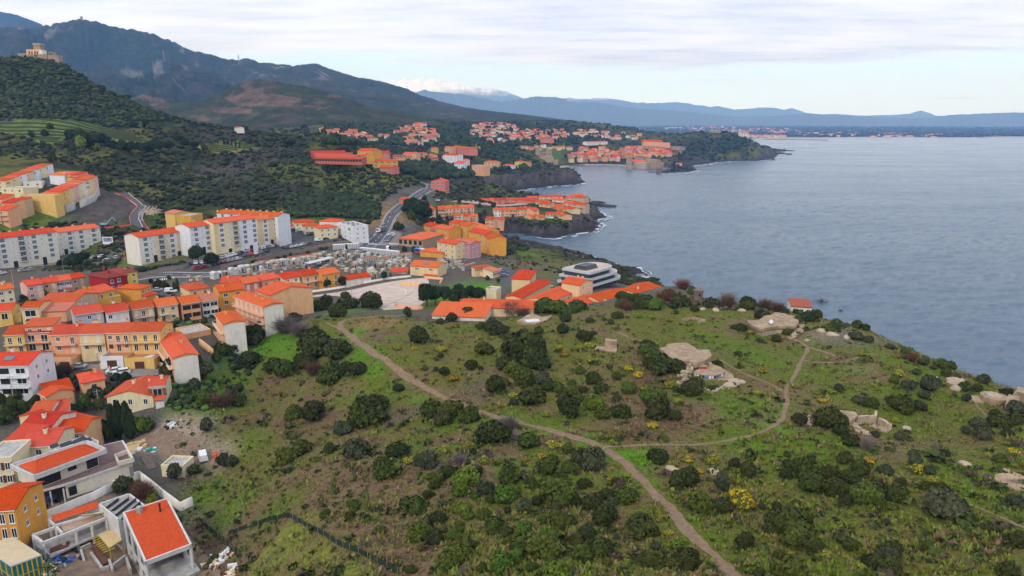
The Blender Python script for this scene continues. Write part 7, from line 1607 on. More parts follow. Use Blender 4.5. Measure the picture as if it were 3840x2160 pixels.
wpart(MB().prism(grow(lw,.97),ZG-1.5,ZG+3.04),'lower_wall',M_NEWW,e)
L0,L1=Vector(lw[0]),Vector(lw[3]);ld=(L1-L0).normalized();ln=Vector((ld.y,-ld.x));lww=(L1-L0).length
for s0,s1,z0,z1,m,nm in((.05,.16,.5,2.4,M_GLASS,'window'),(.48,.60,.1,2.5,M_GLASS,'window'),(.70,.76,.6,2.4,M_GLASS,'window'),(.93,.985,.1,2.3,M_GREYM,'door')):
 a=L0+ld*lww*s0+ln*.03;b=L0+ld*lww*s1+ln*.03;wpart(MB().poly([(a.x,a.y,ZG+z0),(b.x,b.y,ZG+z0),(b.x,b.y,ZG+z1),(a.x,a.y,ZG+z1)]),nm,m,e)
for u_,v_ in((200,770),(270,745),(440,715),(555,690)):
 x,y=pz('g',[(u_,v_)],ZG+2.9)[0];wpart(MB().bar((x,y,ZG-1.5),(x,y,ZG+3.04),.14),'column',M_SLABW,e)
gl=MB()
G_=pz('g',[(560,640),(800,560),(1060,470)],ZG+3.55)
for a,b in zip(G_[:-1],G_[1:]):
 gl.bar((*a,ZG+4.5),(*b,ZG+4.5),.03)
 for i in range(9):t=i/8;x=a[0]+(b[0]-a[0])*t;y=a[1]+(b[1]-a[1])*t;gl.bar((x,y,ZG+3.5),(x,y,ZG+4.5),.02,n=3)
wpart(gl,'railing',M_GREYM,e)
bx=pz('g',[(1005,385),(1040,450),(1165,415),(1115,345)],ZG+4.4)
w_=MB()
for i in range(4):
 a,b=Vector(bx[i]),Vector(bx[(i+1)%4]);t=(b-a).normalized();n=Vector((-t.y,t.x))*.12;w_.prism([tuple(a-n),tuple(b-n),tuple(b+n),tuple(a+n)],ZG+3.54,ZG+4.5)
wpart(w_,'terrace_box',M_NEWW,e)
fl=pz('g',[(420,320),(745,218),(862,262),(865,300),(700,330),(520,350)],zu-.6)
wpart(MB().prism(fl,ZG-1,zu-.55),'rear_wing',M_SLABW,e);wpart(MB().prism(grow(fl,.93),zu-.548,zu-.5),'gravel_roof',M_GRAVEL,e)
for i,(a,b)in enumerate([((455,330),(520,305)),((540,320),(640,285)),((660,290),(760,240)),((750,280),(810,255))]):
 P=[Vector(x)for x in pz('g',[a,b],zu-.4)];t=(P[1]-P[0]).normalized();n=Vector((-t.y,t.x))*.7
 wpart(MB().prism([tuple(P[0]),tuple(P[1]),tuple(P[1]+n),tuple(P[0]+n)],zu-.49,[zu-.42,zu-.42,zu+.15,zu+.15]),'solar_panel',M_PANEL,e)
p=at(*q('g',1470,1420));ZF=at(*q('g',1300,1480)).z
ze=ZF+4.6
A,B=[Vector(x)for x in pz('g',[(1270,1335),(1684,1178)],ze)];t=(B-A).normalized();n=Vector((-t.y,t.x));w=(B-A).length;dep=12.0;rise=3.4
e=thing('new_villa',(A.x,A.y,ZF),'unfinished concrete villa with one large bright orange tiled slope','villa')
C=B+n*dep;D=A+n*dep
tile_roof(e,A+t*.3+n*.3,B-t*.3+n*.3,C-t*.3-n*.3,D+t*.3-n*.3,ze+.12,rise)
rm=MB()
for s0,s1,z0,z1 in((A,B,0,0),(B,C,0,rise),(C,D,rise,rise),(D,A,rise,0)):
 tt=(s1-s0).normalized();nn=Vector((-tt.y,tt.x))*.3;rm.prism([tuple(s0),tuple(s1),tuple(s1+nn),tuple(s0+nn)],[ze+z0-.55,ze+z1-.55,ze+z1-.55,ze+z0-.55],[ze+z0+.22,ze+z1+.22,ze+z1+.22,ze+z0+.22])
wpart(rm,'roof_edge',M_SLABW,e)
wpart(MB().prism([tuple(A+n*.35),tuple(B+n*.35),tuple(C-n*.35),tuple(D-n*.35)],[ze-.3,ze-.3,ze+rise-.3,ze+rise-.3],[ze-.05,ze-.05,ze+rise-.1,ze+rise-.1]),'roof_deck',M_CONC,e)
for s,dd in((0,0),(1,0),(0,.33),(1,.33),(0,.66),(1,.66),(0,1),(1,1),(.5,1)):
 x=A+t*(w-.4)*s+t*.2+n*(dep-.5)*dd+n*.25;wpart(MB().box(x.x-.22,x.y-.22,ZF-1.5,x.x+.22,x.y+.22,ze+rise*dd-.35),'column',M_SLABW,e)
fs=[tuple(A-n*2.2-t*.4),tuple(B-n*1.2+t*.5),tuple(C+t*.3),tuple(D)]
wpart(MB().prism(fs,ZF-1.5,ZF+.25),'ground_slab',M_CONC,e)
wpart(MB().prism([tuple(A+n*3.5),tuple(A+n*3.5+t*w),tuple(C-n*.4),tuple(D-n*.4)],ZF+2.3,ZF+2.55),'mezzanine',M_CONC,e)
wpart(MB().prism([tuple(C-n*.8-t*.2),tuple(C-n*.4-t*.2),tuple(D-n*.4+t*.2),tuple(D-n*.8+t*.2)],ZF,ze+rise-.6),'rear_wall',M_CONC,e)
wpart(MB().prism([tuple(B-t*.35+n*4),tuple(B+n*4-t*.1),tuple(C-t*.1-n),tuple(C-t*.35-n)],ZF,[ze+.6,ze+.6,ze+2.4,ze+2.4]),'side_wall',M_CONC,e)
for k_ in range(3):
 a=A+n*(.4+k_*3.9);b=A+n*(4.1+k_*3.9)
 wpart(MB().prism([tuple(a),tuple(b),tuple(b+t*.3),tuple(a+t*.3)],ZF+2.1,ZF+2.6),'beam',M_SLABW,e)
 if k_>0:wpart(MB().prism([tuple(a+t*.12),tuple(b+t*.12),tuple(b+t*.16),tuple(a+t*.16)],ZF+2.6,[ze+rise*(k_*3.9)/dep-.5,ze+rise*(k_*3.9+3.7)/dep-.5,ze+rise*(k_*3.9+3.7)/dep-.5,ze+rise*(k_*3.9)/dep-.5]),'glazing',M_GLASS,e)
x=A+t*w*.72+n*dep*.78;wpart(MB().cyl(x.x,x.y,ze+rise*.7,ze+rise*.78+1.6,.14,10),'flue',M_BLACK,e);wpart(MB().cyl(x.x,x.y,ze+rise*.78+1.603,ze+rise*.78+1.8,.22,10),'flue_cap',M_BLACK,e)
x=A+t*w*.32+n*dep*.9;wpart(MB().box(x.x-.4,x.y-.4,ze+rise*.8,x.x+.4,x.y+.4,ze+rise+.9),'chimney',M_CONC,e)
zs=ZF+6.3
sr=pz('g',[(862,818),(1135,726),(1275,832),(1036,962)],zs)
wpart(MB().prism(sr,ZF-1.5,zs-.3),'solar_wing',M_SLABW,e)
rm=MB()
for i in range(4):
 a,b=Vector(sr[i]),Vector(sr[(i+1)%4]);tt=(b-a).normalized();nn=Vector((-tt.y,tt.x))*.25;rm.prism([tuple(a-nn),tuple(b-nn),tuple(b),tuple(a)],zs-.298,zs+.12)
wpart(rm,'wing_parapet',M_SLABW,e)
wpart(MB().prism(grow(sr,.94),zs-.297,zs-.26),'gravel_roof',M_GRAVEL,e)
for a,b in[((915,845),(1010,775)),((965,868),(1100,768)),((995,912),(1165,772)),((1040,945),(1200,805)),((1140,900),(1240,835))]:
 P=[Vector(x)for x in pz('g',[a,b],zs)];tt=(P[1]-P[0]).normalized();nn=Vector((tt.y,-tt.x))*.75
 wpart(MB().prism([tuple(P[0]),tuple(P[1]),tuple(P[1]+nn),tuple(P[0]+nn)],zs-.25,[zs-.2,zs-.2,zs+.4,zs+.4]),'solar_panel',M_PANEL,e)
o_=at(*q('g',500,1280));e=thing('building_shell',(o_.x,o_.y,o_.z),'roofless concrete frame with beams, wet slab and short orange roof strip','building shell')
z1,z2=ZF+2.4,ZF+5.0
sl_=pz('g',[(395,1150),(905,950),(1000,1035),(720,1150),(440,1285)],z1)
wpart(MB().prism(sl_,z1-.3,z1),'floor_slab',M_CONC,e)
def beam(a,b,z,hh=.5,th=.35,nm='beam',m=M_SLABW):
 P=[Vector(x)for x in pz('g',[a,b],z)];tt=(P[1]-P[0]).normalized();nn=Vector((-tt.y,tt.x))*th/2;wpart(MB().prism([tuple(P[0]-nn),tuple(P[1]-nn),tuple(P[1]+nn),tuple(P[0]+nn)],z-hh,z),nm,m,e)
for a,b in[((285,1085),(490,1010)),((375,1150),(935,930)),((285,1085),(375,1150)),((490,1010),(545,1065)),((425,945),(885,840)),((480,1000),(900,880)),((425,945),(480,1000)),((700,850),(760,880)),((790,810),(850,850)),((885,840),(935,930))]:beam(a,b,z2)
for a in[(290,1090),(378,1155),(490,1015),(545,1068),(660,1040),(800,985),(932,935),(430,950),(885,845),(700,900)]:
 x,y=pz('g',[a],z2)[0];wpart(MB().box(x-.18,y-.18,ZF-1.5,x+.18,y+.18,z2-.51),'column',M_SLABW,e)
x=pz('g',[(530,1000),(905,880),(930,925),(560,1060)],z2-.2);wpart(MB().prism(x,z2-.5,z2-.35),'wet_slab',mat('wet_screed',(.33,.20,.11),.15,var=.4,vscale=.6,spec=.6),e)
x=[Vector(v)for v in pz('g',[(480,975),(870,850),(850,818),(450,948)],z2)];tile_roof(e,x[0],x[1],x[2],x[3],z2+.05,.5)
wpart(MB().prism(pz('g',[(285,1090),(380,1155),(440,1290),(300,1200)],z1),ZF-1.5,z1+.6),'end_wall',M_CONC,e)
wpart(MB().prism(grow(pz('g',[(440,1215),(610,1150),(600,1195),(440,1250)],z1),1),z1+.003,z1+.25),'rebar_stack',M_RUST,e)
lad=MB()
for i in range(5):a,b=[Vector(x)for x in pz('g',[(715,915+i*5),(905,895+i*4)],z2+.1)];lad.bar((a.x,a.y,z2+.1+i*.1),(b.x,b.y,z2+.1+i*.1),.08)
tag(wpart(lad,'timber',M_PLY,e),kind='stuff')
o_=at(*q('g',930,1230));e=thing('formwork_deck',(o_.x,o_.y,o_.z),'ochre slab on yellow formwork beams beside the tiled villa','formwork')
ps=pz('g',[(858,1085),(1010,1030),(1070,1130),(960,1200)],ZF+3.0);wpart(MB().prism(ps,ZF+2.75,ZF+3.0),'slab',M_PLY,e)
a,b=Vector(ps[0]),Vector(ps[3])
for i in range(8):
 c=mid(a,b,i/7.0);nn=Vector((-(b-a).y,(b-a).x)).normalized();wpart(MB().bar((c.x-nn.x*1.0,c.y-nn.y*1.0,ZF+2.55),(c.x+nn.x*.8,c.y+nn.y*.8,ZF+2.55),.09),'formwork_beam',M_YEL,e)
for c in ps:wpart(MB().bar((c[0],c[1],ZF-1),(c[0],c[1],ZF+2.74),.06),'prop',M_YEL,e)
o_=at(*q('g',850,1300));e=thing('concrete_stair',(o_.x,o_.y,o_.z),'low concrete walls and rusty steel bay in front of the frame','building shell')
for a,b,hh in[((710,1230),(800,1195),1.9),((710,1230),(740,1330),1.6),((800,1260),(900,1400),1.6),((900,1400),(960,1390),1.6),((960,1330),(990,1420),1.5),((1000,1390),(1110,1330),1.8),((1110,1330),(1150,1440),1.6)]:
 P=[Vector(x)for x in dl('g',[a,b])];tt=(P[1]-P[0]).normalized();nn=Vector((-tt.y,tt.x))*.18;wpart(MB().prism([tuple(P[0]-nn),tuple(P[1]-nn),tuple(P[1]+nn),tuple(P[0]+nn)],ZF-1.5,ZF+hh),'wall',M_CONC,e)
wpart(MB().prism(pz('g',[(790,1195),(850,1185),(960,1310),(900,1345)],ZF+1.5),ZF+1.2,ZF+1.4),'steel_mesh',M_RUST,e)
o_=at(*q('g',150,1440));zc_=o_.z+3.3;e=thing('conservatory',(o_.x,o_.y,o_.z),'cream ribbed conservatory roof over teal glass with yellow frames','conservatory')
cr=[Vector(x)for x in pz('g',[(-160,1190),(120,1112),(362,1268),(100,1365)],zc_)]
wpart(MB().prism([tuple(x)for x in cr],zc_,zc_+.12),'roof',mat('cream_sheet',(.62,.50,.32),.6,var=.1),e)
rb=MB()
for i in range(26):
 a=mid(cr[0],cr[3],i/25.0);b=mid(cr[1],cr[2],i/25.0);rb.bar((a.x,a.y,zc_+.14),(b.x,b.y,zc_+.14),.035,n=3)
for i in range(26):pass
tag(wpart(rb,'roof_rib',mat('cream_sheet',(.62,.50,.32)),e),kind='stuff')
gm=mat('teal_glass',(.03,.16,.14),.15,spec=.6)
for a,b,n_ in((cr[3],cr[2],6),(cr[0],cr[3],5),(cr[2],cr[1],4)):
 for i in range(n_):
  c=mid(a,b,i/n_);d_=mid(a,b,(i+1)/n_)
  wpart(MB().poly([(c.x,c.y,o_.z-.5),(d_.x,d_.y,o_.z-.5),(d_.x,d_.y,zc_-.05),(c.x,c.y,zc_-.05)]),'pane',gm,e)
  wpart(MB().bar((c.x,c.y,o_.z-.5),(c.x,c.y,zc_),.09).bar((c.x,c.y,o_.z+1.2),(d_.x,d_.y,o_.z+1.2),.06),'frame',M_YEL,e)
for a,b in((cr[3],cr[2]),(cr[0],cr[3])):wpart(MB().bar((a.x,a.y,zc_),(b.x,b.y,zc_),.12),'gutter',mat('pale_blue_gutter',(.40,.50,.60),.5),e)
o_=at(*q('g',420,1400));e=thing('planter_box',(o_.x,o_.y,o_.z),'cream walled planter with maroon paving beside the conservatory','planter')
wpart(MB().prism(pz('g',[(320,1385),(430,1330),(500,1375),(390,1440)],o_.z+.8),o_.z-.8,o_.z+.8),'wall',M_NEWW,e);wpart(MB().prism(grow(pz('g',[(320,1385),(430,1330),(500,1375),(390,1440)],o_.z+.8),.82),o_.z+.803,o_.z+.83),'paving',M_RUST,e)
e_,a,ex,ey,w,He,zb=house('small cream shed with grey felt roof below the bare yard','g',(1412,492),(1600,500),2.3,4.5,'paleyellow',None,'flat',fl=1,cols=2,win=(.7,.6),chim=0,cat='shed',name='garden_shed')
o_=at(*q('g',1310,470));e=thing('garden_steps',(o_.x,o_.y,o_.z),'flight of stone garden steps down from the bare yard','steps')
S0,S1=[Vector(x)for x in dl('g',[(1275,405),(1335,515)])]
for i in range(11):
 c=mid(S0,S1,i/11.0);d_=mid(S0,S1,(i+1)/11.0);tt=(d_-c).normalized();nn=Vector((-tt.y,tt.x))*.9;z=gz1(c.x,c.y);wpart(MB().prism([tuple(c-nn),tuple(d_-nn),tuple(d_+nn),tuple(c+nn)],z-.6,z+.22),'step',M_STONE,e)
def heap(reg,u,v,n,s0,s1,rad,label,m,cat='debris',seed=0):
 p=at(*q(reg,u,v));e=thing('debris_pile',(p.x,p.y,p.z),label,cat);rr=random.Random(seed);mb=MB()
 for i in range(n):
  x,y=p.x+rr.gauss(0,rad),p.y+rr.gauss(0,rad);z=gz1(x,y);a=rr.uniform(0,3.14);w,d=rr.uniform(s0,s1),rr.uniform(s0,s1)*.5;c,s=math.cos(a),math.sin(a)
  mb.prism([(x+c*w-s*d,y+s*w+c*d),(x-c*w-s*d,y-s*w+c*d),(x-c*w+s*d,y-s*w-c*d),(x+c*w+s*d,y+s*w-c*d)],z-.1,z+rr.uniform(.1,.6),rr.randrange(len(m)))
 tag(wpart(mb,'rubble',m,e),kind='stuff')
MG=mat('green_tarp',(.02,.30,.20),.5);MW=mat('white_sack',(.66,.66,.66),.7);MO=mat('orange_drum',(.60,.12,.02),.5)
heap('g',1320,350,8,.3,.9,.5,'green and white tarpaulin heap on the bare yard',[MG,MG,MW],seed=1)
heap('g',1200,300,10,.3,1.2,1.0,'reddish board stack on the bare yard',[M_RUST,M_PLY],seed=2)
heap('g',1200,340,8,.6,2.0,.5,'long pale planks at the villa corner',[M_PLY,MW],seed=3)
heap('g',1890,395,5,.3,.6,.4,'orange drums beside the white panel van',[MO],seed=4)
heap('g',1510,130,22,.3,.8,.8,'dark bundle heap at the yard entrance',[M_BLACK,MW,M_CONC],seed=5)
heap('g',1900,1330,30,.2,.6,1.3,'white and red sacks dumped below the grass bank',[MW,MW,M_RUST,M_PLY],seed=6)
heap('g',2030,1420,26,.3,.8,1.2,'heap of pallets and white sacks at the site edge',[M_PLY,MW,M_RUST],seed=7)
heap('g',1980,1250,8,.2,.6,.5,'white broken basin on the grass bank',[MW],seed=8)
heap('g',560,1310,26,.2,.8,1.6,'tools and black tubs under the concrete frame',[M_BLACK,M_CONC,M_BLUE],seed=9)
heap('g',1040,630,16,.3,.7,.8,'pale boulder heap under the villa terrace',[M_LSTONE],seed=10)
heap('g',900,700,8,.3,.7,.7,'blue hose coils under the villa terrace',[M_BLUE],seed=11)
heap('g',1290,840,14,.2,.6,.6,'red crates behind the tiled slope',[M_RUST,MO,M_GREYM],seed=12)
heap('e',1850,1140,26,.25,.6,.9,'pale boulders on the garden bank below the courtyard house',[M_LSTONE],seed=13,cat='boulders')
heap('d',1515,630,150,.4,.9,2.6,'pale stone revetment beside the new road',[M_LSTONE],seed=14,cat='boulders')
def excavator(reg,u,v,rz,s,c,label):
 p=at(*q(reg,u,v));e=empty('excavator',(p.x,p.y,p.z),rz,label,'excavator');m=car_paint(*c)
 for sy in(-1,1):MB().extr_x([(sy*1.25-.3,.05),(sy*1.25+.3,.05),(sy*1.25+.3,.85),(sy*1.25-.3,.85)],-1.9*s,1.9*s).build('track',M_BLACK,e)
 MB().box(-1.7*s,-1.3*s,1.0,1.4*s,1.3*s,1.9).build('body',m,e)
 cb=MB().box(.1,.2,1.903,1.35*s,1.25*s,3.1).build('cab',m,e);MB().box(.2,.16,2.2,1.4*s,1.3*s,2.9).build('cab_window',M_GLASS,cb)
 bo=MB().bar((1.2,-.3,1.7),(4.2*s,-.3,4.6*s),.28*s).build('boom',m,e)
 MB().bar((4.2*s,-.3,4.6*s),(5.6*s,-.3,2.2*s),.2*s).build('stick',m,e)
 MB().extr_x([(-.8,1.2*s),(.2,1.2*s),(.2,2.3*s),(-.8,2.3*s)],5.0*s,5.9*s).build('bucket',M_BLACK,e)
 MB().bar((1.4,-.3,2.3),(3.0*s,-.3,3.7*s),.1).build('ram',M_GREYM,e)
excavator('d',1050,775,R(25),1.15,('teal',CARC['teal']),'turquoise excavator with raised arm in the earth pit')
excavator('g',430,825,R(160),.6,('navy',(.05,.10,.26)),'dark blue mini excavator under the villa terrace')
def billboard(reg,u,v,w,h,label):
 p=at(*q(reg,u,v));e=empty('billboard',(p.x,p.y,p.z),0.0,label,'billboard')
 MB().box(-w/2,0,1.6,w/2,.12,1.6+h).build('board',M_WHITE,e)
 MB().poly([(-w*.42,-.01,1.6+h*.35),(w*.42,-.01,1.6+h*.35),(w*.42,-.01,1.6+h*.9),(-w*.42,-.01,1.6+h*.9)]).build('picture',mat('poster_blue',(.18,.28,.42),.5,var=.5,vscale=.8),e)
 MB().poly([(w*.1+math.cos(t)*.6,-.02,1.6+h*.68+math.sin(t)*.6)for t in np.linspace(0,2*math.pi,17)[:-1]]).build('red_spot',mat('poster_red',(.5,.02,.06),.5),e)
 for s in(-1,1):MB().bar((s*w*.4,.06,-.5),(s*w*.4,.06,1.6),.09).build('post',M_GREYM,e)
billboard('d',1092,985,5.5,4.0,'white advertising board with blue picture and red spot by the pit')
for k_,L_ in enumerate([[(1392,570),(1330,630),(1300,690),(1318,770),(1200,785),(1050,795)],[(1150,432),(1240,475),(1330,530),(1390,572)],[(1440,730),(1500,806)]]):
 kerbwall('safety_fence',dl('d',L_),.9,.08,mat('safety_orange',(.55,.06,.03),.6,var=.2),label=['red mesh safety fence on the pit side of the new road','red mesh safety fence along the upper new road','red mesh safety fence at the foot of the new road'][k_],cat='fence',base=.0)
def pole(reg,u,v,h,label,kind='lamp',arm=1.2,ang=0.0,cat='street lamp',name='street_lamp'):
 p=at(*q(reg,u,v));e=empty(name,(p.x,p.y,p.z-.2),ang,label,cat)
 MB().bar((0,0,0),(0,0,h),.11,n=6,r2=.07).build('post',M_CONC if kind=='pole' else M_GREYM,e)
 if kind=='lamp':MB().bar((0,0,h),(arm,0,h+.15),.05).build('arm',M_GREYM,e);MB().box(arm-.1,-.14,h+.08,arm+.55,.14,h+.2).build('lamp_head',M_GREYM,e)
 elif kind=='globe':
  m_=MB();V,F=ICO2;m_.v=[tuple(v*.3+np.array((0,0,h+.25)))for v in V];m_.f=[tuple(f)for f in F];m_.m=[0]*len(F);m_.build('lamp_globe',mat('opal_globe',(.75,.72,.6),.3),e,smooth=True)
 else:MB().box(-.9,-.05,h-.7,.9,.05,h-.58).build('cross_arm',M_GREYM,e)
for a in[('d',645,1250,7,'grey street lamp behind the lilac house','lamp'),('e',990,985,3.6,'white globe lamp on the village street','globe'),('e',152,1420,9,'leaning concrete utility pole below the tall white house','pole'),('d',140,1385,8,'utility pole behind the cream house','pole'),('h',1208,236,6,'pale marker post on the hillside behind the guest house','lamp'),('h',915,690,5,'slim street lamp on the planted bank','lamp'),('d',2235,1250,4,'short street lamp beside the pines','lamp'),('h',1760,575,5,'street lamp at the cemetery corner','lamp'),('i',1105,945,5,'slim lamp on the slope above the clinic road','lamp'),('h',2020,450,5,'street lamp by the hotel car row','lamp'),('h',2290,250,5,'street lamp on the grassy roadside bend','lamp'),('e',1000,1440,6,'wooden utility pole beside the cream villa','pole'),('h',1820,1060,4,'white floodlight post on the paved car park','lamp'),('h',2500,1110,4,'white floodlight post by the salmon wall','lamp'),('i',595,880,6,'street lamp behind the coach','lamp')]:
 pole(a[0],a[1],a[2],a[3],a[4],a[5],ang=rng.uniform(0,6.28),cat='utility pole' if a[5]=='pole' else 'street lamp',name='utility_pole' if a[5]=='pole' else 'street_lamp')
def net_fence(L_,h,label,c=(.022,.038,.020)):
 P=resample(fline(L_),2.2);p0=P[0];e=thing('net_fence',(p0[0],p0[1],gz1(*p0)),label,'fence');mb=MB()
 for a,b in zip(P[:-1],P[1:]):mb.poly([(*a,gz1(*a)-.1),(*b,gz1(*b)-.1),(*b,gz1(*b)+h),(*a,gz1(*a)+h)])
 wpart(mb,'netting',mat('green_net',c,.9,var=.5,vscale=3),e)
 for a in P:wpart(MB().bar((*a,gz1(*a)-.3),(*a,gz1(*a)+h+.1),.05),'post',M_GREYM,e)
net_fence([(575,1345),(650,1320),(725,1300)],.8,'dark green net fence on the upper side of the sloping plot')
net_fence([(725,1300),(800,1340),(880,1385),(1000,1445)],.9,'dark green net fence down the long side of the sloping plot')
net_fence([(500,1310),(540,1345),(600,1400)],1.0,'wire net fence along the earth cutting')
rows=MB()
GP=fline([(625,872),(700,842),(765,850),(745,872),(690,892),(640,895)])
gp_=thing('vine_plot',(GP[0][0],GP[0][1],gz1(*GP[0])),'small fenced plot of staked young vines above the courtyard house','vine plot')
xs_=[p[0]for p in GP];ys_p=[p[1]for p in GP]
for y in np.arange(min(ys_p),max(ys_p),1.6):
 for x in np.arange(min(xs_),max(xs_),1.3):
  if in_poly(np.array([x]),np.array([y]),GP)[0]:rows.bar((x,y,gz1(x,y)-.1),(x,y,gz1(x,y)+1.0),.04,n=3)
tag(wpart(rows,'stake',M_GREYM,gp_),kind='stuff')
for k_,(outline,cc,gap)in enumerate(VINEYARDS):
 mb=MB();ymin,ymax=min(p[1]for p in outline),max(p[1]for p in outline);xmin,xmax=min(p[0]for p in outline),max(p[0]for p in outline)
 for y in np.arange(ymin,ymax,gap*.8):
  xs_=np.arange(xmin,xmax,4.0);yy=y+5*np.sin(xs_/60.0);ok=in_poly(xs_,yy,outline);zz_=gz(xs_,yy)
  for i in range(len(xs_)-1):
   if ok[i]and ok[i+1]:mb.poly([(xs_[i],yy[i],zz_[i]-.3),(xs_[i+1],yy[i+1],zz_[i+1]-.3),(xs_[i+1],yy[i+1]+.7,zz_[i+1]+1.5),(xs_[i],yy[i]+.7,zz_[i]+1.5)])
 tag(mb.build('vine_rows',mat('vine_terrace',(.045,.055,.02),.95,var=.4,vscale=.5)),label=['broad green terraced vineyard rows under the fort hill','lower green vine strip below the terraces','olive terraced field above the scrub slope','narrow green terraced strip beside the dark cypress row'][k_],cat='vineyard',kind='stuff')
 # the coastal town behind, its castle, and the far shore
M_CAST=mat('castle_stone',(.36,.26,.18),.95,var=.25,vscale=.12,dirt=.3)
_fh={}
def far_house(x,y,rz,w,d,h,wc,rc,label,group,name='town_house',hip=False,win=True):
 z=gz1(x,y)-.8
 e=empty(name,(x,y,z),rz,label,'house',group)
 k=(wc,rc,hip)
 if k not in _fh:
  wm_=MB().extr_x([(-.5,0),(.5,0),(.5,1),(0,1.22 if not hip else 1),(-.5,1)],-.5,.5).mesh('wall',[wallm(wc)])
  rb=MB()
  if hip:
   for f in([(-.56,-.57,.99),(.56,-.57,.99),(.25,0,1.30),(-.25,0,1.30)],[(.56,.57,.99),(-.56,.57,.99),(-.25,0,1.30),(.25,0,1.30)],[(.56,-.57,.99),(.56,.57,.99),(.25,0,1.30)],[(-.56,.57,.99),(-.56,-.57,.99),(-.25,0,1.30)]):rb.poly(f)
  else:
   for s in(-1,1):rb.extr_x([(s*.57,.97),(0,1.235),(0,1.27),(s*.57,1.01)],-.54,.54)
  wn_=MB()
  for fx in(-.3,0,.3):
   for fz in(.25,.7):wn_.box(fx-.055,-.505,fz-.09,fx+.055,-.495,fz+.09)
  _fh[k]=(wm_,rb.mesh('roof',[ROOF[rc]]),wn_.mesh('window',[M_DARK]))
 for nm,me in zip(('wall','roof','windows'),_fh[k]):
  if nm=='windows' and not win:continue
  o=link(nm,me,e);o.scale=(w,d,h)
  if nm=='windows':o['kind']='stuff'
 FOOT.append((x,y,max(w,d)*.6));return e
frn=random.Random(77);FOCC=[]
WN={'offwhite':'off-white','paleyellow':'pale yellow','white':'white','cream':'cream','peach':'peach','pink':'pink','salmon':'salmon','ochre':'ochre','coral':'coral','stone':'stone'}
RN={'o':'orange','r':'red','p':'faded pink','b':'brown'}
def quarter(reg,poly,n,where,group,pal,mind=9.0,size=(8,13),hgt=(4.5,8),roofs='opppb',ang=.35,win=True,name='town_house'):
 w_=pol(reg,poly);U=[q(reg,*p)for p in poly]
 u0,u1=min(p[0]for p in U),max(p[0]for p in U);v0,v1=min(p[1]for p in U),max(p[1]for p in U);c=t=0
 while c<n and t<n*50:
  t+=1;u,v=frn.uniform(u0,u1),frn.uniform(v0,v1)
  if not in_poly(np.array([u]),np.array([v]),U)[0]:continue
  p=at(u,v)
  if p.z<1 or any((p.x-a)**2+(p.y-b)**2<mind**2 for a,b in FOCC):continue
  FOCC.append((p.x,p.y));c+=1
  wc=frn.choice(pal);rc=frn.choice(roofs);hp=frn.random()<.25;big=frn.random()
  far_house(p.x,p.y,frn.choice([0,math.pi/2])+frn.uniform(-ang,ang)+.3,frn.uniform(*size)*(1.5 if big>.8 else 1.15),frn.uniform(*size)*.95,frn.uniform(*hgt),wc,rc,'%s house with %s %sroof %s'%(WN[wc],RN[rc],'hipped ' if hp else '',where),group,name,hp,win)
P1=['white','offwhite','offwhite','cream','paleyellow','pink','peach']
quarter('b',[(420,590),(600,598),(960,640),(960,672),(600,662),(460,632)],24,'in the valley hamlet behind the scrub ridge','houses of the valley hamlet',P1,11)
quarter('b',[(940,600),(1030,565),(1160,545),(1290,560),(1300,690),(1060,690),(1050,640)],46,'on the wooded knoll of the far town','houses on the wooded knoll',P1,11,size=(9,15))
quarter('b',[(1480,590),(1630,530),(1880,540),(1900,640),(1850,680),(1660,690),(1600,640)],58,'in the villa quarter of the far town','houses of the villa quarter',['white','offwhite','white','cream','pink'],12,size=(9,15))
quarter('b',[(1900,600),(1990,570),(2100,590),(2230,580),(2300,650),(2000,660),(1900,660)],48,'in the dense upper quarter above the castle','houses above the castle',['pink','peach','offwhite','stone','salmon'],10,size=(9,14),roofs='oprp')
quarter('b',[(2320,585),(2576,590),(2576,640),(2320,630)],18,'at the edge of the town under the headland','houses under the headland',P1,13,size=(10,15))
quarter('c',[(-300,800),(-200,725),(0,735),(230,728),(520,738),(545,762),(380,790),(330,815),(0,815),(-280,825)],80,'packed in the old harbour quarter','houses of the old harbour quarter',['peach','salmon','ochre','pink','cream','coral','stone'],8.5,size=(9,13),hgt=(7,11),roofs='oorpp',ang=.25)
quarter('c',[(-20,600),(240,600),(240,660),(60,660),(-20,640)],10,'among trees behind the headland barracks','houses behind the barracks',P1,15)
quarter('b',[(1230,800),(1480,790),(1480,830),(1240,830)],5,'in the gardens above the cove','garden houses above the cove',['salmon','white'],14)
quarter('b',[(1000,800),(1200,800),(1180,830),(1000,820)],5,'below the orange apartment houses','garden houses above the cove',['salmon','peach','coral'],14)
quarter('b',[(1900,720),(2240,705),(2300,730),(2000,735)],10,'in the row just behind the castle','houses behind the castle',P1,12,size=(9,13))
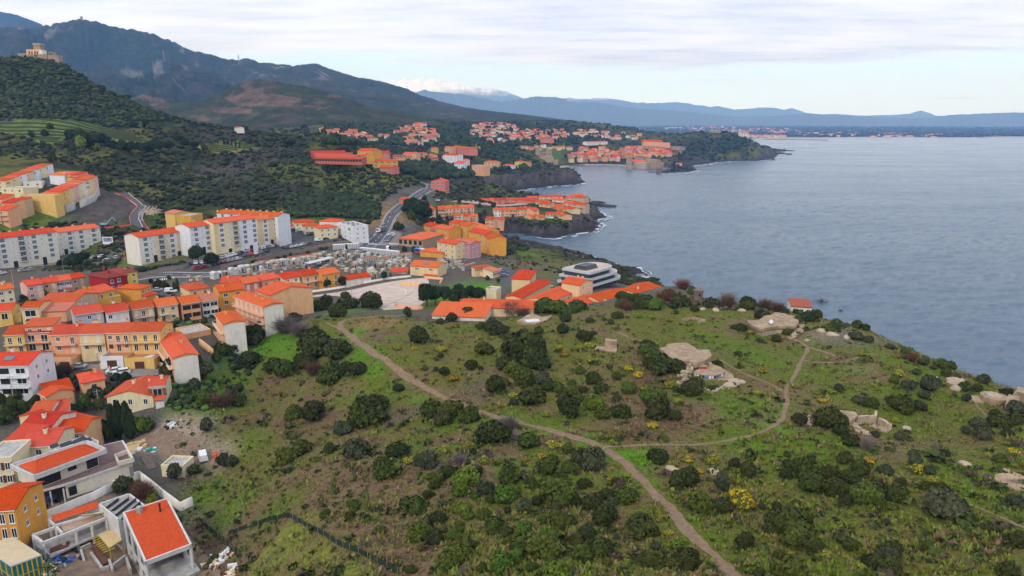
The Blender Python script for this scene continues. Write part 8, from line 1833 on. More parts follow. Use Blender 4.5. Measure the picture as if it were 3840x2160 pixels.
for l,A,B,hw,dd,c,r,rt_ in[('orange apartment house with yellow bays on the ridge',(685,735),(795,738),11,14,'ochre','o','gable'),('second orange apartment house below the ridge one',(685,762),(740,770),6,10,'ochre','o','gable'),('coral twin-gabled house beside the orange apartments',(822,752),(918,752),8,12,'coral','o','gable'),('long ochre house row with orange roofs',(800,815),(990,812),6,10,'ochre','o','gable'),('low red house on the ridge end',(852,858),(948,862),4,10,'coral','r','gable'),('flat wide orange house under the pines',(1030,756),(1126,758),8,12,'peach','o','gable'),('small orange house next to the wide orange house',(1142,756),(1186,757),6,10,'peach','o','gable'),('square orange villa among dark pines',(1240,714),(1290,714),11,12,'ochre','o','hip'),('orange villa with terrace behind the square villa',(1342,710),(1395,712),8,10,'peach','o','gable'),('broad coral house group with grey dormer',(1398,705),(1528,722),8,14,'coral','o','gable'),('white house with dark window bands on the lawn',(1330,765),(1436,770),12,12,'white','o','gable'),('white house with terraces in the pines',(1415,830),(1480,832),8,10,'white','o','mono'),('tall narrow pink house beside the pines',(1450,800),(1484,805),9,10,'pink','o','gable'),('unfinished grey and pink block under the crane',(1548,845),(1638,850),11,12,'salmon',None,'flat'),('peach seaside villa with wide roof',(1640,820),(1744,822),8,12,'peach','o','hip'),('small white seaside bungalow',(1786,842),(1850,845),5,10,'white','o','hip'),('yellow seaside house with white loggias',(1896,820),(1962,818),9,11,'brightyellow','o','hip'),('yellow lower wing of the seaside house',(1962,830),(2000,826),6,10,'yellow','o','gable'),('dark red house in the upper quarter',(2060,640),(2140,642),9,12,'coral','d','gable'),('long pale block with orange roofs above the old town',(2415,672),(2576,668),8,14,'offwhite','o','gable')]:
 house(l,'b',A,B,hw,dd,c,r,rt_,16,fl=3,cols=4,win=(1.3,1.5),chim=0,panes=False,base=hw+2.5)
house('lone white farmhouse with red roof on the scrub ridge','a',(1768,963),(1795,964),4,6,'offwhite','o','gable',16,fl=1,cols=2,chim=0,panes=False,base=5.5)
for i in range(4):
 house('stepped red residence on the scrub ridge, %s tier'%['uppermost','second','third','lowest'][i],'b',(330+6*i,748+14*i),(590+42*i,746+17*i),4.2,9,'terracotta','r','mono',8,fl=1,cols=16,style='dark',win=(2.6,1.9),chim=0,cat='residence',name='terraced_residence',group='tiers of the red residence',panes=False,base=5.5)
def wbox(e,reg,A,B,zg,h,d,name,m,z0=None,crown=True):
 a=atZ(*q(reg,*A),zg+h);b=atZ(*q(reg,*B),zg+h);t=(b-a).to_2d();L=t.length;t.normalize();n=Vector((-t.y,t.x))
 P=[tuple(a.to_2d()),tuple(b.to_2d()),tuple(b.to_2d()+n*d),tuple(a.to_2d()+n*d)]
 o=wpart(MB().prism(P,zg-6 if z0 is None else z0,zg+h),name,m,e)
 if crown:
  mb=MB();k=max(2,int(L/3))
  for i in range(k):
   c=Vector(P[0])+t*L*(i+.25)/k;mb.prism([tuple(c),tuple(c+t*L*.5/k),tuple(c+t*L*.5/k+n*.8),tuple(c+n*.8)],zg+h,zg+h+1.2)
  tag(wpart(mb,'merlons',m,e),kind='stuff')
 return o
pc_=atZ(*q('b',2080,850),3)
e=thing('castle',(pc_.x,pc_.y,0),'tawny stone castle with square keep at the harbour of the far town','castle')
def cbox(r_,u0,v0,u1,v1,Y,d,name,m,zb=-2.0,merl=True):
 a=atY(*q(r_,u0,v0),Y);b=atY(*q(r_,u1,v1),Y);zt=max(a.z,b.z);wpart(MB().prism([(a.x,Y),(b.x,Y),(b.x,Y+d),(a.x,Y+d)],zb,zt),name,m,e)
 if merl:
  mb=MB();k=max(2,int((b.x-a.x)/3.5))
  for i in range(k):x=a.x+(b.x-a.x)*(i+.25)/k;mb.box(x,Y,zt,x+(b.x-a.x)*.5/k,Y+.9,zt+1.3)
  tag(wpart(mb,'merlons',m,e),kind='stuff')
cbox('b',1855,752,2032,756,1470,40,'curtain_wall',M_CAST);cbox('b',2030,722,2062,722,1462,22,'tower',M_CAST);cbox('b',2058,748,2125,750,1466,30,'great_hall',M_CAST);cbox('b',2112,722,2152,722,1458,22,'keep',M_CAST);cbox('b',2040,782,2165,784,1446,18,'lower_wall',M_CAST);cbox('b',2105,806,2200,808,1434,14,'bastion',M_CAST)
for i in range(7):
 a=atY(*q('b',1880+22*i,790),1469.7);wpart(MB().box(a.x-.7,1469.6,a.z,a.x+.7,1470.2,a.z+2.6),'window',M_DARK,e)
for u_ in(2075,2098,2125,2138):
 a=atY(*q('b',u_,765),1457.6);wpart(MB().box(a.x-.7,1457.5 if u_>2110 else 1465.6,a.z,a.x+.7,1466.2,a.z+2.6),'window',M_DARK,e)
p=atZ(*q('c',160,873),.3);e=thing('bell_tower_church',(p.x,p.y,0),'round stone bell tower with pale church nave at the waterside','church')
wpart(MB().cyl(p.x,p.y,-1,26,7.0,20,r2=6.3),'tower',M_CAST,e);wpart(MB().cyl(p.x,p.y,26.003,27.6,6.9,20),'parapet',M_LSTONE,e);wpart(MB().cyl(p.x,p.y,27.603,32,5.0,16,r2=1.2),'dome',ROOF['p'],e)
wbox(e,'c',(192,822),(285,826),2,11,18,'nave',M_LSTONE,crown=False);wbox(e,'c',(190,846),(285,850),1,3.5,14,'quay_house',wallm('white'),crown=False);wbox(e,'c',(285,800),(345,804),2,17,20,'sacristy',M_CAST,crown=False);wbox(e,'c',(335,820),(370,824),2,10,16,'annex',M_CAST,crown=False)
a=atZ(*q('c',190,814),14);b=atZ(*q('c',288,818),14);wpart(MB().prism([(a.x,a.y),(b.x,b.y),(b.x,b.y+20),(a.x,a.y+20)],13.1,[13.2,13.2,17,17]),'roof',ROOF['o'],e)
p=atZ(*q('c',420,900),0);e=thing('harbour_mole',(p.x,p.y,0),'stone mole running out to the chapel islet','mole')
a=atZ(*q('c',375,905),0);b=atZ(*q('c',480,890),0);wpart(MB().prism([(a.x,a.y),(b.x,b.y),(b.x,b.y+7),(a.x,a.y+7)],-2,6.0),'wall',M_STONE,e);wpart(MB().box(a.x-1,a.y-1,-2,a.x+7,a.y+8,9.5),'mole_head',M_STONE,e)
p=at(*q('c',538,848));e=thing('chapel',(p.x,p.y,p.z),'tiny chapel with orange roof on the rocky islet','chapel')
wpart(MB().box(p.x-6,p.y,p.z-2,p.x+6,p.y+8,p.z+4),'wall',wallm('cream'),e);wpart(MB().extr_x([(p.y-.5,p.z+4.01),(p.y+8.5,p.z+4.01),(p.y+4,p.z+6.5)],p.x-6.6,p.x+6.6),'roof',ROOF['o'],e)
for r_,A,B,h,l in(('c',(308,897),(368,899),1.6,'low dark pier beside the mole'),('b',(2200,852),(2400,848),1.8,'long low quay in front of the castle'),('c',(1150,648),(1660,655),2.5,'far breakwater of the marina')):
 a=atZ(*q(r_,*A),0);b=atZ(*q(r_,*B),0);e=thing('pier',(a.x,a.y,0),l,'pier');wpart(MB().prism([(a.x,a.y),(b.x,b.y),(b.x,b.y+8),(a.x,a.y+8)],-2,h),'quay',M_STONE,e)
p=at(*q('c',370,690));e=thing('barracks',(p.x,p.y,p.z),'long orange-roofed barracks inside ramparts on the headland','barracks')
zg_=p.z;a=atZ(*q('c',265,668),zg_+8);b=atZ(*q('c',470,676),zg_+8);wpart(MB().prism([(a.x,a.y),(b.x,b.y),(b.x,b.y+26),(a.x,a.y+26)],zg_-4,zg_+8),'wall',wallm('salmon'),e)
wpart(MB().extr_x([(a.y-2,zg_+8.1),(a.y+28,zg_+8.1),(a.y+13,zg_+13)],a.x-2,b.x+2),'roof',ROOF['o'],e)
wbox(e,'c',(205,697),(545,706),zg_-8,7,24,'rampart',M_CAST,z0=zg_-9,crown=False)
for i in range(12):x=a.x+(b.x-a.x)*(i+.5)/12;wpart(MB().box(x-1,a.y-.3,zg_+2,x+1,a.y+.2,zg_+5),'window',M_DARK,e)
p=at(*q('c',815,600));e=thing('fort',(p.x,p.y,p.z),'low square stone fort on top of the headland','fort');wpart(MB().box(p.x-15,p.y,p.z-5,p.x+15,p.y+26,p.z+5),'wall',M_CAST,e);wpart(MB().box(p.x-13,p.y+2,p.z+5.003,p.x+13,p.y+24,p.z+6.5),'platform',M_LSTONE,e)
p=at(*q('c',1075,655));e=thing('battery_wall',(p.x,p.y,p.z),'old battery wall on the seaward shoulder of the headland','wall');wpart(MB().box(p.x-22,p.y,p.z-6,p.x+22,p.y+6,p.z+5),'wall',M_CAST,e)
zf_=atY(*q('a',300,440),752).z-6
e=thing('hilltop_fort',(atY(*q('a',280,440),752).x,752,zf_),'old stone fort with square tower and pink house on the dark hilltop','fort')
def fbox(u0,v0,u1,v1,Y,d,name,m,drop=14):
 a=atY(*q('a',u0,v0),Y);b=atY(*q('a',u1,v1),Y);wpart(MB().prism([(a.x,Y),(b.x,Y),(b.x,Y+d),(a.x,Y+d)],min(a.z,b.z)-drop,max(a.z,b.z)),name,m,e)
fbox(130,402,205,402,758,7,'curtain_wall',M_CAST,16);fbox(205,408,355,412,752,8,'curtain_wall',M_CAST,16);fbox(360,415,438,420,748,7,'bastion',M_CAST,18);fbox(195,372,290,374,757,7,'house',wallm('peach'),14);fbox(290,376,317,378,757,7,'pale_wing',wallm('offwhite'),12);fbox(247,328,298,328,762,7,'square_tower',M_CAST,26);fbox(365,392,395,392,750,6,'bell_turret',M_CAST,12)
for u_ in(215,235,258,275):fbox(u_,388,u_+7,388,756.6,.6,'window',M_DARK,3.2)
fbox(374,402,386,402,749.6,.6,'opening',M_DARK,4);fbox(244,326,300,326,761,8,'parapet',M_LSTONE,1.6)
p=atY(205.5,50,4000);e=thing('watch_tower',(p.x,p.y,p.z-10),'lone round watch tower on the highest summit','tower');wpart(MB().cyl(p.x,p.y,p.z-25,p.z+14,7,14,r2=6),'shaft',M_CAST,e);wpart(MB().cyl(p.x,p.y,p.z+14.01,p.z+17,7.5,14),'parapet',M_CAST,e)
def pylon(u,v,Y,h,label):
 p=atY(u,v,Y);e=thing('power_pylon',(p.x,p.y,p.z),label,'pylon');m_=MB()
 for sx in(-1,1):
  for sy in(-1,1):m_.bar((p.x+sx*4,p.y+sy*4,p.z-8),(p.x+sx*.6,p.y+sy*.6,p.z+h),.5,n=3)
 wpart(m_,'legs',M_GREYM,e)
 for k_ in(.7,.85):wpart(MB().bar((p.x-8,p.y,p.z+h*k_),(p.x+8,p.y,p.z+h*k_),.5),'cross_arm',M_GREYM,e)
pylon(413,150,3350,42,'grey lattice pylon on the rocky mountain flank');pylon(601,160,3500,42,'grey lattice pylon near the notch of the mountain ridge')
p=at(*q('b',1582,815));e=thing('tower_crane',(p.x,p.y,p.z),'yellow tower crane over the unfinished pink block','crane')
my=mat('crane_yellow',(.55,.38,.04),.6);zt=atY(*q('b',1580,705),p.y).z
wpart(MB().bar((p.x,p.y,p.z),(p.x,p.y,zt),.75),'mast',my,e);jl=atY(*q('b',1534,712),p.y).x
wpart(MB().bar((p.x+6,p.y,zt),(jl,p.y,zt-1),.55),'jib',my,e);wpart(MB().bar((p.x,p.y,zt),(p.x,p.y,zt+5),.5),'tower_head',my,e);wpart(MB().box(p.x+4,p.y-1,zt-2.5,p.x+7,p.y+1,zt-.4),'counterweight',M_CONC,e)
for A,B,l in(((708,465),(940,470),'pale railway viaduct line across the valley'),((495,464),(570,465),'short pale wall on the valley road')):
 a=at(*q('b',*A));b=at(*q('b',*B));e=thing('viaduct',(a.x,a.y,a.z),l,'viaduct');t=(b-a).to_2d().normalized();n=Vector((-t.y,t.x))*2
 wpart(MB().prism([tuple(a.to_2d()-n),tuple(b.to_2d()-n),tuple(b.to_2d()+n),tuple(a.to_2d()+n)],min(a.z,b.z)-6,max(a.z,b.z)+5),'deck',wallm('offwhite'),e)
p=atZ(*q('c',1502,696),0);e=thing('motor_boat',(p.x,p.y,0),'small white motor boat out on the open sea','boat')
wpart(MB().prism([(p.x-7,p.y-2),(p.x+4,p.y-2),(p.x+8,p.y),(p.x+4,p.y+2),(p.x-7,p.y+2)],-.4,1.6),'hull',M_WHITE,e);wpart(MB().box(p.x-3,p.y-1.4,1.603,p.x+2,p.y+1.4,3.6),'cabin',M_WHITE,e);wpart(MB().poly([(p.x-8,p.y-1.5,.12),(p.x-8,p.y+1.5,.12),(p.x-45,p.y+5,.1),(p.x-45,p.y-5,.1)][::-1]),'wake',mat('foam',(.55,.58,.60),.8,var=.3),e)
quarter('c',[(430,560),(700,552),(1000,560),(1450,572),(1450,600),(1000,602),(850,592),(600,585),(440,575)],150,'in the far town on the coastal plain','houses of the far plain town',['offwhite','cream','peach','white','pink'],26,size=(16,28),hgt=(7,12),roofs='popb',win=False,name='plain_house')
quarter('c',[(1450,600),(2050,605),(2576,612),(2576,634),(2100,636),(1450,626)],60,'along the far beach','houses along the far beach',['offwhite','white','cream','peach'],26,size=(16,30),hgt=(6,11),roofs='pob',win=False,name='beach_house')
for i in range(12):
 p=at(*q('c',1020+28*i,632+(i%2)*4));far_house(p.x,p.y,.1,22,20,14,['offwhite','cream','peach'][i%3],'po'[i%2],'%s marina apartment block on the far beach'%['off-white','cream','peach'][i%3],'marina blocks on the far beach','marina_block',win=True)
rs=np.random.RandomState(91);n=9000;s=rs.uniform(.02,.85,n);Y=np.exp(rs.uniform(math.log(4850),math.log(11500),n));X=s*Y;ok=in_poly(X,Y,COAST)&(seg_dist(X,Y,COAST[:NCOAST])>120)&(fbm(X/300,Y/900,4,93)>rs.uniform(-.7,.3,n));X,Y=X[ok],Y[ok]
clumps('woodland',X,Y,rs.uniform(8,22,len(X)),np.array([(.030,.036,.018),(.045,.045,.026),(.060,.048,.036)])[rs.choice(3,len(X))],95,.55,'far belts of trees on the coastal plain')
def foam_line(u_list,seed,w=2.2):
 P=resample([sea(*p)for p in u_list],2.0);Pn,Nn=frame_line(P);n=len(Pn);rs=np.random.RandomState(seed)
 i=np.arange(n)*2.0;a=fbm(i/9,i*0+seed,4,seed)*w*1.6;wd=np.maximum(0,fbm(i/6,i*0+seed+30,4,seed+3)+.25)*w*1.3
 mb=MB()
 for k_ in range(n-1):
  if wd[k_]<.15 and wd[k_+1]<.15:continue
  q4=[Pn[k_]+Nn[k_]*(a[k_]-wd[k_]),Pn[k_+1]+Nn[k_+1]*(a[k_+1]-wd[k_+1]),Pn[k_+1]+Nn[k_+1]*(a[k_+1]+wd[k_+1]),Pn[k_]+Nn[k_]*(a[k_]+wd[k_])]
  mb.poly([(p_[0],p_[1],.5)for p_ in q4])
 return tag(mb.build('surf_foam',mat('foam',(.75,.78,.80))),label=None,kind='stuff')
for sd,(L_,w_)in enumerate([([(1503,531),(1532,547),(1502,557),(1514,567),(1498,582),(1440,593),(1392,601),(1350,600)],2.4),([(1474,461),(1445,466),(1385,470),(1330,477),(1290,483),(1240,490)],3.0),([(1960,389),(1950,400),(1905,406),(1840,406),(1790,411),(1745,418)],4.5),([(1758,429),(1735,434),(1700,436),(1662,438)],3.0),([(1545,662),(1562,671),(1606,675),(1633,692),(1608,703)],2.0),([(1280,602),(1330,609),(1400,621),(1455,637),(1500,649)],1.2)]):
 foam_line(L_,40+sd,w_);foam_line([(u_+6,v_+2)for u_,v_ in L_],60+sd,w_*.7)
def skerry(u,v,r,seed,label):
 p=atZ(u,v,0);rs=np.random.RandomState(seed);V,F=ICO2;n=fbm(V[:,0]*3+seed,V[:,1]*3+V[:,2]*2,4,seed);W_=V*(1+n[:,None]*.7)*np.array((r*1.8,r,r*.45))
 o=link('sea_rock',np_mesh('sea_rock',W_,F,[mat('sea_rock',tuple(C_SEAROCK),.8,var=.4,vscale=.6)]),None,(p.x,p.y,-.2));tag(o,label,'rock','rocks off the point')
skerry(1490,514,5,1,'low dark rock just off the residence point');skerry(1502,511,6,2,'long dark rock beyond the residence point');skerry(1526,519,6,3,'outer dark rock with white surf');skerry(1538,521,3,4,'small outermost rock off the residence point');skerry(1963,386,9,5,'dark rock off the headland tip');skerry(1985,388,6,6,'small rock beyond the headland tip');skerry(1940,401,7,7,'flat rock under the headland cliff')
# trees and gardens
CR={k:[blob_mesh('crown',200+7*i+j,k,nleaf=900,lobes=8,flat=1.0,leaf=.10,spread=.7)for j in range(2)]for i,k in enumerate('pdgol')}
CYP=blob_mesh('crown',260,'p',nleaf=900,lobes=4,leaf=.11,spread=.35)
TRUNK=MB().bar((0,0,-.3),(.02,.01,.62),.045,n=6,r2=.02).bar((.01,0,.35),(.22,.1,.7),.022,n=4,r2=.008).bar((.01,0,.42),(-.2,-.08,.72),.02,n=4,r2=.008).mesh('trunk',[M_BARK])
def frond_mesh():
 rs=np.random.RandomState(3);V,F,C=[],[],[]
 for i in range(26):
  t=rs.uniform(0,6.28);e=rs.uniform(-.1,1.1);p=np.zeros(3);d=np.array((math.cos(t)*math.cos(e),math.sin(t)*math.cos(e),math.sin(e)));s=np.array((-math.sin(t),math.cos(t),0))
  for k in range(5):
   w0,w1=.10*(1-k/6),.10*(1-(k+1)/5.2);p1=p+d*.2;b=len(V);V+=[p-s*w0,p+s*w0,p1+s*w1,p1-s*w1];F.append((b,b+1,b+2,b+3));C+=[np.array((.05,.075,.02))*rs.uniform(.7,1.4)]*4;p=p1;d=d+np.array((0,0,-.28));d/=np.linalg.norm(d)
 return np_mesh('fronds',np.array(V),np.array(F),[M_LEAF],colors=np.array(C))
FROND=frond_mesh()
TKN={'p':'dark pine','d':'dark evergreen oak','g':'leafy green','o':'grey green olive','l':'yellowish green','c':'dark columnar cypress','P':'palm','r':'bare reddish'}
def tree(reg,u,v,hp,k,where,group=None):
 s=REG[reg][2];p=at(*q(reg,u,v));dist=Vector((p.x,p.y,p.z-HC)).length;h=max(2.0,hp*s*dist/FPX)
 e=empty({'p':'pine_tree','o':'olive_tree','c':'cypress_tree','P':'palm_tree','r':'bare_tree'}.get(k,'tree'),(p.x,p.y,p.z-.2),prn.uniform(0,6.28),'%s tree %s'%(TKN[k],where),'tree',group)
 t=link('trunk',TRUNK,e);t.scale=(h,h,h*(1.25 if k=='P' else 1))
 if k=='P':o=link('crown',FROND,e,(0,0,h*.78));o.scale=(h*.5,)*3
 elif k=='r':o=link('crown',SH['r'][1],e,(0,0,h*.2));o.scale=(h*.55,h*.55,h*.62)
 elif k=='c':o=link('crown',CYP,e,(0,0,h*.02));o.scale=(h*.20,h*.20,h*.95)
 elif k=='p':o=link('crown',prn.choice(CR['p']),e,(0,0,h*.30));o.scale=(h*.44,h*.44,h*.60)
 else:o=link('crown',prn.choice(CR[k]),e,(0,0,h*.14));o.scale=(h*.48,h*.48,h*.74)
TREES={('d','below the long apartment block'):[(1985,1150,170,'p'),(2130,1205,160,'p')],('d','under the stone wall of the white blocks'):[(760,1215,150,'p'),(840,1155,110,'p'),(690,1185,90,'p'),(610,1190,70,'p'),(900,1180,60,'d')],('d','on the slope above the stepped terraces'):[(525,130,90,'d'),(735,40,70,'d')],('d','behind the red house'):[(1520,1350,50,'d'),(1600,1400,90,'d'),(1660,1405,80,'d'),(1790,1420,100,'c'),(1700,1310,45,'d'),(800,1230,60,'d')],('h','in front of the terraced houses by the car park'):[(1000,1015,95,'p'),(1560,975,115,'p'),(1600,965,90,'p'),(1735,958,115,'p'),(1500,960,80,'p')],('h','at the edge of the paved car park'):[(2030,1180,160,'d'),(2385,1258,110,'d'),(1960,1165,80,'d'),(2090,1160,90,'d'),(1700,1140,70,'d'),(1780,1150,70,'d')],('h','among the tombs'):[(2145,888,95,'p'),(40,1010,90,'c'),(1770,590,60,'c')],('h','in front of the guest house'):[(1408,385,40,'d'),(1155,460,55,'d'),(1185,455,45,'d')],('e','in the village gardens'):[(1330,325,65,'d'),(1270,320,50,'d'),(430,320,100,'l'),(230,345,60,'d'),(1450,555,70,'g'),(1580,540,70,'g'),(1290,545,45,'g'),(1760,500,70,'g'),(1890,570,70,'d'),(2060,560,60,'g'),(1980,610,60,'g'),(1120,850,80,'g'),(430,870,110,'d'),(450,950,100,'d'),(1060,930,70,'g'),(1530,840,60,'d'),(100,570,60,'g'),(30,570,60,'d'),(470,880,80,'d')],('e','between the street and the cream villa'):[(1180,1180,110,'p'),(1270,1170,110,'p'),(1090,1290,120,'o'),(980,1360,150,'o'),(860,1440,150,'g'),(1000,1430,110,'g'),(640,1400,100,'g'),(600,1110,130,'r'),(690,1080,90,'r'),(1270,1445,120,'c'),(560,1130,70,'d'),(330,1270,110,'d'),(400,1240,80,'d')],('e','below the tall white house'):[(130,1300,170,'c'),(360,1260,110,'c'),(60,1330,130,'d'),(200,1360,150,'d'),(280,1340,130,'d'),(20,1420,130,'d'),(120,1440,120,'g'),(230,1450,100,'g'),(370,1400,100,'d')],('e','in front of the courtyard house'):[(1745,1115,200,'g'),(1835,1120,195,'o'),(1925,1100,180,'g'),(1990,1060,150,'g'),(1700,1110,150,'d'),(1625,965,75,'d'),(1685,990,75,'d'),(1810,1070,180,'o'),(1890,1000,140,'g'),(2060,1130,180,'o'),(1980,970,120,'g'),(1740,1080,110,'g'),(1960,1230,110,'o'),(1880,1290,80,'g'),(2400,1290,110,'o'),(2180,960,110,'g'),(1800,970,120,'g'),(1700,1150,90,'d')],('e','beside the tower house'):[(2460,770,180,'g'),(2400,800,110,'r'),(2340,820,80,'r'),(2520,760,150,'g'),(2560,790,120,'d'),(2300,880,90,'g')],('g','beside the bare yard'):[(1060,245,270,'c'),(1000,248,250,'c'),(1130,240,260,'c'),(1160,250,220,'c'),(925,255,160,'d'),(1240,195,140,'l'),(1300,180,120,'g'),(1540,605,145,'o'),(1700,560,95,'o'),(1960,485,115,'o'),(2040,490,105,'o'),(1820,185,130,'o'),(600,60,120,'d'),(80,100,140,'d'),(20,120,150,'g'),(170,60,110,'d')],('g','behind the white zigzag wall'):[(1080,720,140,'o'),(1140,705,120,'g'),(1270,800,190,'r'),(1210,760,120,'g'),(1320,800,120,'l')],('g','beside the conservatory'):[(430,1500,150,'P'),(500,1500,110,'P')],('i','in the pine grove by the coast road'):[(240,400,120,'p'),(290,430,135,'p'),(330,470,150,'p'),(385,485,140,'p'),(430,505,145,'p'),(300,380,115,'p'),(350,415,125,'p'),(410,440,130,'p'),(230,450,110,'p'),(280,500,100,'g'),(140,595,85,'d'),(180,600,70,'d'),(410,300,60,'d')],('i','on the peninsula'):[(760,330,45,'d'),(965,372,50,'d'),(1100,368,50,'d'),(1010,445,60,'g'),(960,470,50,'d'),(640,470,40,'d'),(560,480,40,'g'),(1300,470,35,'g'),(1850,480,35,'d'),(950,520,50,'g')],('i','on the clinic lawn'):[(1570,1125,40,'P'),(1650,1148,45,'P'),(1745,1185,55,'P'),(1640,1215,40,'d'),(1300,1000,40,'r'),(1135,1045,30,'d'),(1150,1130,60,'r'),(1040,1100,50,'d')],('i','between the ochre villas'):[(785,665,75,'c'),(725,635,55,'c'),(620,690,60,'c'),(830,660,60,'d'),(440,700,70,'d'),(520,680,60,'d'),(480,740,60,'d'),(200,815,60,'d'),(300,825,70,'d'),(340,820,60,'d'),(60,810,55,'c'),(1140,765,115,'P'),(1100,735,50,'d'),(1200,730,50,'g'),(1300,740,60,'r'),(1400,790,50,'d'),(890,860,40,'d'),(760,860,50,'r'),(670,850,60,'r')],('j','in the cedar clump by the paved car park'):[(430,405,190,'p'),(500,395,160,'p'),(570,385,150,'p'),(690,392,175,'p'),(780,365,135,'p'),(850,372,125,'p'),(930,352,105,'d'),(640,400,110,'p')],('a','in the tree belt above the scrub slope'):[(540,1080,90,'p'),(600,1085,100,'d'),(660,1100,90,'p'),(720,1090,85,'d'),(780,1110,90,'p'),(610,1120,80,'l'),(740,1140,50,'l'),(860,1150,80,'p'),(930,1160,90,'p'),(1000,1160,85,'p'),(1070,1165,80,'p'),(1140,1160,85,'p'),(1210,1150,80,'p'),(1280,1140,70,'p'),(1400,1120,70,'p'),(1470,1130,60,'p'),(1540,1140,50,'d'),(1180,1120,70,'p'),(1350,1080,60,'p'),(390,1225,60,'d'),(330,1110,40,'d'),(340,1030,45,'d'),(380,975,40,'d'),(1100,970,60,'p'),(1000,960,50,'d'),(240,1040,45,'d'),(1690,1090,40,'c'),(1720,1095,40,'c'),(1750,1105,40,'c'),(1780,1110,40,'c'),(1810,1120,40,'c'),(500,495,45,'c'),(515,500,40,'c'),(460,470,40,'c')],('b','on the ridge below the red residence'):[(450,910,70,'p'),(500,900,60,'p'),(590,900,50,'d'),(560,960,40,'d'),(600,980,40,'d'),(330,1010,35,'d'),(240,880,25,'d'),(470,800,35,'d'),(540,810,25,'d')]}
for(rg_,where),L_ in TREES.items():
 for(u,v,hp,k)in L_:tree(rg_,u,v,hp,k,where,'trees '+where)
PLACES+=[('on the planted bank above the road',at(*q('h',1150,640)),60),('under the long apartment block',at(*q('h',850,560)),22),('by the white apartment blocks',at(*q('d',500,1120)),40),('on the residence lawns',at(*q('i',1500,520)),60)]
for i in range(34):
 t=i/33.0;shrub('h',610+1140*t+prn.uniform(-15,15),742-235*t+prn.uniform(-28,28),prn.uniform(16,30),prn.choice('ddgdo'))
for i in range(14):shrub('h',690+21*i,545-1.6*i+prn.uniform(-6,6),20,'dg'[i%2])
for i in range(12):shrub('d',1460+36*i,1195-5*i+prn.uniform(-8,8),prn.uniform(12,20),prn.choice('dgb'))
def hedge(reg,pts,s,label):
 P=np.array(resample([at(*q(reg,*p)).to_2d()[:]for p in pts],s*.7));rs=np.random.RandomState(len(label))
 o=clumps('hedge',P[:,0],P[:,1],np.full(len(P),s),np.tile(np.array([(.022,.042,.012)]),(len(P),1)),len(label),1.0,label);del o['kind'];o['category']='hedge'
hedge('d',[(-40,1175),(300,1135),(690,1085)],1.0,'long clipped dark hedge in front of the white blocks');hedge('d',[(720,1085),(900,1065),(1090,1040)],1.0,'clipped dark hedge at the end of the white blocks');hedge('h',[(1270,615),(1700,520)],.8,'low hedge along the top of the retaining wall');hedge('i',[(1020,735),(1130,740),(1180,720),(1330,735)],1.0,'dark clipped hedge of the palm garden')
def green_fill(name,reg,poly,n,size,cols,seed,label,hf=.9,clear=.9):
 w_=[at(*q(reg,*p))for p in poly];U=[q(reg,*p)for p in poly];rs=np.random.RandomState(seed);X,Y=[],[]
 us=rs.uniform(min(p[0]for p in U),max(p[0]for p in U),n);vs=rs.uniform(min(p[1]for p in U),max(p[1]for p in U),n);ok=in_poly(us,vs,U)
 for u,v in zip(us[ok],vs[ok]):p=at(u,v);X.append(p.x);Y.append(p.y)
 X,Y=np.array(X),np.array(Y);ok=in_poly(X,Y,COAST)&(seg_dist(X,Y,COAST[:NCOAST])>8)&(seg_dist(X,Y,ROADPTS)>6)
 for fx,fy,fr in FOOT:ok&=(X-fx)**2+(Y-fy)**2>(fr*clear)**2
 X,Y=X[ok],Y[ok];cols=np.array(cols)
 if len(X):clumps(name,X,Y,rs.uniform(*size,len(X)),cols[rs.choice(len(cols),len(X))],seed,hf,label)
DG=[(.016,.026,.009),(.025,.038,.012),(.036,.052,.015)]
green_fill('garden_greenery','e',[(0,300),(700,260),(1500,250),(2250,330),(2200,640),(1650,620),(0,600)],420,(.5,1.3),DG+[(.07,.12,.02)],301,'garden bushes packed between the village houses')
green_fill('garden_greenery','e',[(380,1090),(1000,1060),(1100,1280),(700,1449),(0,1449),(0,1280),(380,1230)],260,(.6,1.5),DG,302,'garden bushes below the village street')
green_fill('garden_greenery','e',[(1700,1060),(2200,900),(2350,800),(2576,780),(2400,1000),(2100,1250),(1900,1420),(1640,1420),(1660,1160)],420,(.4,1.2),DG+[(.06,.13,.02)],303,'green bank of weeds and bushes below the courtyard house')
green_fill('garden_greenery','i',[(1020,690),(1330,700),(1450,800),(1250,860),(1000,800)],160,(.8,1.8),DG,310,'bushes of the palm garden by the cove')
green_fill('garden_greenery','i',[(480,480),(1800,490),(1850,540),(1500,560),(900,545),(480,520)],240,(.7,1.8),DG,311,'bushes along the residence lawns')
green_fill('garden_greenery','e',[(1900,1150),(2200,980),(2450,900),(2576,1000),(2400,1250),(2100,1449),(1700,1449)],330,(.3,1.1),DG+[(.06,.13,.02)],312,'tangled green plants on the bank above the bare yard')
green_fill('scrub','k',[(330,310),(800,330),(1000,330),(1500,410),(2050,450),(2200,520),(1650,480),(1200,445),(800,430),(330,440)],330,(.5,1.4),DG+[(.085,.055,.040),(.10,.07,.055)],313,'tangled cliff top hedge of evergreen and leafless bushes',1.1,.6)
green_fill('scrub','i',[(1020,800),(1250,700),(1700,740),(2000,880),(2300,940),(1900,1050),(1480,1000),(1100,950)],260,(.5,1.5),DG+[(.09,.06,.05),(.075,.11,.02)],314,'low bushes on the grassy shore slope below the clinic')
green_fill('woodland','b',[(430,560),(900,560),(1300,500),(2000,520),(2576,560),(2576,690),(1900,700),(1300,700),(430,690)],1700,(2.6,5.5),DG,304,'dark trees filling the far town',1.2,.75)
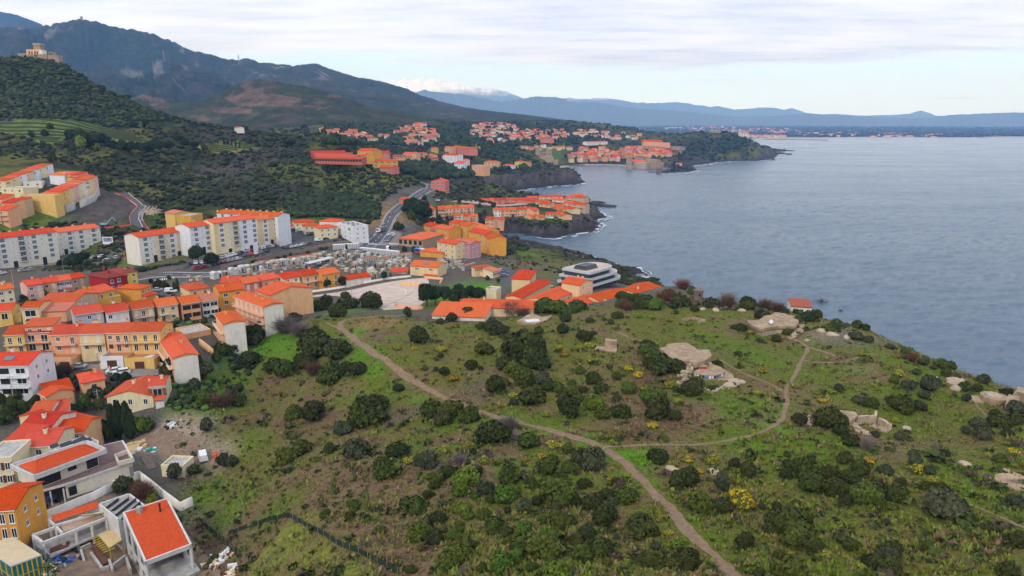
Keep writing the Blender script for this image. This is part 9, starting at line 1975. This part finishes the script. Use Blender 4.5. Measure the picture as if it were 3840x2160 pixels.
green_fill('woodland','b',[(950,860),(1150,800),(1500,690),(1850,700),(1900,800),(1850,880),(1500,940),(1250,960),(1000,900)],1300,(2.6,5.0),DG,305,'dark pine wood above the cove',1.2,.8)
green_fill('woodland','b',[(100,330),(700,420),(900,520),(500,560),(0,470)],900,(3,7),DG,306,'dark valley wood below the vineyard hill',1.2)
green_fill('woodland','c',[(-10,660),(560,690),(1000,620),(1240,700),(700,790),(560,740),(330,700),(-10,720)],500,(2.5,5.5),DG,307,'bushes on the flank of the headland',.9)
green_fill('scrub','a',[(-10,420),(160,400),(460,480),(720,600),(960,760),(1300,900),(900,960),(500,900),(-10,890)],3800,(.9,2.8),DG+[(.06,.066,.026),(.045,.055,.02)],308,'dark evergreen scrub of the fort hill',.9)
green_fill('scrub','h',[(1160,20),(1900,20),(2100,140),(2100,280),(1900,270),(1650,250),(1200,260)],1500,(.9,2.4),DG,309,'dark scrub above the guest house')
for i in range(30):
 k_=prn.uniform(0,7);a,b=CREST[int(k_)],CREST[int(k_)+1];t=k_%1;shrub('f',a[0]+(b[0]-a[0])*t,a[1]+(b[1]-a[1])*t+prn.uniform(2,30),prn.uniform(5,14),prn.choice('dogor'))
BOUL=[np_mesh('boulder',ICO2[0]*(1+.35*fbm(ICO2[0][:,0]*2+j,ICO2[0][:,1]*2+ICO2[0][:,2]*1.7,3,j)[:,None])*np.array((1.3,.9,.6)),ICO2[1],[M_LSTONE])for j in range(3)]
for i,(r_,u,v,s_)in enumerate([('l',1890,360,2.0),('l',1850,345,1.2),('l',1895,425,1.3),('l',1930,370,1.0),('k',2370,715,1.4),('k',1030,440,1.3),('k',900,430,1.0),('k',1290,445,1.2),('k',1950,745,.8),('k',1215,1170,1.6),('k',1170,1200,1.3),('k',1290,1165,.9),('n',235,425,1.0),('m',2460,480,.9),('l',1700,330,.9),('l',1980,1180,.8),('l',1390,830,1.0),('k',2200,690,1.5),('k',2100,650,1.3),('l',2500,490,1.3)]):
 p=at(*q(r_,u,v));o=link('boulder',BOUL[i%3],None,(p.x,p.y,p.z),prn.uniform(0,6));o.scale=(s_,s_,s_);tag(o,'%s pale weathered boulder %s'%('large' if s_>1.15 else 'small',place_of(p)),'boulder','loose rocks of the headland')
